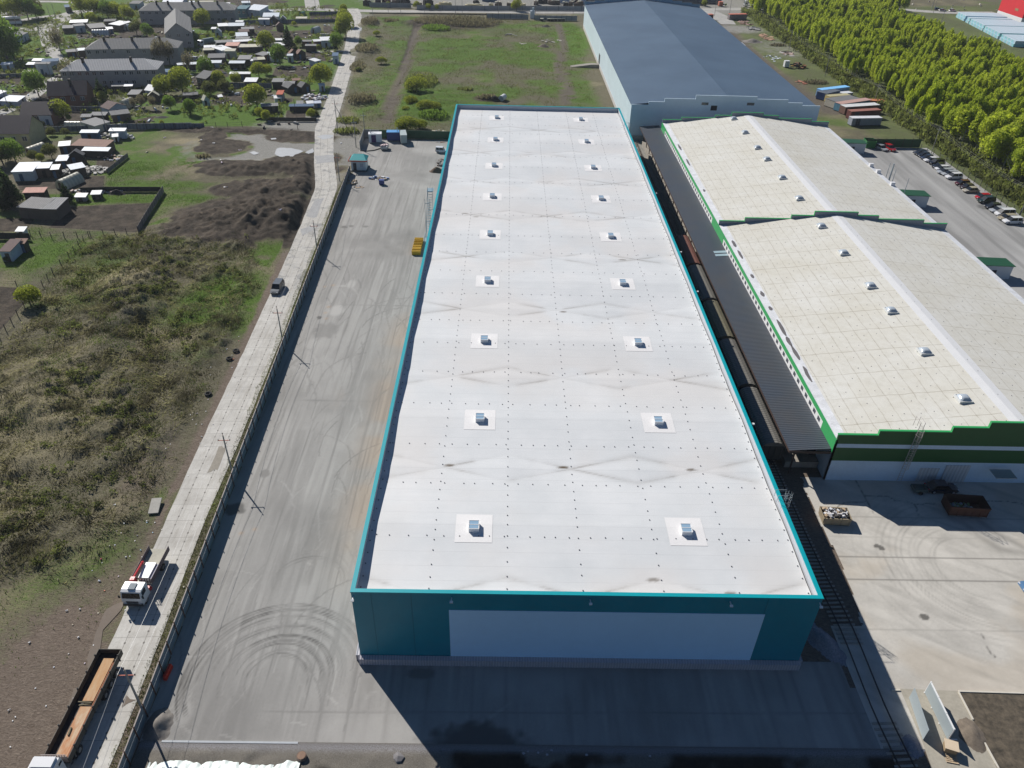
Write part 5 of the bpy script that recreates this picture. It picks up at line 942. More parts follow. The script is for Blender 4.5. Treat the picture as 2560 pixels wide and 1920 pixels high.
# free-standing sheet screens and crate near the bottom right
def screen(label, pts_top, pts_base, frame):
    a, c_ = at('q', *pts_base[0]), at('q', *pts_base[1]); d = c_-a; L = d.length; rz = math.atan2(d.y, d.x); t = thing('sheet_screen', label, 'screen', (a+c_)/2, rz)
    b = MB(); b.slab([(-L/2, 0, .1), (L/2, 0, .1), (L/2, 0, 1.9), (-L/2, 0, 1.9)], .05); b.build('panel', simple('screen_sheet', (.34, .39, .41), .5, .08, 1), t)
    if frame:
        b = MB()
        for i in range(4): xx = -L/2+i*L/3; b.box(xx, .08, 0, .12, .12, 2.05); b.box(xx, .5, 0, .12, 1.1, .1)
        b.box(0, .08, 1.9, L, .1, .12); b.box(0, .08, .1, L, .1, .1); b.build('frame', simple('white_frame', (.8, .8, .8), .4, .03), t)
screen('left grey corrugated sheet screen leaning beside the grass strip', None, [(1215, 640), (1335, 1005)], False)
screen('right grey sheet screen with white frame on the concrete path', None, [(1350, 595), (1545, 1000)], True)
q = at('q', 1560, 1090); t = thing('plywood_crate', 'plywood topped wooden crate standing on the path below the screens', 'crate', (q.x, q.y, 0), -.35); b = MB(); b.box(0, 0, .15, 1.1, 1.0, .75); b.build('box', simple('plywood_dark', (.3, .22, .13)), t); b = MB(); b.box(0, 0, .9, 1.3, 1.15, .06); b.build('lid', simple('plywood_pale', (.62, .5, .36), .7, .1), t)
q = at('q', 1580, 1160); t = thing('wooden_pallet', 'wooden pallet lying beside the plywood crate', 'pallet', (q.x, q.y, 0), -.2)
for i in range(6): b = MB(); b.box(0, -.5+i*.2, .1, 1.2, .12, .03); b.build('board', simple('plywood_mid', (.5, .38, .25), .7, .2), t)
b = MB(); b.box(-.5, 0, 0, .1, 1.1, .1); b.box(0, 0, 0, .1, 1.1, .1); b.box(.5, 0, 0, .1, 1.1, .1); b.build('runner', simple('plywood_mid', (.5, .38, .25), .7, .2), t)
# kerbs, planted bed and path at bottom right
KW = simple('kerb_white', (.6, .56, .48), .8, .1)
b = MB(); wallseg(b, at('q', 1645, 585), at('q', 2300, 605), .14, .16); wallseg(b, at('q', 1645, 590), at('q', 1770, 830), .14, .16); wallseg(b, at('q', 1870, 1030), at('q', 1990, 1250), .14, .16); wallseg(b, at('q', 1065, 575), at('q', 1140, 575), .14, .16); tag(b.build('kerb', KW), 'pale kerb edging the bare soil bed at the bottom right', 'kerb')
b = MB(); b.add([at('q', *p_)+Vector((0, 0, .05)) for p_ in ((1655, 595), (2400, 610), (2500, 1300), (2000, 1300), (1880, 1030), (1770, 830))], [(0, 1, 2, 3, 4, 5)][0:1]); b.f = [tuple(reversed(b.f[0]))]
h = NM('bed_soil'); p = h.pos(); a2 = h.noise(p, 1.2, 5, .7); h_ = h.out(h.mix(h.ramp(a2, .3, .7), c3((.035, .03, .022)), c3((.15, .12, .085))), .95, 0, a2, .4, .1); b.build('soil_bed', h_)['kind'] = 'structure'
b = MB(); b.add([at('q', *p_)+Vector((0, 0, .03)) for p_ in ((1140, 560), (1645, 580), (1770, 835), (1880, 1035), (1990, 1250), (2050, 1500), (1500, 1500), (1330, 1010))], [tuple(range(8))[::-1]]); b.build('path', simple('dusty_path', (.36, .33, .27), .9, .2, .5))['kind'] = 'structure'
heap('soil_mound', 'rutted brown soil mound spilling across the kerb by the path', 'heap', at('q', 1760, 960), 1.6, 2.2, .5, simple('soil_pale', (.16, .13, .10), .95, .4, 2))
# teal car bit at right edge
q = at('p', 2212, 970); car('turquoise-blue car cut off by the right edge of the concrete yard', 'light_blue', 'hatch', q.x+1.6, q.y+.4, math.pi)
# crane truck
def truck_cab(t, x0, W, H_, L, glass=True, col='white', slopef=.15):
    p = paint('cab_'+col, CARC[col]); b = MB(); prof = [(x0, .55), (x0+L-.1, .55), (x0+L, 1.3), (x0+L-.05, 1.75), (x0+L-slopef-.15, H_-.12), (x0+L-slopef-.5, H_), (x0+.15, H_), (x0, H_-.3)]
    V = [(a, -W/2, z) for a, z in prof]+[(a, W/2, z) for a, z in prof]; n = len(prof); b.add(V, [tuple(range(n)), tuple(range(n, 2*n))[::-1]]+[(i, n+i, n+(i+1) % n, (i+1) % n) for i in range(n)]); b.build('cab', p, t)
    g = glassm('car_glass', (.015, .018, .022)); b = MB(); b.slab([(x0+L-.03, -W/2+.12, 1.72), (x0+L-.03, W/2-.12, 1.72), (x0+L-slopef-.1, W/2-.16, H_-.28), (x0+L-slopef-.1, -W/2+.16, H_-.28)], -.03); b.build('windscreen', g, t)
    for s in (-1, 1): b = MB(); b.box(x0+L*.55, s*(W/2+.01), 1.7, L*.45, .03, .65); b.build('side_window', g, t); b = MB(); b.box(x0+L-.1, s*(W/2+.22), 1.7, .1, .18, .4); b.build('mirror', TY, t); b = MB(); b.box(x0+L, s*W*.36, .75, .08, .35, .18); b.build('headlight', simple('lamp_clear', (.6, .6, .62), .15), t)
    b = MB(); b.box(x0+L+.02, 0, .5, .12, W, .35); b.box(x0+L+.01, 0, 1.0, .04, W*.6, .25); b.build('bumper', simple('bumper_black', (.04, .04, .045)), t)
def axles(t, xs_, W, r_=.5):
    for xx in xs_:
        for s in (-1, 1): b = MB(); b.tube((xx, s*(W/2-.35), r_), (xx, s*(W/2-.02), r_), r_, 16); wq = b.build('wheel', TY, t); KIDS[wq.name] = []; b = MB(); b.tube((xx, s*(W/2-.03), r_), (xx, s*W/2, r_), .26, 10); b.build('rim', simple('rim_grey', (.25, .24, .23), .5), wq)
c = at('v', 580, 1490); cb = thing('crane_truck', 'white truck with red loader crane and open flatbed driving on the slab road', 'truck', (-42.75, 57.5, 0), -math.pi/2-.02)
truck_cab(cb, -1.9, 2.35, 2.65, 1.9); b = MB(); b.box(-1.0, 0, 2.66, .9, .8, .12); b.build('roof_hatch', simple('hatch_grey', (.2, .23, .25)), cb)
b = MB(); b.box(-4.8, 0, .7, 6.6, .9, .25); b.build('chassis', simple('black_steel', (.02, .02, .02)), cb)
b = MB(); b.box(-5.4, 0, 1.15, 5.4, 2.4, .1); b.build('bed_floor', simple('plywood_bed', (.42, .4, .33), .8, .15), cb)
b = MB()
for s in (-1, 1): b.box(-5.4, s*1.22, 1.15, 5.4, .05, .75)
b.build('side_board', simple('board_grey', (.12, .085, .095), .7, .2), cb)
b = MB(); 
for i in range(8): b.box(-2.72, -1.1+i*.31, 1.2, .05, .05, .9)
b.box(-2.72, 0, 2.05, .06, 2.4, .06); b.build('headboard', simple('black_steel', (.02, .02, .02)), cb)
b = MB(); b.box(-4.3, .12, 1.26, 2.4, 1.25, .5); b.build('load', simple('pallet_wrap', (.82, .82, .82), .5, .03), cb); b = MB(); b.box(-4.3, .95, 1.26, 2.3, .3, .3); b.build('crates', simple('box_lilac', (.4, .4, .48), .7, .3, 2), cb)
RED = paint('crane_red', (.5, .02, .02), .4); b = MB(); b.box(-2.3, -.6, 1.0, .5, .5, 1.6); b.tube((-2.3, -.6, 2.5), (-1.95, -.55, 2.2), .2, 8); b.box(-2.3, .5, .8, .4, 1.2, .35); b.build('crane_base', RED, cb); b = MB(); b.tube((-2.3, -.6, 2.4), (-5.2, -.75, 2.1), .15, 8, .12); b.tube((-5.0, -.75, 2.1), (-5.3, -.75, 2.0), .18, 8); b.build('crane_arm', RED, cb)
b = MB(); b.box(-2.3, 1.1, .7, .35, .3, .25); b.box(-2.3, -1.1, .7, .35, .3, .25); b.build('outrigger', RED, cb); axles(cb, (-.9, -5.9, -5.0 if 0 else -5.95), 2.3, .45)
# semi trailer with rusty steel sections
tx = -42.15; tr = thing('semi_trailer', 'long open trailer carrying rusty steel sheets and pipes, parked on the slab road', 'trailer', (tx, 45.0, 0), 0)
yn, yf = -6.55, 5.6; W = 2.4
b = MB(); b.bb(-W/2, W/2, yn, yf, 1.15, 1.25); b.build('floor', simple('trailer_floor', (.03, .026, .025)), tr)
for s in (-1, 1): b = MB(); b.bb(s*W/2-.03, s*W/2+.03, yn, yf, 1.15, 1.95); b.build('side_board', simple('trailer_board', (.085, .075, .06), .7, .25, 1) , tr)
b = MB(); b.bb(-W/2, W/2, yf-.05, yf, 1.15, 1.95); b.build('tailboard', simple('trailer_board', (.085, .075, .06), .7, .25, 1), tr)
b = MB(); b.bb(-W/2, W/2, yn, yn+.06, 1.15, 2.3); 
for i in range(9): b.box(-1.0+i*.25, yn+.03, 2.3, .06, .05, .22)
b.bb(-W/2, W/2, yn, yn+.06, 2.5, 2.56); b.build('headboard', simple('headboard_steel', (.22, .18, .17), .6, .2), tr)
for i in range(6):
    for s in (-1, 1): b = MB(); b.box(s*(W/2+.03), yn+1.3+i*2.0, 1.0, .1, .12, 1.15); b.build('stake', simple('stake_dark', (.05, .05, .05)), tr)
h = NM('rusty_steel'); p = h.tc(); a1 = h.noise(h.mapv(p, (1.5, .35, 1)), 1.2, 5, .7); q_ = h.sep(p); h_ = h.mix(h.ramp(a1, .35, .65), c3((.52, .40, .26)), c3((.42, .15, .035))); RST = h.out(h.mix(h.ramp(q_[1], -2.5, 1.5, .0, .55), h_, c3((.42, .22, .06))), .7)
b = MB(); b.bb(-.32, .78, yn+.35, -.9, 1.26, 1.5); b.build('sheet_stack', RST, tr); b = MB(); b.bb(-.38, .72, -.3, 4.7, 1.26, 1.55); b.build('sheet_stack', RST, tr)
b = MB()
for k, xx in enumerate((.86, 1.05)): b.tube((xx, yn+.3, 1.45-.08*k), (xx, 4.2, 1.45-.08*k), .1, 8)
b.build('pipe', simple('pipe_rust', (.28, .09, .03), .6, .3, 1), tr)
b = MB(); b.box(.1, -.65, 1.4, 1.3, .12, .12, .15); b.box(-.05, -.45, 1.5, 1.4, .1, .1, -.05); b.box(-.1, -3.6, 1.52, .15, .8, .12, .1); b.build('timber', simple('beam_wood', (.13, .11, .06)), tr)
b = MB(); b.bb(-.5, .5, yn, yf, .85, 1.15); b.build('chassis', simple('black_steel', (.02, .02, .02)), tr)
for yy_ in (3.6, 2.3, 1.0, -4.9):
    for s in (-1, 1): b = MB(); b.tube((s*(W/2-.35), yy_, .5), (s*(W/2-.02), yy_, .5), .5, 16); wq = b.build('wheel', TY, tr); KIDS[wq.name] = []; b = MB(); b.tube((s*(W/2-.03), yy_, .5), (s*W/2, yy_, .5), .26, 10); b.build('rim', simple('rim_grey', (.25, .24, .23), .5), wq)
tt = thing('tractor_truck', 'white tractor unit at the head of the long trailer, cut off by the bottom edge', 'truck', (tx-.1, 35.1, 0), -math.pi/2)
truck_cab(tt, -2.9, 2.4, 3.25, 2.6, slopef=.3); b = MB(); b.box(-2.6, 0, .6, 6, .9, .3); b.build('chassis', simple('black_steel', (.02, .02, .02)), tt); axles(tt, (-1.0, -4.6), 2.3, .5); b = MB(); b.box(-2.2, 0, 3.25, 1.0, 2.0, .25); b.build('roof_fairing', paint('cab_white', CARC['white']), tt)
b = MB()
for s in (-1, 1): b.box(-2.55, s*1.212, 2.5, .5, .03, .28)
b.build('sleeper_window', glassm('car_glass', (.015, .018, .022)), tt)
# ================= VEGETATION =================
def leafmat(name, lo, hi, trans=0.0):
    h = NM(name); A = h.sep(h.attr('la')); m_ = h.mix(A[0], c3(lo), c3(hi)); h.t.nodes.remove(h.b)
    if name == 'leaf_forest': oi = h.n('ObjectInfo'); m_ = h.mix(h.ramp(oi.outputs['Random'], 0, 1, 0, .5), m_, (.26, .33, .08, 1)); m_ = h.mix(h.ramp(h.noise(h.pos(), .035, 3), .4, .65, 0, .45), m_, (.5, .52, .1, 1))
    d_ = h.n('BsdfDiffuse'); h.put(d_.inputs[0], m_); t_ = h.n('BsdfTranslucent'); h.put(t_.inputs[0], h.mix(1.0, m_, (1.25, 1.3, .8, 1), 'MULTIPLY')); x = h.n('MixShader'); x.inputs[0].default_value = .5
    h.t.links.new(d_.outputs[0], x.inputs[1]); h.t.links.new(t_.outputs[0], x.inputs[2]); h.t.links.new(x.outputs[0], h.t.nodes['Material Output'].inputs[0]); return h.m
def crown_mesh(name, mat, n, shape, leaf, seed, stretch=1.0, lean=0.0, clumps=14, fill=.55):
    # shape: list of (cx,cy,cz,rx,ry,rz) blobs; leaves sit in clumps near the blob surface
    r = np.random.RandomState(seed); P = []; CC = []; cols = []
    vol = np.array([s[3]*s[4]*s[5] for s in shape]); vol = vol/vol.sum()
    for s, w_ in zip(shape, vol):
        k = max(3, int(clumps*w_*len(shape)**.5)); cc = r.randn(k, 3); cc /= np.linalg.norm(cc, axis=1)[:, None]; cc *= (r.rand(k, 1)**.35)*.8; cc[:, 2] = np.abs(cc[:, 2])*.9-.25*(r.rand(k) < .4)
        m_ = int(n*w_); idx = r.randint(0, k, m_); q = cc[idx]+r.randn(m_, 3)*(.2+fill*.12); ln = np.linalg.norm(q, axis=1)[:, None]; q = np.where(ln > 1.08, q/ln*1.0, q)
        P.append(q*np.array(s[3:6])+np.array(s[:3])); cols.append(np.clip(r.rand(k)[idx]*.65+r.rand(m_)*.35, 0, 1))
    P = np.concatenate(P); cols = np.concatenate(cols); m_ = len(P); P[:, 0] += P[:, 2]*lean
    a = r.randn(m_, 3); a /= np.linalg.norm(a, axis=1)[:, None]; b_ = np.cross(a, r.randn(m_, 3)); b_ /= np.linalg.norm(b_, axis=1)[:, None]; b_[:, 2] *= stretch; sz = leaf*(.6+.8*r.rand(m_, 1))
    V = np.stack([P-a*sz*.5-b_*sz*.5, P+a*sz*.5-b_*sz*.35, P+a*sz*.2+b_*sz*.6, P-a*sz*.4+b_*sz*.45], 1).reshape(-1, 3); F = np.arange(m_*4).reshape(-1, 4)
    me = raw_mesh(name, V, F, mat, False); at_ = me.attributes.new('la', 'FLOAT_COLOR', 'POINT'); buf = np.ones((m_*4, 4), np.float32); buf[:, 0] = np.repeat(cols, 4); at_.data.foreach_set('color', buf.ravel()); return me
BARK = simple('bark', (.10, .085, .07), .9, .3, 2); BIRCH = simple('birch_bark', (.34, .33, .3), .8, .3, 3)
LM = {'w': leafmat('leaf_willow', (.16, .19, .03), (.38, .40, .09)), 'g': leafmat('leaf_green', (.07, .12, .03), (.22, .32, .08)), 'd': leafmat('leaf_dull', (.07, .08, .035), (.19, .2, .09)),
      'b': leafmat('twigs_brown', (.09, .078, .068), (.25, .22, .19)), 'c': leafmat('needles_dark', (.015, .03, .018), (.05, .08, .04)), 'f': leafmat('leaf_forest', (.28, .34, .03), (.6, .66, .08)), 'u': leafmat('brush', (.10, .105, .05), (.24, .27, .10))}
def trunk_mb(h, r, limbs, seed, spread=1.0):
    q = random.Random(seed); b = MB(); b.tube((0, 0, -.1), (0, 0, h*.75), r, 7, r*.35)
    for i in range(limbs): a = i*2.4+q.random(); z = h*q.uniform(.22, .5); l = h*q.uniform(.25, .42); b.tube((0, 0, z), (math.cos(a)*l*.55*spread, math.sin(a)*l*.55*spread, z+l), r*.45, 5, r*.12)
    return b
PROTO = {}
def proto(kind, v):
    k = (kind, v)
    if k in PROTO: return PROTO[k]
    s = hash((ord(kind), v)) % 9999
    if kind in 'wgd': sh = [(0, 0, 3.3, 2.2, 2.2, 2.4), (1.2*(-1)**v, .6, 2.6, 1.6, 1.6, 1.6), (-1.1, -.5*(-1)**v, 2.8, 1.5, 1.7, 1.8), (.2, 1.2, 3.0, 1.4, 1.4, 1.5)]; me = crown_mesh('crown', LM[kind], 3200, sh, .21, s, 1.5, .05, 34, 1.6); tb = trunk_mb(4.6, .16, 5, s)
    elif kind == 'b': sh = [(0, 0, 3.6, 1.9, 1.9, 2.2), (.5, .3, 2.6, 1.5, 1.5, 1.3)]; me = crown_mesh('crown', LM['b'], 1000, sh, .17, s, 3.2, .03, 30, 1.3); tb = trunk_mb(5.4, .15, 9, s, 1.2)
    elif kind == 'c':
        sh = [(0, 0, .9+i*.85, 2.0*(1-i/6.8), 2.0*(1-i/6.8), .8) for i in range(7)]; me = crown_mesh('crown', LM['c'], 2400, sh, .24, s, .9, 0, 60, 1.2); tb = trunk_mb(6.6, .15, 0, s)
    elif kind == 'u': me = crown_mesh('crown', LM['u'], 420, [(0, 0, .5, 1, 1, .9)], .28, s, 1.5, .05, 10, 1.0); tb = None
    elif kind == 'f': q_ = random.Random(v+5); sh = [(q_.uniform(-1.25, 1.25), q_.uniform(-1.25, 1.25), q_.uniform(5.4, 9.6), q_.uniform(.6, .95), q_.uniform(.6, .95), q_.uniform(1.9, 3.0)) for _ in range(8)]; me = crown_mesh('crown', LM['f'], 2400, sh, .24, s+3, 2.3, .09, 46, 3.0); tb = trunk_mb(12, .13, 5, s)
    PROTO[k] = (me, tb.build('trunk', BIRCH if kind == 'f' else BARK).data if tb else None)
    if tb: [bpy.data.objects.remove(o) for o in list(bpy.data.objects) if o.data == PROTO[k][1]]
    return PROTO[k]
TKN = {'w': 'willow_tree', 'g': 'leafy_tree', 'd': 'leafy_tree', 'b': 'bare_tree', 'c': 'conifer', 'f': 'forest_tree', 'u': 'bush'}
TKC = {'w': 'tree', 'g': 'tree', 'd': 'tree', 'b': 'tree', 'c': 'conifer', 'f': 'tree', 'u': 'bush'}
def tree(kind, x, y, h, wd, label, group, z=0.0):
    base = {'w': 5.7, 'g': 5.7, 'd': 5.7, 'b': 5.8, 'c': 6.9, 'f': 12.3, 'u': 1.4}[kind]; bw = {'c': 4, 'f': 3.4, 'u': 2}.get(kind, 4.8)
    cm, tm = proto(kind, rng.randrange(3)); t = thing(TKN[kind], label, TKC[kind], (x, y, z), rng.random()*6.283, group); t.scale = (wd/bw, wd/bw, h/base)
    for nm, me in (('crown', cm), ('trunk', tm)):
        if me: o = bpy.data.objects.new(nm, me); COL.objects.link(o); o.parent = t
    return t
KD = {'w': 'pale yellow-green willow', 'g': 'fresh green tree', 'd': 'dull green tree', 'b': 'bare grey-brown tree', 'c': 'dark conifer', 'u': 'low bush'}
TR = '''a:in the upper left corner|200 235 20 w,330 225 15 g,420 200 20 d,450 230 90 g,950 190 0 w,1100 200 20 w,1250 215 50 g,1350 215 60 w,1060 262 165 w,1420 220 100 w
a:left of the slate-roofed blocks|700 600 380 b,90 690 300 g,20 610 330 g,180 700 470 g,450 1110 860 g,30 380 240 d
a:around the slate-roofed blocks|1580 405 270 d,1710 445 300 g,1265 705 515 w,1400 700 510 w,1500 705 520 w,1870 745 500 b,1960 745 520 b,840 990 740 b,1480 250 100 w,2130 520 470 w,2060 500 440 w
a:between the brown house and the lawn|1900 1110 900 w,2110 1080 820 w,2110 930 790 w,2190 820 620 b,720 1395 1190 w,1180 1150 920 c,1190 1170 1070 w,1970 1265 1120 g,1640 1250 1110 b,1770 1255 1120 b,1550 1250 1140 b,2190 1310 1165 g,800 1400 1330 g,500 1470 1410 d,1700 1130 1090 u,1870 1440 1390 w,600 1560 1480 d,760 1570 1490 d
b:left of the village road|320 305 140 w,560 275 220 w,1300 560 300 c,1040 585 390 w,1200 745 540 g,1420 535 430 g,1860 575 400 g,1930 150 60 w,1950 300 130 w,1960 425 190 w,1900 425 280 g,1670 1005 765 w,350 900 690 g,490 1000 840 w,700 975 850 w,960 900 740 w,1050 860 750 w,940 1245 1000 w,970 1350 1250 w,1040 1395 1280 w,170 1320 1160 g,400 1095 950 d,560 1060 930 d,1560 1360 1260 w,880 560 480 w,650 430 370 w,1310 560 500 w,1360 300 250 w,600 320 250 b,1590 1330 1270 u,2100 820 780 u,1440 1010 930 w,1640 560 520 u
c:by the sheds at the left edge|190 365 130 g,40 380 170 d,150 840 430 c,10 700 470 g,790 810 590 c,400 330 230 d,600 300 160 d,480 340 260 w,60 900 640 c,100 330 210 d
i:by the left garden plot|265 700 555 w,60 330 290 d
e:in the overgrown meadow|700 800 620 w,650 900 800 w,770 950 830 w,850 955 850 w,620 1125 970 w,720 1110 1000 w,560 1130 1040 w,390 550 470 w,350 310 250 w,720 700 620 w,600 960 900 w
e:along the far road|1560 95 5 w,700 78 20 w,800 85 35 w,450 62 20 w,870 88 45 w,70 110 50 w
C:behind the far road right of the blue roof|275 105 10 w,650 110 70 g'''
for line in TR.split('\n'):
    hd, rest = line.split('|'); r, where = hd.split(':'); L_ = sorted([q.split() for q in rest.split(',')], key=lambda q: float(q[0])); cnt = {}
    tot = {}
    for q in L_: tot[q[3]] = tot.get(q[3], 0)+1
    for x, yb, yt, kd in L_:
        x, yb, yt = float(x), float(yb), float(yt); c = at(r, x, yb); k = K[r][2]; dist = math.hypot(c.x, c.y, CH); hgt = (yb-yt)*k*dist/CF*1.02/max(.35, math.cos(math.atan2(CH, c.y)))
        cnt[kd] = cnt.get(kd, 0)+1; wfac = {'w': 1.0, 'g': .85, 'd': 1.0, 'b': .8, 'c': .6, 'u': 1.8}[kd]
        lab = (KD[kd]+(', %s from the left, ' % ordn(cnt[kd]-1) if tot[kd] > 1 else ' ')+where); q_ = .62 if where.startswith('in the overgrown') else .92; tree(kd, c.x, c.y, hgt*q_, hgt*wfac*rng.uniform(.85, 1.05)*(.92 if q_ > .7 else 1.15), lab, None, 0)
# brush piles of cut branches
def brush(name, label, r, x, y, rx_, ry_, h, n, kd='b', cat='brush pile'):
    c = at(r, x, y); me = crown_mesh(name, LM[kd], n, [(0, 0, h*.25, rx_, ry_, h*.7)], .3, int(x+y), 3.5, 0, 26, 1.2); o = bpy.data.objects.new(name, me); COL.objects.link(o); o.location = (c.x, c.y, max(0, zg(c.x, c.y))); return tag(o, label, cat)
for i, (r, x, y, a, b_, h, n, kd, lab) in enumerate([('e', 1050, 205, 22, 11, 2.2, 7000, 'b', 'wide grey-brown thicket of cut brush near the top of the meadow'), ('e', 860, 255, 7, 5, 1.6, 1500, 'g', 'dark green scrub mound left of the brown thicket'), ('e', 480, 185, 4, 4, 1, 500, 'b', 'small heap of brush in the green strip near the far road'), ('e', 220, 880, 5, 5, 1.6, 900, 'b', 'brush heap left of the ditch above the yard corner'), ('e', 265, 440, 5, 7, 1.6, 1200, 'b', 'long brush heap halfway down the village road'), ('e', 190, 580, 3, 8, 1.3, 800, 'b', 'scattered brush lining the road verge'), ('z', 440, 400, 4, 9, 1.5, 1200, 'b', 'brush heap by the junction of the village road and the far road'), ('e', 840, 1010, 5, 4, 2.2, 1200, 'g', 'dark green scrub clump left of the warehouse far corner'), ('e', 740, 720, 6, 10, 2.6, 1600, 'u', 'tall scrub in the middle of the overgrown strip'), ('e', 1110, 780, 3, 2, .9, 350, 'u', 'small scrub tuft above the warehouse rim'), ('e', 1310, 860, 4, 2.5, 1.4, 500, 'b', 'dark brush heap beside the white tank'), ('A', 590, 385, 3, 2, .9, 300, 'b', 'small brush heap by the slab fence'), ('d', 1980, 290, 4, 3, 1.4, 500, 'u', 'scrub bush beside the two-legged pole'), ('d', 1960, 420, 4, 2.5, 1.4, 500, 'u', 'scrub bush below the two-legged pole'), ('d', 310, 705, 2, 1.3, .7, 200, 'b', 'heap of grey branches in the rough field'), ('g', 410, 715, 5, 3, 1.0, 500, 'b', 'dark brush heap near the forest edge beyond the blue cabins'), ('g', 80, 395, 4, 2, .9, 300, 'b', 'dark brush heap beside the track by the forest')]):
    brush('brush_pile', lab, r, x, y, a, b_, h, n, kd)
# forest belts
sp = []; rs = np.random.RandomState(5)
for y in np.arange(168, 640, 3.7):
    for x in np.arange(140, 232, 3.5):
        xx, yy_ = x+rs.uniform(-1.7, 1.7), y+rs.uniform(-1.8, 1.8); gx = 186+4*math.sin(yy_*.03); ed = 140.5+2.5*math.sin(yy_*.09)+(max(0, 190-yy_)*.25)
        if xx < ed: continue
        if yy_ < 480 and abs(xx-gx) < 4.2 and 270 < yy_ < 420: continue
        if yy_ < 485 and xx > 211: continue
        if rs.rand() < .06: continue
        if yy_ > 500 and xx > 150 and xx < 158: continue
        sp.append((xx, yy_))
sp.sort(key=lambda q: math.hypot(q[0], q[1]))
hf = lambda x, y: (10.5+2.6*float(fbm(np.array([x]), np.array([y]), .06, 3)[0]*2-1)*1.6)
for x, y in sp[:300]:
    h_ = hf(x, y)*rng.uniform(.88, 1.12); tree('f', x, y, h_, h_*rng.uniform(.42, .6), 'slender lime-green tree with pale trunk in the near part of the forest belt', 'lime-green trees of the forest belt')
rest = sp[300:]
V = [(x, y, 0) for x, y in rest]; me = bpy.data.meshes.new('forest'); me.from_pydata(V, [], []); fo = bpy.data.objects.new('forest', me); COL.objects.link(fo); tag(fo, 'dense lime-green forest belt filling the upper right corner', 'forest', kind='stuff')
for nm, ar in (('sc', [(hf(x, y)/12.3)*rng.uniform(.86, 1.12) for x, y in rest]), ('vi', [float(rng.randrange(3)) for _ in rest]), ('rot', [rng.random()*6.28 for _ in rest])):
    a_ = me.attributes.new(nm, 'FLOAT', 'POINT'); a_.data.foreach_set('value', ar)
ng = bpy.data.node_groups.new('forest_scatter', 'GeometryNodeTree'); ng.interface.new_socket('Geometry', in_out='INPUT', socket_type='NodeSocketGeometry'); ng.interface.new_socket('Geometry', in_out='OUTPUT', socket_type='NodeSocketGeometry')
gi, go, jn = ng.nodes.new('NodeGroupInput'), ng.nodes.new('NodeGroupOutput'), ng.nodes.new('GeometryNodeJoinGeometry')
def nattr(nm): x = ng.nodes.new('GeometryNodeInputNamedAttribute'); x.data_type = 'FLOAT'; x.inputs['Name'].default_value = nm; return x.outputs[0]
protos = {}
for o in bpy.data.objects:
    if o.parent and o.parent.name.startswith('forest_tree') and o.name.startswith('crown') and o.data.name not in protos: protos[o.data.name] = o
for i, o in enumerate(list(protos.values())[:3]):
    ob = ng.nodes.new('GeometryNodeObjectInfo'); ob.inputs['Object'].default_value = o; ob.transform_space = 'ORIGINAL'
    ip = ng.nodes.new('GeometryNodeInstanceOnPoints'); ng.links.new(gi.outputs[0], ip.inputs['Points']); ng.links.new(ob.outputs['Geometry'], ip.inputs['Instance'])
    cmp_ = ng.nodes.new('FunctionNodeCompare'); cmp_.data_type = 'FLOAT'; cmp_.operation = 'EQUAL'; ng.links.new(nattr('vi'), cmp_.inputs[0]); cmp_.inputs[1].default_value = float(i); cmp_.inputs['Epsilon'].default_value = .1; ng.links.new(cmp_.outputs[0], ip.inputs['Selection'])
    cx = ng.nodes.new('ShaderNodeCombineXYZ'); ng.links.new(nattr('rot'), cx.inputs[2]); ng.links.new(cx.outputs[0], ip.inputs['Rotation']); ng.links.new(nattr('sc'), ip.inputs['Scale']); ng.links.new(ip.outputs[0], jn.inputs[0])
ng.links.new(jn.outputs[0], go.inputs[0]); md = fo.modifiers.new('scatter', 'NODES'); md.node_group = ng
# undergrowth and grass tufts: uncountable
def blades(name, label, pts, hts, mats_lohi, lean=.6, wd=.06, seed=3, kind_cat='grass', field=.12, bend=None):
    P = np.array(pts, np.float32); n = len(P); r = np.random.RandomState(seed); ang = fbm(P[:, 0], P[:, 1], field, 3)*12+r.randn(n)*.5; H_ = np.array(hts); L_ = lean*(.5+r.rand(n))
    tip = P+np.stack([np.cos(ang)*H_*L_, np.sin(ang)*H_*L_, H_*(1-.35*L_)], 1); pa = r.rand(n)*6.283; w_ = wd*(.6+r.rand(n))[:, None]; s = np.stack([np.cos(pa), np.sin(pa), pa*0], 1)*w_
    V = np.stack([P-s, P+s, tip], 1).reshape(-1, 3); F = np.arange(n*3).reshape(-1, 3); me = raw_mesh(name, V, F, mats_lohi, False)
    cl = np.clip(fbm(P[:, 0], P[:, 1], .35, 3)*1.5-.3+r.randn(n)*.22, 0, 1); a_ = me.attributes.new('la', 'FLOAT_COLOR', 'POINT'); buf = np.ones((n*3, 4), np.float32); buf[:, 0] = np.repeat(cl, 3); a_.data.foreach_set('color', buf.ravel())
    o = bpy.data.objects.new(name, me); COL.objects.link(o); return tag(o, label, kind_cat, kind='stuff')
def zgv(x, y):
    i = np.clip(np.searchsorted(xs, x), 1, len(xs)-1); j = np.clip(np.searchsorted(ys, y), 1, len(ys)-1); x0, x1, y0, y1 = xs[i-1], xs[i], ys[j-1], ys[j]; u = (x-x0)/(x1-x0); v = (y-y0)/(y1-y0)
    return (Z[j-1, i-1]*(1-u)+Z[j-1, i]*u)*(1-v)+(Z[j, i-1]*(1-u)+Z[j, i]*u)*v-.03
def samp(A_, x, y):
    i = np.clip(np.searchsorted(xs, x), 1, len(xs)-1); j = np.clip(np.searchsorted(ys, y), 1, len(ys)-1); return A_[j, i]
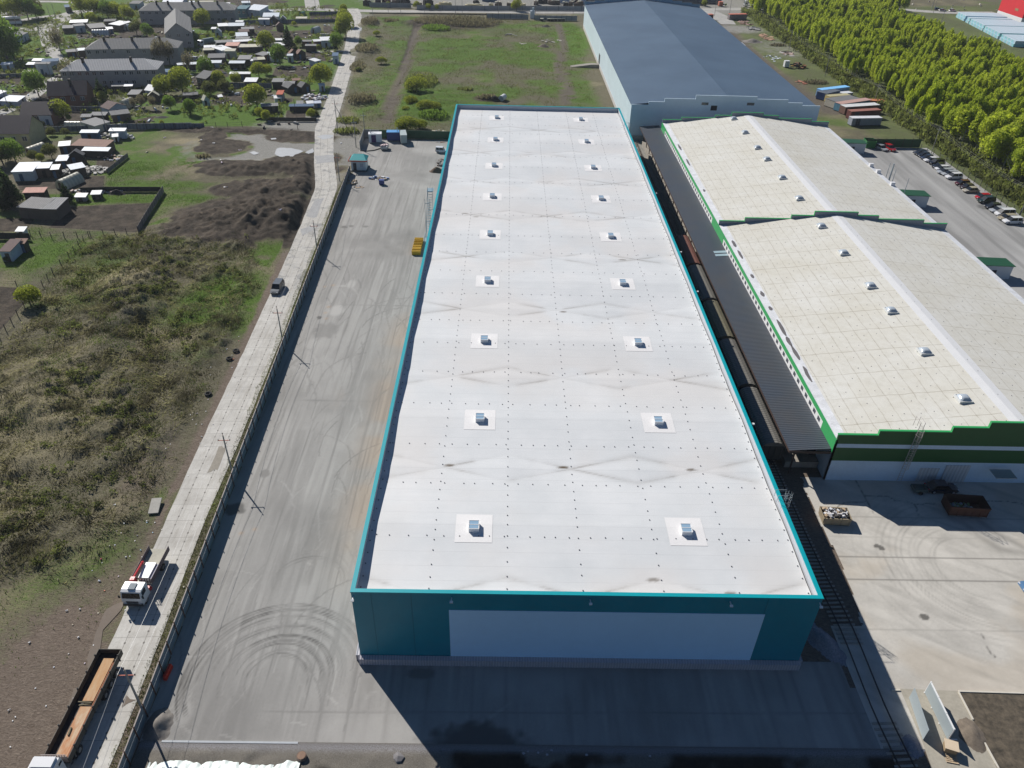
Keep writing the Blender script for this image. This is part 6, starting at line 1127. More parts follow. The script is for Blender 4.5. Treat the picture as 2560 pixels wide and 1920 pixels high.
def scatter(n, x0, x1, y0, y1, prob, seed):
    r = np.random.RandomState(seed); x = r.uniform(x0, x1, n); y = r.uniform(y0, y1, n); k = r.rand(n) < prob(x, y); x, y = x[k], y[k]; return np.stack([x, y, zgv(x, y)], 1)
pr = lambda x, y: samp(fd, x, y)*np.clip(.25+1.2*(fbm(x, y, .3, 3)-.3), 0, 1)*(1-samp(mud, x, y))*(1-samp(dark, x, y))
P_ = scatter(420000, -125, -47, 40, 170, pr, 1); hh = (.2+1.3*np.clip(fbm(P_[:, 0], P_[:, 1], .28, 3)-.32, 0, 1)*1.6)
blades('dry_grass', 'matted dry and green grass covering the rough field', P_, hh, leafmat('blade_dry', (.075, .066, .042), (.37, .34, .24)), 1.0, .05, 3)
P_ = scatter(300000, -125, -46, 40, 210, lambda x, y: np.clip(samp(fd, x, y)*ss(.5, .66, fbm(x+9, y, .22, 3))+samp(green, x, y)*.7, 0, 1)*(1-samp(mud, x, y)), 2); hh = .15+.5*np.clip(fbm(P_[:, 0], P_[:, 1], .22, 3)-.3, 0, 1)*1.5
blades('green_grass', 'fresh green grass coming up through the rough field', P_, hh, leafmat('blade_green', (.03, .05, .018), (.13, .19, .04)), .5, .035, 5)
pv = lambda x, y: np.clip(FL(y)-.3-x, 0, 1)*np.clip((x+44), 0, 1)*(np.abs(x-(FL(y)-1.1)) < 1.2)
P_ = scatter(120000, -44, -36, 30, 205, lambda x, y: ((x < FL(y)-.15) & (x > FL(y)-1.9-.5*fbm(y, x, .5, 2))).astype(float), 4)
blades('verge_grass', 'narrow strip of grass between slab road and sheet fence', P_, .1+.22*nr.rand(len(P_)), leafmat('blade_verge', (.05, .06, .022), (.2, .21, .08)), .6, .03, 7, field=.5)
P_ = scatter(150000, -95, 36, 236, 440, lambda x, y: samp(meadow, x, y)*.6*(1-samp(rut, x, y))*np.clip(fbm(x, y, .2, 3)*2-.5, 0, 1), 6)
blades('meadow_grass', 'tufts of old grass in the meadow behind the warehouse', P_, .25+.5*nr.rand(len(P_)), leafmat('blade_meadow', (.06, .075, .02), (.2, .2, .09)), .8, .07, 9)
us = []
for _ in range(2600):
    y = rng.uniform(165, 480); x = rng.choice((rng.uniform(133.5, 143), rng.uniform(134, 141), rng.uniform(182, 190)))
    if x < 134.5 and y < 240: continue
    us.append((x, y))
me = None; base_, _n = proto('u', 0); co_ = np.zeros(len(base_.vertices)*3, np.float32); base_.vertices.foreach_get('co', co_); co_ = co_.reshape(-1, 3)[:400*4]; VV = []; CCc = []
for x, y in us:
    s_ = rng.uniform(.7, 1.9); a = rng.random()*6.28; k = rng.randrange(0, 300)*4; q = co_[k:k+25*4]*s_; c_, s2 = math.cos(a), math.sin(a); VV.append(np.stack([q[:, 0]*c_-q[:, 1]*s2+x, q[:, 0]*s2+q[:, 1]*c_+y, q[:, 2]*1.4], 1)); CCc.append(np.full(100, np.clip(rng.gauss(.45, .3), 0, 1)))
VV = np.concatenate(VV); me = raw_mesh('undergrowth', VV, np.arange(len(VV)).reshape(-1, 4), LM['u'], False); a_ = me.attributes.new('la', 'FLOAT_COLOR', 'POINT'); buf = np.ones((len(VV), 4), np.float32); buf[:, 0] = np.concatenate(CCc); a_.data.foreach_set('color', buf.ravel())
tag((o := bpy.data.objects.new('undergrowth', me)), 'brown and green brushwood along the forest edge', 'undergrowth', kind='stuff'); COL.objects.link(o)
# ================= VILLAGE =================
RC = {'white': (.66, .67, .68), 'light': (.45, .5, .56), 'grey': (.25, .25, .25), 'dgrey': (.11, .11, .115), 'slate': (.22, .215, .21), 'rust': (.22, .12, .085), 'pink': (.55, .30, .24), 'cream': (.5, .48, .38), 'brown': (.09, .05, .045),
      'plum': (.03, .014, .026), 'blue': (.05, .11, .2), 'teal': (.05, .14, .18), 'red': (.42, .08, .03), 'wood': (.12, .09, .07), 'dwood': (.045, .038, .035), 'brick': (.2, .09, .06), 'lslate': (.40, .40, .405), 'wbrick': (.30, .29, .29), 'yellow': (.5, .43, .25), 'tarp': (.55, .6, .7)}
NMC = {'dgrey': 'dark grey', 'light': 'light blue-grey', 'dwood': 'dark wooden', 'lslate': 'pale slate', 'wbrick': 'grey brick', 'plum': 'dark plum', 'pink': 'salmon pink', 'rust': 'rusty'}
def rm(k): return simple('roof_'+k, RC[k], .6 if k in ('white', 'light', 'plum') else .85, .28, .9, wave=(0, .55) if k in ('slate', 'lslate', 'grey') else None)
def wm(k): return simple('wall_'+k, RC[k], .85, .2, .8)
def house(name, label, cat, r, fl, fr, h, D, rh, kind, rk, wk, group=None, win=0, rows=1, chim=(), door=True, over=.3, wcol='white'):
    a, c_ = at(r, *fl, h), at(r, *fr, h); d = c_-a; W = d.length; rz = math.atan2(d.y, d.x); ct = (a+c_)/2+Vector((-math.sin(rz), math.cos(rz), 0))*D/2; ct.z = 0
    t = thing(name, label, cat, ct, rz, group); hw, hd = W/2, D/2; R_, W_ = rm(rk), wm(wk); o_ = over
    b = MB()
    if kind == 'm': b.add([(-hw, -hd, 0), (hw, -hd, 0), (hw, hd, 0), (-hw, hd, 0), (-hw, -hd, h-.05), (hw, -hd, h-.05), (hw, hd, h+rh-.05), (-hw, hd, h+rh-.05)], [(3, 2, 1, 0), (4, 5, 6, 7), (0, 1, 5, 4), (1, 2, 6, 5), (2, 3, 7, 6), (3, 0, 4, 7)])
    elif kind == 'g': b.ext([(hd, 0), (-hd, 0), (-hd, h-.05), (hd, h-.05)], -hw, hw); b.add([(-hw, -hd, h-.05), (hw, -hd, h-.05), (0, -hd, h+rh-.08), (-hw, hd, h-.05), (hw, hd, h-.05), (0, hd, h+rh-.08)], [(0, 1, 2), (4, 3, 5)])
    elif kind == 'r': b.ext([(-hd, 0), (hd, 0), (hd, h-.05), (0, h+rh-.08), (-hd, h-.05)][::-1], -hw, hw)
    else: b.box(0, 0, 0, W, D, h-.05)
    b.build('wall', W_, t); b = MB(); e = .0 if kind == 'm' else o_*rh/max(.5, (hw if kind == 'g' else hd))
    if kind == 'm': b.slab([(-hw-o_, -hd-o_, h), (hw+o_, -hd-o_, h), (hw+o_, hd+o_, h+rh), (-hw-o_, hd+o_, h+rh)], .1)
    elif kind == 'g': b.slab([(-hw-o_, -hd-o_, h-e), (0, -hd-o_, h+rh), (0, hd+o_, h+rh), (-hw-o_, hd+o_, h-e)], .1); b.slab([(0, -hd-o_, h+rh), (hw+o_, -hd-o_, h-e), (hw+o_, hd+o_, h-e), (0, hd+o_, h+rh)], .1)
    elif kind == 'r': b.slab([(-hw-o_, -hd-o_, h-e), (hw+o_, -hd-o_, h-e), (hw+o_, 0, h+rh), (-hw-o_, 0, h+rh)], .1); b.slab([(-hw-o_, 0, h+rh), (hw+o_, 0, h+rh), (hw+o_, hd+o_, h-e), (-hw-o_, hd+o_, h-e)], .1)
    else:
        i_ = hd*.85; x, y = hw+o_, hd+o_; b.add([(-x, -y, h), (x, -y, h), (x, y, h), (-x, y, h), (-hw+i_, 0, h+rh), (hw-i_, 0, h+rh)], [(3, 2, 1, 0), (0, 1, 5, 4), (1, 2, 5), (2, 3, 4, 5), (3, 0, 4)])
    rf = b.build('roof', R_, t); KIDS[rf.name] = []
    for cx_ in chim: b = MB(); b.box(cx_*W, -hd*.3, h+rh*.5, .8, .8, rh*.5+.9); b.build('chimney', wm('dwood'), rf)
    if win:
        for j in range(rows):
            for i in range(win):
                if win > 6 and rng.random() < .12: continue
                x = -hw+(i+.5)*W/win+rng.uniform(-.15, .15); z = (j+.35)*(h/rows)+.35; b = MB(); b.box(x, -hd-.03, z, 1.3, .06, 1.35); fw = b.build('window', simple('frame_grey', (.45, .45, .45), .6, .2), t); KIDS[fw.name] = []
                b = MB(); b.box(x-.32, -hd-.07, z+.1, .5, .03, 1.15); b.box(x+.32, -hd-.07, z+.1, .5, .03, 1.15); b.build('pane', glassm(), fw)
    if door and not win: b = MB(); x = rng.uniform(-.25, .25)*W; b.box(x, -hd-.03, 0, min(.9, W*.4), .05, min(1.9, h*.85)); b.build('door', wm(rng.choice(('dwood', 'wood', 'blue'))), t)
    return t
house('apartment_block', 'long grey brick block with pale slate hip roof, nearest of the slate-roofed blocks', 'apartment block', 'a', (690, 820), (1805, 800), 6.2, 12, 2.6, 'h', 'lslate', 'wbrick', win=13, rows=2, chim=(-.28, .22))
house('apartment_block', 'grey brick block with dark slate roof behind the big yellow-green willow', 'apartment block', 'a', (975, 570), (2045, 552), 6.2, 12, 2.8, 'h', 'slate', 'wbrick', win=12, rows=2, chim=(-.3, .0, .3))
house('apartment_block', 'farthest long brick block with slate hip roof and many chimneys', 'apartment block', 'a', (1597, 124), (2700, 116), 6.2, 12, 2.8, 'h', 'slate', 'wbrick', win=14, rows=2, chim=(-.32, -.2, .05, .12, .32))
a1 = at('y', 635, 580, 6.2); a2 = at('y', 1095, 560, 6.2); a3 = at('y', 1190, 290, 6.2)
house('apartment_block', 'brick block turned end-on, its patched gable roof pointing at the camera', 'apartment block', 'y', (635, 580), (1095, 560), 6.2, min(40, max(18, (a3-a2).length)), 4.0, 'g', 'slate', 'wbrick', win=3, rows=2)
house('brick_house', 'dark plum-roofed brick house in front of the pale slate block', 'house', 'a', (548, 1100), (990, 1085), 3.6, 9, 3.4, 'r', 'plum', 'brick', win=4, chim=(.1,))
house('brick_house', 'dark plum gabled house wing with dormer facing the garden', 'house', 'a', (870, 1075), (1040, 1020), 3.6, 8, 2.6, 'g', 'brown', 'brick')
house('brick_house', 'dark purple roofed red brick house beside the white shed roof', 'house', 'a', (236, 1318), (590, 1315), 3.4, 8, 2.8, 'r', 'plum', 'brick', win=3)
house('large_house', 'large dark purple roofed house with cream walls at the left edge', 'house', 'a', (-60, 1532), (320, 1530), 4.2, 10, 3.6, 'r', 'plum', 'yellow', win=3)
house('grey_house', 'dark-roofed wooden house among trees right of the pale slate block', 'house', 'b', (230, 885), (340, 905), 3.6, 9, 1.5, 'r', 'dgrey', 'wood', win=2)
house('teal_house', 'teal walled shop at the junction right of the farthest block', 'house', 'b', (690, 100), (800, 103), 4.0, 8, .4, 'm', 'teal', 'teal', win=2)
house('grey_annex', 'grey annex with light sloped roof joined to the teal shop', 'house', 'b', (800, 105), (960, 120), 3.4, 8, 1.2, 'm', 'light', 'light')
house('long_house', 'pale blue walled house with light roof behind the farthest block', 'house', 'y', (600, 25), (930, 35), 3.0, 8, 1.2, 'r', 'light', 'light', win=4)
SH = '''a|among the white-roofed sheds by the upper road|800 262 1000 255 222 2.5 white wood m;718 325 835 320 285 2.3 grey wood m;862 300 975 290 266 3.0 grey light m;1040 325 1225 310 255 2.6 slate dwood m;1228 335 1300 330 304 2.4 white grey m;1195 245 1325 242 215 2.4 dgrey wood m;1375 292 1500 252 235 2.6 white wood m;765 600 895 590 560 2.4 grey dwood m;897 582 980 576 548 2.4 light wood m;100 405 240 400 360 2.6 grey grey m;240 412 320 372 345 2.8 dgrey light m;750 82 820 78 48 2.8 blue dgrey m
a|left of the nearest slate-roofed block|370 697 485 697 670 2.2 white blue m;303 742 390 742 712 2.2 light wood m;400 735 562 735 715 3.8 grey light m;480 712 665 702 670 2.5 blue light m;10 745 130 740 710 2.2 white light m;256 832 380 832 800 1.8 cream cream m;-40 1095 70 1050 1035 3.0 white light m;195 1170 290 1105 1075 1.6 light light m
a|below the nearest slate-roofed block|1285 993 1425 990 950 2.2 grey dwood m;1430 993 1520 990 960 2.2 white dwood m;1470 1087 1590 1087 1030 2.4 grey dwood m;1700 1100 1825 1095 1040 2.2 cream wood g;1750 1045 1862 1008 955 2.4 white light g;1920 975 2010 970 950 2.0 grey dwood m;2110 1095 2210 1095 1062 2.2 dgrey dwood m;1870 830 1940 830 790 2.2 blue blue m
a|by the garden left of the lawn|928 1348 1040 1345 1308 2.2 grey dwood m;1042 1327 1210 1327 1285 2.2 grey dwood m;1255 1257 1452 1212 1140 2.6 brown light g;1285 1327 1492 1302 1260 2.3 dgrey wood m;1090 1452 1262 1402 1342 2.2 grey cream m;922 1527 1122 1527 1490 2.4 light blue m;1255 1507 1432 1507 1470 2.4 white light m;1295 1577 1355 1572 1535 1.6 white white m;440 1332 580 1332 1292 3.0 white light m
c|among the huts at the left edge|135 457 370 450 348 2.6 light light m;370 420 560 412 348 2.6 light wood m;585 432 668 427 370 2.4 white dwood m;645 332 762 327 262 2.2 light wood m;790 267 950 262 195 2.6 dgrey dwood g;820 152 1215 168 82 2.4 rust wood m;675 162 800 152 100 2.4 white dwood m;820 432 980 402 352 2.2 light dwood m;265 697 500 692 635 2.4 pink dwood m;200 862 470 882 757 2.8 slate wood m;472 884 645 886 757 2.8 grey wood m;-10 1372 110 1372 1238 2.4 brown light m;148 1282 276 1282 1237 2.2 rust dwood m;182 1142 268 1142 1090 1.2 white white m;860 747 980 747 725 1.2 white grey m;1048 717 1150 714 695 1.4 white dwood m;920 1180 930 1180 1178 1 grey grey m;945 212 1240 218 170 2.0 light dwood m
b|in the upper gardens by the village road|1035 132 1115 132 108 2.2 light light m;1000 192 1180 190 135 2.4 light light m;950 222 1072 222 203 2.6 white light m;1078 217 1162 217 172 2.4 dgrey dwood g;1202 212 1265 212 178 2.2 white grey g;1382 212 1505 212 188 2.0 cream cream m;1157 292 1240 287 252 2.6 brown wood g;490 302 600 297 262 2.4 white dwood m;600 300 780 296 258 2.3 light dwood m;688 250 770 250 232 2.6 white dwood m;757 337 900 332 305 2.4 grey dwood m;730 367 842 362 330 2.4 brown dwood m;695 417 825 412 368 2.4 light wood m;685 447 840 447 418 2.3 grey dwood m;447 362 515 362 328 2.6 white light g;405 332 455 332 308 1.6 white grey m;1900 90 1950 88 70 1.5 grey grey m
b|in the long row of white-roofed sheds|465 492 660 482 455 2.4 grey dwood m;662 482 872 472 450 2.4 white dwood m;565 527 710 527 483 2.7 pink brick m;325 547 450 542 515 2.4 white dwood m;315 577 435 574 548 2.6 cream dwood m;440 562 530 557 528 2.5 grey dwood m;525 582 650 560 512 2.5 white light m;562 587 675 587 555 2.9 cream cream m;710 542 770 542 503 2.3 cream dwood m;772 542 990 537 503 2.3 cream dwood m;1088 527 1250 517 485 2.3 white dwood m;1135 462 1265 462 437 2.2 white light m;900 480 1130 480 460 2.2 grey dwood m;1450 477 1557 477 455 2.3 grey brick m;1490 527 1610 527 508 2.5 grey dwood m;1590 477 1670 472 448 2.5 white brick m;1672 467 1806 462 418 3.0 white light m
b|in the lower gravel-lane group|365 667 556 662 612 2.4 dgrey dwood m;340 725 515 722 690 1.8 light light m;710 682 850 682 632 2.6 grey dwood m;610 727 782 727 695 2.4 light dwood m;860 700 880 700 690 2.2 white light m;895 692 950 690 655 2.3 grey dwood m;950 687 1025 682 650 2.6 cream wood m;1000 642 1090 612 590 2.6 grey brick m;1090 640 1182 632 588 2.6 light light m;1280 640 1340 640 615 2.6 light light m;1310 612 1400 602 562 2.4 rust dwood g;1400 617 1490 602 575 2.4 rust dwood g;1602 707 1666 692 662 2.0 white light m;1800 642 1860 642 600 3.2 blue light m;20 748 120 740 718 2.2 light dwood m;150 742 275 735 710 2.2 light dwood m
b|in the lower gardens by the road|618 850 850 850 835 2.3 white dwood m;785 940 920 940 890 2.4 white dwood m;1105 942 1230 942 897 2.6 grey dwood m;1232 962 1360 962 930 2.4 grey brick m;1290 1012 1410 992 920 2.2 dgrey dwood g;1445 1002 1545 982 925 2.2 dgrey dwood g;1345 927 1432 922 905 2.6 rust dwood m;1157 1087 1222 1087 1035 2.4 red grey m;1135 1132 1215 1127 1095 1.5 white white m;985 1227 1172 1217 1185 2.3 grey dwood m;320 1152 382 1142 1108 2.2 cream light g;85 1097 250 1087 1058 2.2 dgrey dwood m;1390 1197 1460 1195 1155 2.0 grey grey m;1512 1192 1582 1187 1155 1.8 white white m;1655 985 1712 980 955 2.2 light light m;1590 1190 1670 1185 1165 1.6 tarp grey m;490 1117 535 1112 1090 .8 white wood m;1305 1225 1580 1222 1205 1.8 blue dwood m
y|behind the farthest block|1030 62 1205 64 42 2.4 white wood m;1055 35 1150 33 12 2.2 light wood m;1200 32 1470 30 12 2.2 cream wood m;1640 62 1755 62 45 2.0 white light m;20 60 190 62 5 2.8 dgrey light m;0 395 65 385 355 2.4 white dwood m;1970 50 2110 46 10 2.4 light light m'''
for line in SH.split('\n'):
    r, where, rest = line.split('|'); L_ = [q.split() for q in rest.split(';')]; tot = {}; L_.sort(key=lambda q: float(q[0]))
    for q in L_: tot[q[6]] = tot.get(q[6], 0)+1
    cnt = {}
    for x0, y0, x1, y1, yt, h, rk, wk, kd in L_:
        x0, y0, x1, y1, yt, h = map(float, (x0, y0, x1, y1, yt, h))
        if x1-x0 < 12: continue
        f_, bk = at(r, (x0+x1)/2, (y0+y1)/2, h), at(r, (x0+x1)/2, yt, h+(.5 if kd == 'm' else 1.4)); D = min(9, max(1.6, (bk-f_).length)); cnt[rk] = cnt.get(rk, 0)+1
        lab = (NMC.get(rk, rk)+'-roofed shed' if h > 1.7 else NMC.get(rk, rk)+' low box')+(', %s from the left ' % ordn(cnt[rk]-1) if tot[rk] > 1 else ' ')+where
        house('garden_shed', lab, 'shed', r, (x0, y0), (x1, y1), h, D, .35 if kd == 'm' else 1.3, kd, rk, wk, 'sheds and huts of the village', over=.2)
# greenhouses: rounded tunnels
def tunnel(label, r, x, y, W, L, H_, rz, col=(.62, .6, .48)):
    c = at(r, x, y); t = thing('greenhouse', label, 'greenhouse', (c.x, c.y, 0), rz); n = 12; V = []; b = MB(); pr = [(math.cos(math.pi*i/n)*W/2, math.sin(math.pi*i/n)*H_) for i in range(n+1)]
    V = [(p[0], -L/2, p[1]) for p in pr]+[(p[0], L/2, p[1]) for p in pr]; b.add(V, [(i, n+1+i, n+2+i, i+1) for i in range(n)]+[tuple(range(n+1))[::1], tuple(range(n+1, 2*n+2))[::-1]]); b.build('cover', simple('film_%.2f' % col[0], col, .35, .08, 2, wave=(1, 1.1)), t, smooth=False)
    b = MB(); b.box(0, -L/2-.03, .0, .9, .05, min(1.8, H_*.8)); b.build('door', wm('wood'), t)
    b = MB()
    for k in range(5):
        yy_ = -L/2+k*L/4
        for i in range(n): b.tube((pr[i][0]*1.01, yy_, pr[i][1]*1.01), (pr[i+1][0]*1.01, yy_, pr[i+1][1]*1.01), .03, 4)
    b.build('hoop', simple('frame_grey', (.45, .45, .45), .6, .2), t)
for a in [('pale tunnel greenhouse in the deep shade left of the rusty roofs', 'c', 425, 240, 3.2, 5.5, 2.3, -.35), ('cream tunnel greenhouse beside the dark conifer and ploughed strip', 'c', 815, 610, 3.2, 6.5, 2.4, -.3), ('white tunnel greenhouse in the hedged garden by the upper road', 'a', 1170, 405, 3.2, 7, 2.4, -1.3), ('pale dome greenhouse beside the purple-roofed hut', 'a', 1475, 1228, 3.2, 4.5, 2.6, -.3), ('long yellowish low greenhouse beside the beige caravan', 'a', 930, 1470, 2.6, 8.5, 1.9, -1.52), ('white rounded greenhouse standing among dark beds near the village road', 'b', 1615, 375, 3.2, 4.5, 2.6, -.35), ('white rounded greenhouse behind a yellow-green tree', 'b', 1000, 430, 3.0, 4.5, 2.6, -.35), ('small green tunnel greenhouse by the far road', 'b', 1460, 176, 2.4, 3, 1.8, -.3), ('grey cylindrical tank-like hoop shelter in the dark beds', 'b', 1715, 420, 1.6, 4.5, 1.3, 1.57), ('white rounded greenhouse left of the end-on brick block', 'a', 1500, 345, 3.2, 4, 2.6, -.35)]:
    tunnel(*a[:8], col=(.1, .3, .18) if 'green tunnel' in a[0] else (.58, .6, .6) if 'white' in a[0] else (.55, .52, .4))
# village fences
def fence(label, r, pts, h, mat, kind='board', sp=2.5):
    P_ = [at(r, *p) for p in pts]; t = thing('fence', label, 'fence', P_[0]); o = P_[0]; b = MB()
    for p, q in zip(P_[:-1], P_[1:]):
        if kind == 'board': wallseg(b, p-o, q-o, h, .06, .05)
        else:
            for z in ((.4, h*.9) if kind == 'rail' else (h*.5, h*.9)): wallseg(b, p-o, q-o, .06 if kind == 'rail' else .03, .03, z)
    b.build('panel' if kind == 'board' else 'rail', mat, t); n = 0
    for p, q in zip(P_[:-1], P_[1:]):
        k = max(1, int((q-p).length/sp))
        for i in range(k):
            if n < 70: c = p.lerp(q, i/k)-o; b = MB(); b.box(c.x, c.y-.06, 0, .12, .1, h*1.12); b.build('post', simple('post_dark', (.05, .045, .04), .9), t); n += 1
FG = simple('fence_bluegrey', (.12, .15, .19), .6, .2, .5, wave=(0, 1.0)); FD = simple('fence_dark', (.045, .04, .038), .9, .3); FW = simple('fence_weathered', (.2, .17, .16), .9, .3, 1.5); FGR = simple('fence_slab', (.27, .28, .29), .9, .2, .5)
fence('weathered board fence sloping along the ploughed plot', 'c', [(1600, 1165), (1720, 960), (1890, 690)], 1.6, FW, sp=1.8)
fence('dark board fence along the far side of the green strip', 'c', [(940, 700), (1240, 690), (1860, 690)], 1.3, FD)
fence('post and rail fence along the lower side of the ploughed plot', 'c', [(360, 1200), (600, 1230), (900, 1225), (1200, 1200), (1600, 1175)], 1.5, FD, 'wire', 2.3)
fence('dark board fence below the white box at the left edge', 'c', [(-80, 1235), (360, 1245)], 1.6, FD)
fence('wire fence running down the overgrown field to the left edge', 'i', [(770, 110), (600, 290), (460, 430), (330, 600), (160, 800), (0, 990), (-80, 1090)], 1.3, FD, 'wire', 2.6)
fence('wire fence across the field above the left garden plot', 'i', [(-50, 530), (150, 540), (330, 570)], 1.2, FD, 'wire', 3)
fence('grey sheet fence in front of the lawn and lower gardens', 'a', [(470, 1530), (900, 1520), (1480, 1495), (1800, 1490), (2220, 1480)], 1.8, FG)
fence('short blue-grey sheet fence at the corner of the lawn', 'b', [(0, 1487), (330, 1485)], 1.7, FG)
fence('thin wire fence along the bottom of the bright green lawn', 'b', [(330, 1475), (600, 1470), (930, 1455)], 1.6, FD, 'wire', 3)
fence('blue-grey fence behind the plum-roofed hut', 'a', [(780, 1285), (1020, 1290), (1260, 1285)], 1.7, FG)
fence('blue-grey fence behind the dark orchard plots', 'b', [(580, 1010), (820, 1015), (1110, 1020)], 1.8, FG)
fence('dark fence across the upper gardens', 'b', [(780, 275), (1110, 270), (1870, 258)], 1.6, FG)
fence('blue sheet fence beside the far road', 'b', [(1540, 178), (1720, 178), (1885, 172)], 1.7, FG)
fence('long low fence on the left above the road', 'a', [(-60, 900), (200, 890), (380, 880)], 1.3, FG)
fence('dark fence below the bright lawn gardens', 'b', [(1080, 1395), (1350, 1400), (1620, 1400)], 1.2, FD)
fence('dark picket fence above the bright green lawn', 'b', [(0, 1225), (320, 1210), (850, 1215)], 1.3, FD, 'wire', 2.5)
fence('low board fence beside the hut with white bags', 'c', [(1240, 480), (1330, 410), (1480, 290)], 1.2, FW)
fence('mesh fence between the car park and the forest', 'h', [(1010, 170), (1300, 320), (1700, 590), (2000, 830), (2212, 1010)], 1.9, simple('mesh_green', (.05, .1, .06), .7), 'wire', 3)
fence('dark green sheet fence across the far end of the car park', 'h', [(400, 132), (700, 132), (1005, 135)], 2.6, simple('dark_green_sheet', (.01, .085, .035), .5, .1, wave=(0, .4)))
fence('grey concrete slab fence at the back of the meadow, left run', 'A', [(390, 322), (700, 326), (1000, 330), (1110, 345)], 2.4, FGR, sp=2.6)
fence('grey slab fence at the back of the meadow, right run', 'A', [(1215, 350), (1500, 358), (1950, 362)], 2.4, FGR, sp=2.6)
fence('wire fence along the far edge of the meadow', 'z', [(1320, 300), (1800, 305), (2600, 318)], 1.5, FD, 'wire', 5)
fence('long pale concrete wall behind the far road', 'z', [(1260, 170), (1700, 176), (2212, 182), (3300, 185), (4300, 190)], 2.4, FGR, sp=6)
fence('concrete wall behind the far road left of the bushes', 'z', [(440, 122), (800, 132), (1160, 138)], 2.4, FGR, sp=6)
fence('dark fence along the edge of the meadow by the junction', 'e', [(290, 118), (760, 122), (1300, 130)], .5, FD, sp=8)
# poles of village and far road
for r, x, y, h, lab in [('a', 205, 335, 8, 'pole beside the bus on the upper left'), ('a', 655, 245, 8, 'pole by the blue kiosk'), ('a', 600, 272, 8, 'thin pole on the upper left green'), ('a', 1440, 320, 8, 'pole left of the farthest block'), ('a', 912, 700, 7.5, 'pole left of the willow block'), ('a', 1232, 1512, 9, 'tall dark pole by the caravan'), ('a', 98, 1240, 8.5, 'pole with yellow base by the left lane'), ('a', 615, 975, 7.5, 'pole at the corner of the nearest block'), ('a', 480, 470, 8, 'two-legged pole at the left junction'), ('z', 500, 270, 8, 'pole at the road junction'), ('z', 765, 215, 8, 'second far-road pole from the left'), ('z', 985, 248, 8, 'third far-road pole from the left'), ('z', 1393, 215, 8, 'fourth far-road pole from the left'), ('z', 1928, 240, 8, 'fifth far-road pole from the left'), ('z', 2043, 225, 8, 'sixth far-road pole from the left'), ('A', 592, 230, 8, 'far-road pole above the slab fence'), ('A', 1235, 230, 8, 'far-road pole right of the white transformer'), ('A', 1885, 225, 8, 'far-road pole left of the blue roof'), ('C', 455, 280, 8, 'pole right of the blue roof corner'), ('C', 715, 240, 8, 'pole left of the orange container'), ('C', 1005, 200, 9, 'braced pole left of the forest'), ('b', 735, 85, 8, 'pole by the teal shop'), ('b', 845, 85, 8, 'second pole by the teal shop'), ('b', 1612, 130, 8, 'pole at the side road'), ('B', 500, 195, 11, 'tall pale pole by the far right road'), ('B', 1860, 210, 11, 'tall pole left of the red hall'), ('B', 535, 245, 8, 'grey pole in the green strip behind the forest'), ('B', 690, 405, 8, 'lower grey pole behind the forest'), ('i', 950, 300, .9, 'short stump post in the rough field')]:
    c = at(r, x, y); pole(c.x, c.y, h, lab, 2 if h > 5 and r in 'gz' else 0, (1.0, 3.5) if 'braced' in lab or 'two-legged' in lab else None, r=.12 if h < 10 else .2)
pw = []
for i, (r, x, y) in enumerate([('g', 180, 425), ('g', 490, 660), ('g', 905, 925), ('g', 1410, 1325), ('h', 2150, 950)]):
    c = at(r, x, y); pole(c.x, c.y, 8.2, 'pale concrete pole along the forest edge, '+ordn(i)+' from the far end', 2, group='poles along the forest edge'); pw.append((c.x, c.y, 8.2))
c = at('C', 1335, 500); pw.insert(0, (c.x, c.y, 8.2)); pw.append((pw[-1][0], pw[-1][1]-60, 8.2)); wires(pw, 'pale power lines strung along the forest edge', (-.9, .1, .9), 1.2, -.5, .011)
# right-hand storage cabins and containers
RB = lambda n, c: simple(n, c, .7, .25, 1)
for nm, lab, fl, fr, D, H_, bc, rc in [('site_cabin', 'bright blue roofed site cabin farthest in the row beyond the car park', (450, 845), (692, 815), 2.6, 2.7, (.22, .38, .6), (.2, .5, .85)), ('site_cabin', 'dark blue site cabin second in the row', (490, 875), (610, 845), 4, 2.6, (.04, .09, .25), (.1, .12, .15)), ('site_cabin', 'yellowish battered cabin third in the row', (520, 895), (700, 880), 2.6, 2.4, (.45, .36, .14), (.4, .36, .2)), ('site_cabin', 'flat white low cabin right of the dark blue one', (620, 855), (725, 845), 2.6, 1.8, (.3, .32, .35), (.6, .62, .65)), ('site_cabin', 'grey roofed cabin with cream front', (570, 945), (780, 915), 5, 2.6, (.5, .46, .38), (.16, .16, .16)), ('site_cabin', 'pinkish roofed cabin behind the white torn roof', (615, 970), (880, 930), 3, 2.7, (.1, .25, .35), (.45, .28, .24)), ('site_cabin', 'cabin with torn white and dark roof', (655, 995), (950, 975), 3.2, 2.7, (.15, .08, .06), (.6, .6, .6)), ('rail_container', 'rust red ribbed container with pale blue end', (705, 1035), (960, 1020), 2.5, 2.7, (.12, .035, .03), (.3, .12, .09)), ('rail_container', 'white long container nearest in the row of cabins', (715, 1092), (970, 1088), 2.6, 2.6, (.26, .28, .33), (.62, .62, .64)), ('rail_container', 'orange container half hidden at the forest edge behind the pole', (868, 935), (1000, 940), 2.6, 2.6, (.2, .06, .035), (.5, .18, .07))]:
    cabin(nm, lab, 'cabin' if nm[0] == 's' else 'container', 'g', fl, fr, D, H_, RB('cb_%.2f%.2f' % (bc[0], bc[2]), bc), RB('cr_%.2f%.2f' % (rc[0], rc[2]), rc), (-.3, .15, simple('dark_door', (.05, .05, .06))), ribs=True)
cabin('rail_container', 'orange container with grey front by the far gravel lane', 'container', 'C', (712, 345), (1010, 340), 2.6, 2.7, RB('cont_grey', (.2, .17, .17)), RB('cont_orange', (.55, .15, .09)), ribs=True)
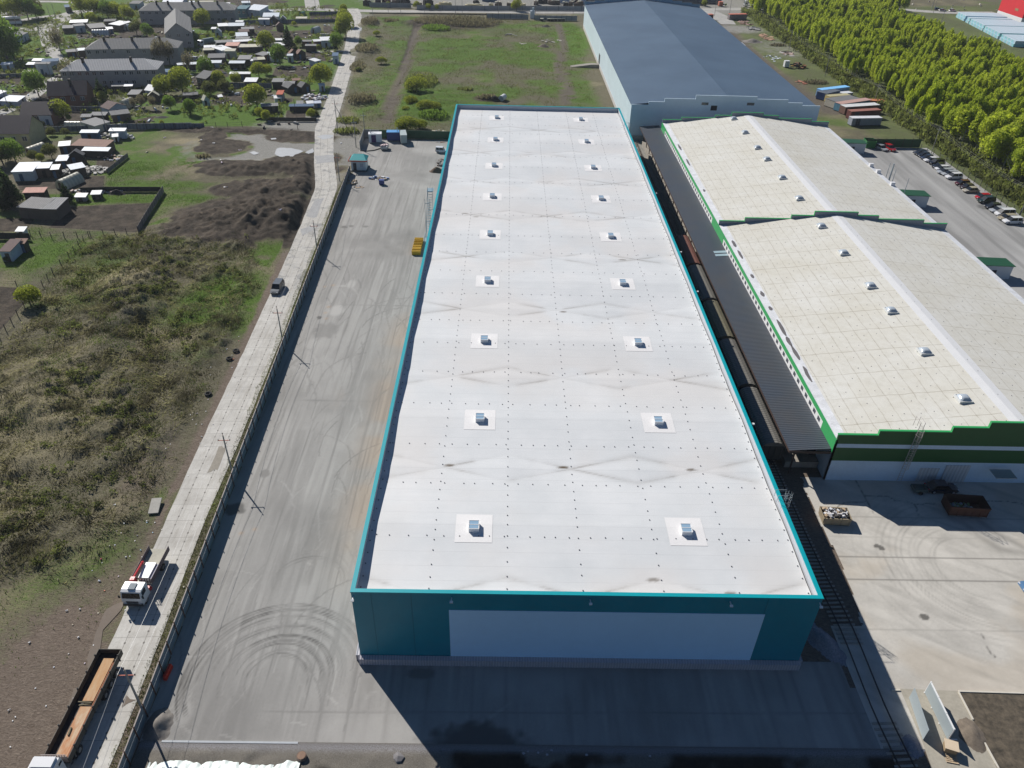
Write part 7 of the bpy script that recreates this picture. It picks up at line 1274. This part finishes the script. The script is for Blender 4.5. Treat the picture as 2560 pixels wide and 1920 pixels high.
cabin('rail_container', 'orange-red container peeking out behind the blue roof edge', 'container', 'C', (310, 350), (430, 345), 2.6, 2.7, RB('cont_red', (.18, .04, .035)), RB('cont_orange', (.55, .15, .09)), ribs=True)
cabin('rail_container', 'small orange box beside the white lorry cab beyond the road', 'container', 'C', (535, 112), (600, 112), 2.4, 2.4, RB('cont_orange2', (.4, .13, .08)), RB('cont_orange', (.55, .15, .09)))
cabin('site_cabin', 'small white tall kiosk among the scrap near the yellow machine', 'cabin', 'g', (140, 585), (180, 585), 1.6, 2.6, WB, WB)
for a in [('scrap_pile', 'heap of dark rust and yellow machine scrap near the forest', 'scrap', 'g', 250, 580, 3.5, 3, 26, [(.5, .28, .03), (.2, .09, .04), (.05, .045, .04)], 1.8, (.5, 2.2)), ('scrap_pile', 'scatter of white sheets on the ground near the blue roof', 'scrap', 'g', 35, 505, 4, 7, 26, [(.6, .64, .68), (.5, .55, .6)], .2, (.6, 1.8)), ('plank_pile', 'scattered orange planks along the bushes', 'timber', 'C', 1350, 640, 3, 9, 40, [(.45, .28, .18), (.35, .2, .12)], .2, (.5, 3)), ('plank_pile', 'pinkish planks beside the orange container', 'timber', 'C', 990, 400, 3, 8, 30, [(.4, .28, .24), (.3, .18, .14)], .3, (.5, 3)), ('plank_pile', 'pale slabs stacked by the bushes', 'timber', 'C', 1140, 500, 3.5, 6, 26, [(.5, .48, .45), (.2, .2, .2)], .5, (.5, 2.6)), ('plank_pile', 'grey boards lying in rows by the forest edge', 'timber', 'f', 1830, 465, 2.5, 5, 30, [(.45, .42, .4), (.35, .25, .2)], .2, (.5, 3.5)), ('plank_pile', 'orange-red planks lying in the grass beyond the cabins', 'timber', 'g', 290, 715, 2, 3, 14, [(.4, .16, .1)], .2, (.5, 2)), ('rubbish_pile', 'white bags strewn by the hut with the dark gable roof', 'rubbish', 'c', 1290, 300, 4.5, 2.2, 46, [(.62, .62, .66), (.5, .35, .25)], .5, (.3, 1.0)), ('rubbish_pile', 'pile of scrap and white sheets beside the village road bend', 'rubbish', 'b', 1600, 1130, 4.5, 4, 60, [(.5, .48, .5), (.3, .22, .2), (.6, .6, .64)], .9, (.4, 1.6)), ('rubbish_pile', 'jumble of junk above the rusty roofs', 'rubbish', 'c', 1300, 60, 7, 3, 60, [(.4, .4, .42), (.1, .1, .1), (.5, .48, .42)], .8, (.3, 1.3)), ('rubbish_pile', 'jumble of boards around the light blue shed roof', 'rubbish', 'c', 1080, 450, 4, 3, 50, [(.25, .24, .22), (.1, .1, .09), (.4, .38, .36)], .7, (.4, 1.8)), ('rubbish_pile', 'dark boards heaped left of the cream greenhouse', 'rubbish', 'c', 730, 480, 2.4, 2, 30, [(.12, .12, .12), (.22, .22, .2)], .8, (.4, 1.6)), ('rubbish_pile', 'junk lined up along the dark fence above the green strip', 'rubbish', 'c', 1100, 690, 7, 1.2, 40, [(.3, .2, .17), (.4, .42, .45), (.06, .06, .06)], .6, (.3, 1.4)), ('concrete_blocks', 'pale concrete blocks lying in the meadow', 'blocks', 'e', 1850, 355, 5, 4, 14, [(.45, .42, .36)], .4, (.6, 2.2)), ('concrete_blocks', 'few pale beams lying in the meadow', 'blocks', 'e', 1635, 380, 2.5, 2, 6, [(.4, .38, .32)], .3, (.6, 2.2)), ('concrete_blocks', 'grey rubble in the meadow centre', 'blocks', 'e', 1505, 305, 3, 2.5, 10, [(.25, .24, .22)], .5, (.5, 1.6)), ('concrete_blocks', 'grey and cream blocks beyond the green yard fence', 'blocks', 'e', 890, 1138, 2.5, 1, 12, [(.4, .4, .38), (.5, .46, .36)], .5, (.4, .9))]:
    junk(*a[:9], a[9], a[10], a[11])
heap('gravel_heap', 'round grey gravel heap by the track beside the forest', 'heap', at('C', 1110, 720), 5, 4, 1.4, GRAV); heap('gravel_heap', 'small brown gravel heap in the meadow', 'heap', at('e', 1795, 405), 3.4, 2.4, 1.4, simple('soil_pale', (.16, .13, .10), .95, .4, 2)); heap('soil_heap', 'black soil heap beside the white tank at the meadow', 'heap', at('e', 1370, 870), 3.2, 2.2, 1.8, simple('soil_black', (.025, .022, .02), .95, .3, 2)); heap('soil_heap', 'small black heap near the slab fence', 'heap', at('A', 1425, 460), 2.6, 2.2, .9, simple('soil_black', (.025, .022, .02), .95, .3, 2)); heap('manure_heap', 'dark dung heap on the green garden strip', 'heap', at('c', 1350, 710), 2.6, 1.2, 1.1, simple('soil_black', (.025, .022, .02), .95, .3, 2)); heap('soil_heap', 'dark garden bed mound on the bright lawn', 'heap', at('a', 1865, 1350), 2.2, 1.4, .4, simple('soil_black', (.025, .022, .02), .95, .3, 2))
c = at('e', 1440, 868); t = thing('white_tank', 'white cylindrical tank lying by the black soil heap behind the warehouse', 'tank', (c.x, c.y, 0), 1.2); b = MB(); b.tube((-1.6, 0, 1.0), (1.6, 0, 1.0), 1.0, 18); b.build('shell', simple('tank_white', (.6, .6, .6), .5, .15), t); b = MB(); b.tube((-1.66, 0, 1.0), (-1.6, 0, 1.0), .75, 18); b.build('end_cap', simple('tank_grey', (.35, .37, .38), .5, .1), t)
c = at('A', 1180, 320); t = thing('transformer_kiosk', 'white tower kiosk with a mast between the two slab fence runs', 'kiosk', (c.x, c.y+1, 0)); b = MB(); b.box(0, 0, 0, 2.4, 2.2, 3.6); b.build('body', simple('kiosk_pale', (.5, .55, .6), .6, .1), t); b = MB(); b.box(.3, 0, 3.6, 1.0, 1.0, 1.5); b.build('turret', simple('kiosk_pale', (.5, .55, .6), .6, .1), t); b = MB(); b.tube((-.9, 0, 3.6), (-.9, 0, 8.5), .1, 6); b.build('mast', GALV, t)
for i, x in enumerate((1345, 1465, 1525, 1588, 1652, 1715)):
    c = at('A', x, 368); t = thing('block_pallet', 'pale topped dark block stack before the slab fence, %s from the left' % ordn(i), 'stack', (c.x, c.y+.6, 0), 0, 'block stacks along the slab fence'); b = MB(); b.box(0, 0, 0, 1.6, 1.4, 1.1); b.build('blocks', wm('dwood'), t); b = MB(); b.box(0, 0, 1.1, 1.75, 1.5, .25); b.build('cover', wm('cream'), t)
# far timber yard
for i, (r, x0, x1, y, h, col) in enumerate([('z', 330, 470, 100, 3, 'dwood'), ('z', 540, 690, 60, 2.5, 'dwood'), ('z', 840, 940, 70, 2.6, 'wood'), ('z', 950, 1160, 70, 2.8, 'dwood'), ('z', 1270, 1350, 115, 2.0, 'wood'), ('z', 1370, 1600, 95, 3.2, 'dwood'), ('z', 1600, 1880, 118, 2.4, 'yellow'), ('A', 20, 330, 125, 1.6, 'yellow'), ('A', 140, 265, 85, 2.4, 'dwood'), ('A', 420, 520, 118, 1.6, 'yellow'), ('A', 530, 650, 118, 2.4, 'wood'), ('A', 740, 860, 112, 1.8, 'wood'), ('A', 960, 1080, 118, 1.6, 'yellow'), ('A', 1210, 1290, 92, 2.2, 'wood'), ('A', 1280, 1445, 62, 2.4, 'dwood'), ('A', 1460, 1660, 82, 2.2, 'wood'), ('A', 1700, 1800, 120, 2.4, 'dwood'), ('A', 1810, 2040, 120, 3.0, 'wood'), ('A', 330, 600, 30, 2.6, 'blue'), ('A', 1500, 1640, 40, 2.2, 'yellow'), ('z', 700, 820, 40, 2.6, 'rust')]):
    a, c_ = at(r, x0, y), at(r, x1, y); W = (c_-a).length; t = thing('timber_stack', '%s pile in the far timber yard, %s from the left' % ({'dwood': 'dark timber', 'wood': 'brown timber', 'yellow': 'pale jumbled wood', 'blue': 'blue covered', 'rust': 'rusty'}[col], ordn(i)), 'timber stack', ((a.x+c_.x)/2, a.y+2, 0), 0, 'timber piles in the far yard')
    b = MB()
    for k in range(10): b.box(rng.uniform(-.4, .4)*W, rng.uniform(-1.4, 1.4), 0, W*rng.uniform(.2, .4), rng.uniform(1, 2.4), h*rng.uniform(.5, 1), rng.uniform(-.1, .1))
    b.build('boards', wm(col), t); b = MB()
    for k in range(9): b.box(rng.uniform(-.42, .42)*W, rng.uniform(-1.2, 1.4), h*rng.uniform(.85, 1.02), W*rng.uniform(.1, .22), rng.uniform(.6, 1.8), .18, rng.uniform(-.4, .4))
    b.build('top_layer', wm('cream' if col != 'blue' else 'light'), t)
a, c_ = at('A', 1650, 60), at('A', 1890, 60); t = thing('arched_hangar', 'pale blue arched hangar with dark doorway in the far yard', 'hangar', ((a.x+c_.x)/2+3, a.y+14, 0)); b = MB(); n = 14; V = [(math.cos(math.pi*i/n)*9, -12, math.sin(math.pi*i/n)*7) for i in range(n+1)]; V += [(p[0], 12, p[2]) for p in V]; b.add(V, [(i, n+1+i, n+2+i, i+1) for i in range(n)]+[tuple(range(n+1)), tuple(range(n+1, 2*n+2))[::-1]]); b.build('shell', simple('hangar_sheet', (.4, .47, .55), .5, .1, .5), t); b = MB(); b.box(2.5, -12.1, 0, 5, .15, 4.5); b.build('doorway', simple('black_opening', (.012, .012, .015)), t)
t = thing('dark_hall', 'low dark grey hall behind the blue roof', 'hall', (at('A', 2150, 40).x+2, 520, 0)); b = MB(); b.box(0, 0, 0, 38, 16, 4.5); b.build('wall', wm('slate'), t); b = MB(); b.slab([(-19.4, -8.4, 4.5), (19.4, -8.4, 4.5), (19.4, 8.4, 5.6), (-19.4, 8.4, 5.6)], .2); b.build('roof', simple('roof_dark', (.08, .085, .1), .6, .1), t)
a, c_ = at('C', 5, 65), at('C', 225, 65); t = thing('dark_hall', 'long dark rounded shed beyond the far road', 'hall', ((a.x+c_.x)/2, a.y+4, 0)); b = MB(); n = 10; V = [(-16, math.cos(math.pi*i/n)*4, math.sin(math.pi*i/n)*3.6) for i in range(n+1)]; V += [(16, p[1], p[2]) for p in V]; b.add(V, [(i, n+1+i, n+2+i, i+1) for i in range(n)]+[tuple(range(n+1)), tuple(range(n+1, 2*n+2))[::-1]]); b.build('shell', simple('roof_dark', (.08, .085, .1), .6, .1), t)
# lorry cab beyond, bus, tank truck
c = at('C', 1030, 118); t = thing('white_lorry', 'white tractor lorry parked beyond the far road beside the forest', 'truck', (c.x, c.y, 0), math.pi); truck_cab(t, .2, 2.4, 3.4, 2.2, slopef=.3); b = MB(); b.box(-2.5, 0, .7, 5.5, .9, .3); b.build('chassis', simple('black_steel', (.02, .02, .02)), t); axles(t, (1.2, -2.5, -3.7), 2.3, .5)
c = at('a', 85, 290); t = thing('coach_bus', 'white coach bus standing on the upper left road', 'bus', (c.x, c.y+1.2, 0), .42); b = MB(); b.box(0, 0, .4, 11.5, 2.5, 2.9); b.build('body', paint('cab_white', CARC['white']), t); b = MB(); b.box(0, -1.27, 1.6, 10.8, .05, 1.0); b.box(0, 1.27, 1.6, 10.8, .05, 1.0); b.box(-5.77, 0, 1.3, .05, 2.2, 1.5); b.build('window', glassm(), t); b = MB(); b.box(0, 0, 3.3, 9, 1.8, .2); b.build('roof_unit', WB, t); axles(t, (-3.6, 3.3), 2.5, .48)
c = at('b', 345, 535); t = thing('tank_truck', 'white-cabbed tank truck with grey-green barrel in the village', 'truck', (c.x, c.y+1, 0), math.pi+.9); truck_cab(t, 1.6, 2.3, 2.7, 1.9); b = MB(); b.tube((-3.6, 0, 2.0), (1.3, 0, 2.0), 1.15, 18); b.build('tank', simple('tank_green', (.16, .22, .23), .5, .15), t); b = MB(); b.box(-1, 0, .6, 6, .9, .3); b.build('chassis', simple('black_steel', (.02, .02, .02)), t); axles(t, (2.5, -1.8, -3.0), 2.3, .5)
# wrapped stacks and red hall on the far right
WR = [simple('wrap_aqua', (.25, .52, .55), .5, .2, 1.5), simple('wrap_pale', (.42, .55, .62), .5, .2, 1.5), simple('wrap_blue', (.3, .5, .62), .5, .2, 1.5)]; WT = simple('wrap_top', (.6, .7, .76), .5, .1, .8)
P0, P1 = Vector((259, 480, 0)), Vector((247.5, 398, 0)); n = 58
for i in range(n):
    p = P0.lerp(P1, i/n); 
    if i in (9, 10, 14, 29, 44, 45): continue
    L = 24 if i < 20 else 34; t = thing('wrapped_pallet_row', 'two-high row of plastic-wrapped pale blue pallets beyond the forest', 'pallet row', (p.x+L/2, p.y, 0), 0, 'wrapped pallets in rows beyond the forest')
    b = MB(); b.box(0, 0, 0, L, 1.25, 1.35); b.build('lower_layer', WR[(i*7) % 3], t); b = MB(); b.box(.2, 0, 1.36, L-.4, 1.2, 1.3); b.build('upper_layer', WR[(i*5+1) % 3], t); b = MB(); b.box(.2, 0, 2.665, L-.5, 1.15, .06); b.build('top_wrap', WT, t)
t = thing('red_hall', 'tall bright red hall at the top right corner', 'hall', (300, 478, 0), .0); b = MB(); b.box(3, 3, 2.2, 26, 26, 12); b.build('wall', simple('red_cladding', (.62, .02, .03), .5, .06, .3), t); b = MB(); b.box(3, 3, 0, 26.1, 26.1, 2.2); b.build('plinth', WB, t)
b = MB(); b.box(-10.06, -2, 4.8, .06, 3.4, 1.2); b.build('sign_board', simple('sign_olive', (.3, .22, .1), .6, .3, 3), t)
b = MB()
for i in range(90): x, y = rng.uniform(170, 300), rng.uniform(500, 570); b.box(x, y, 0, rng.uniform(.5, 1.6), .4, rng.uniform(.3, .9), rng.random()*3)
tag(b.build('gravestones', simple('stone_pale', (.5, .48, .42), .8)), 'scattered small pale stones on the slope beyond the far road', 'stones', kind='stuff')
# low tussocks, garden shrubs and clutter: uncountable
def clumps(name, label, P_, mat, smin, smax, hz, seed, cat):
    base_, _ = proto('u', 0); q0 = np.zeros(len(base_.vertices)*3, np.float32); base_.vertices.foreach_get('co', q0); q0 = q0.reshape(-1, 3); r = random.Random(seed); VV = []; CC = []
    for x, y, z in P_:
        s_ = r.uniform(smin, smax); a = r.random()*6.28; k = r.randrange(0, 390)*4; q = q0[k:k+28*4]*s_; c_, s2 = math.cos(a), math.sin(a); VV.append(np.stack([q[:, 0]*c_-q[:, 1]*s2+x, q[:, 0]*s2+q[:, 1]*c_+y, q[:, 2]*hz+z], 1)); CC.append(np.full(len(q), np.clip(r.gauss(.45, .28), 0, 1)))
    VV = np.concatenate(VV); me = raw_mesh(name, VV, np.arange(len(VV)).reshape(-1, 4), mat, False); a_ = me.attributes.new('la', 'FLOAT_COLOR', 'POINT'); buf = np.ones((len(VV), 4), np.float32); buf[:, 0] = np.concatenate(CC); a_.data.foreach_set('color', buf.ravel())
    o = bpy.data.objects.new(name, me); COL.objects.link(o); return tag(o, label, cat, kind='stuff')
P_ = scatter(26000, -118, -48, 40, 168, lambda x, y: samp(fd, x, y)*ss(.4, .66, fbm(x, y, .16, 3))*ss(.42, .62, fbm(x+5, y, .5, 2))*.5, 21)
clumps('tussocks', 'dark green tussocks on the hummocks of the rough field', P_, leafmat('leaf_tussock', (.06, .07, .03), (.21, .23, .1)), .3, .8, .75, 5, 'tussocks')
P_ = scatter(20000, -230, -64, 235, 470, lambda x, y: ((samp(village, x, y) > .5) & (ldist(x, y, [tuple(p) for p in roadL]) > 5) & (fbm(x, y, .08, 3) > .47)).astype(float)*.5*(1-samp(dark, x, y)*.7), 23)
clumps('garden_shrubs', 'low shrubs and weeds between the village gardens', P_, leafmat('leaf_shrub', (.07, .085, .03), (.24, .27, .09)), .4, 1.3, .9, 6, 'shrubs')
b = MB(); CL = [wm('dwood'), wm('wood'), wm('light'), wm('grey'), wm('cream')]; n = 0
while n < 900:
    x, y = rng.uniform(-200, -66), rng.uniform(240, 420); i = int(np.searchsorted(xs, x)); j = int(np.searchsorted(ys, y))
    if x > -64-(y-262)*.12 or fbm(np.array([x]), np.array([y]), .05, 3)[0] < .45 or green[j, i] > .9: n += .05; continue
    n += 1; b.m = rng.choice((0, 0, 0, 1, 1, 2, 3, 4)); b.box(x, y, 0, rng.uniform(.4, 2.6), rng.uniform(.2, 1.0), rng.uniform(.1, .7), rng.random()*3, rng.uniform(-.2, .2))
tag(b.build('garden_clutter', CL), 'boards, barrels and odds and ends strewn through the village gardens', 'clutter', kind='stuff')
# ---- air: thin haze over the whole place ----
h = bpy.data.materials.new('haze'); h.use_nodes = True; t_ = h.node_tree; t_.nodes.clear(); o1 = t_.nodes.new('ShaderNodeOutputMaterial'); v1 = t_.nodes.new('ShaderNodeVolumePrincipled'); v1.inputs['Color'].default_value = (.86, .93, 1, 1); v1.inputs['Density'].default_value = .00010; v1.inputs['Anisotropy'].default_value = .3
t_.links.new(v1.outputs[0], o1.inputs['Volume']); b = MB(); b.bb(-3100, 3100, -1700, 4200, -3, 90); tag(b.build('haze', h), 'thin pale haze lying over the whole place', 'haze', kind='stuff')
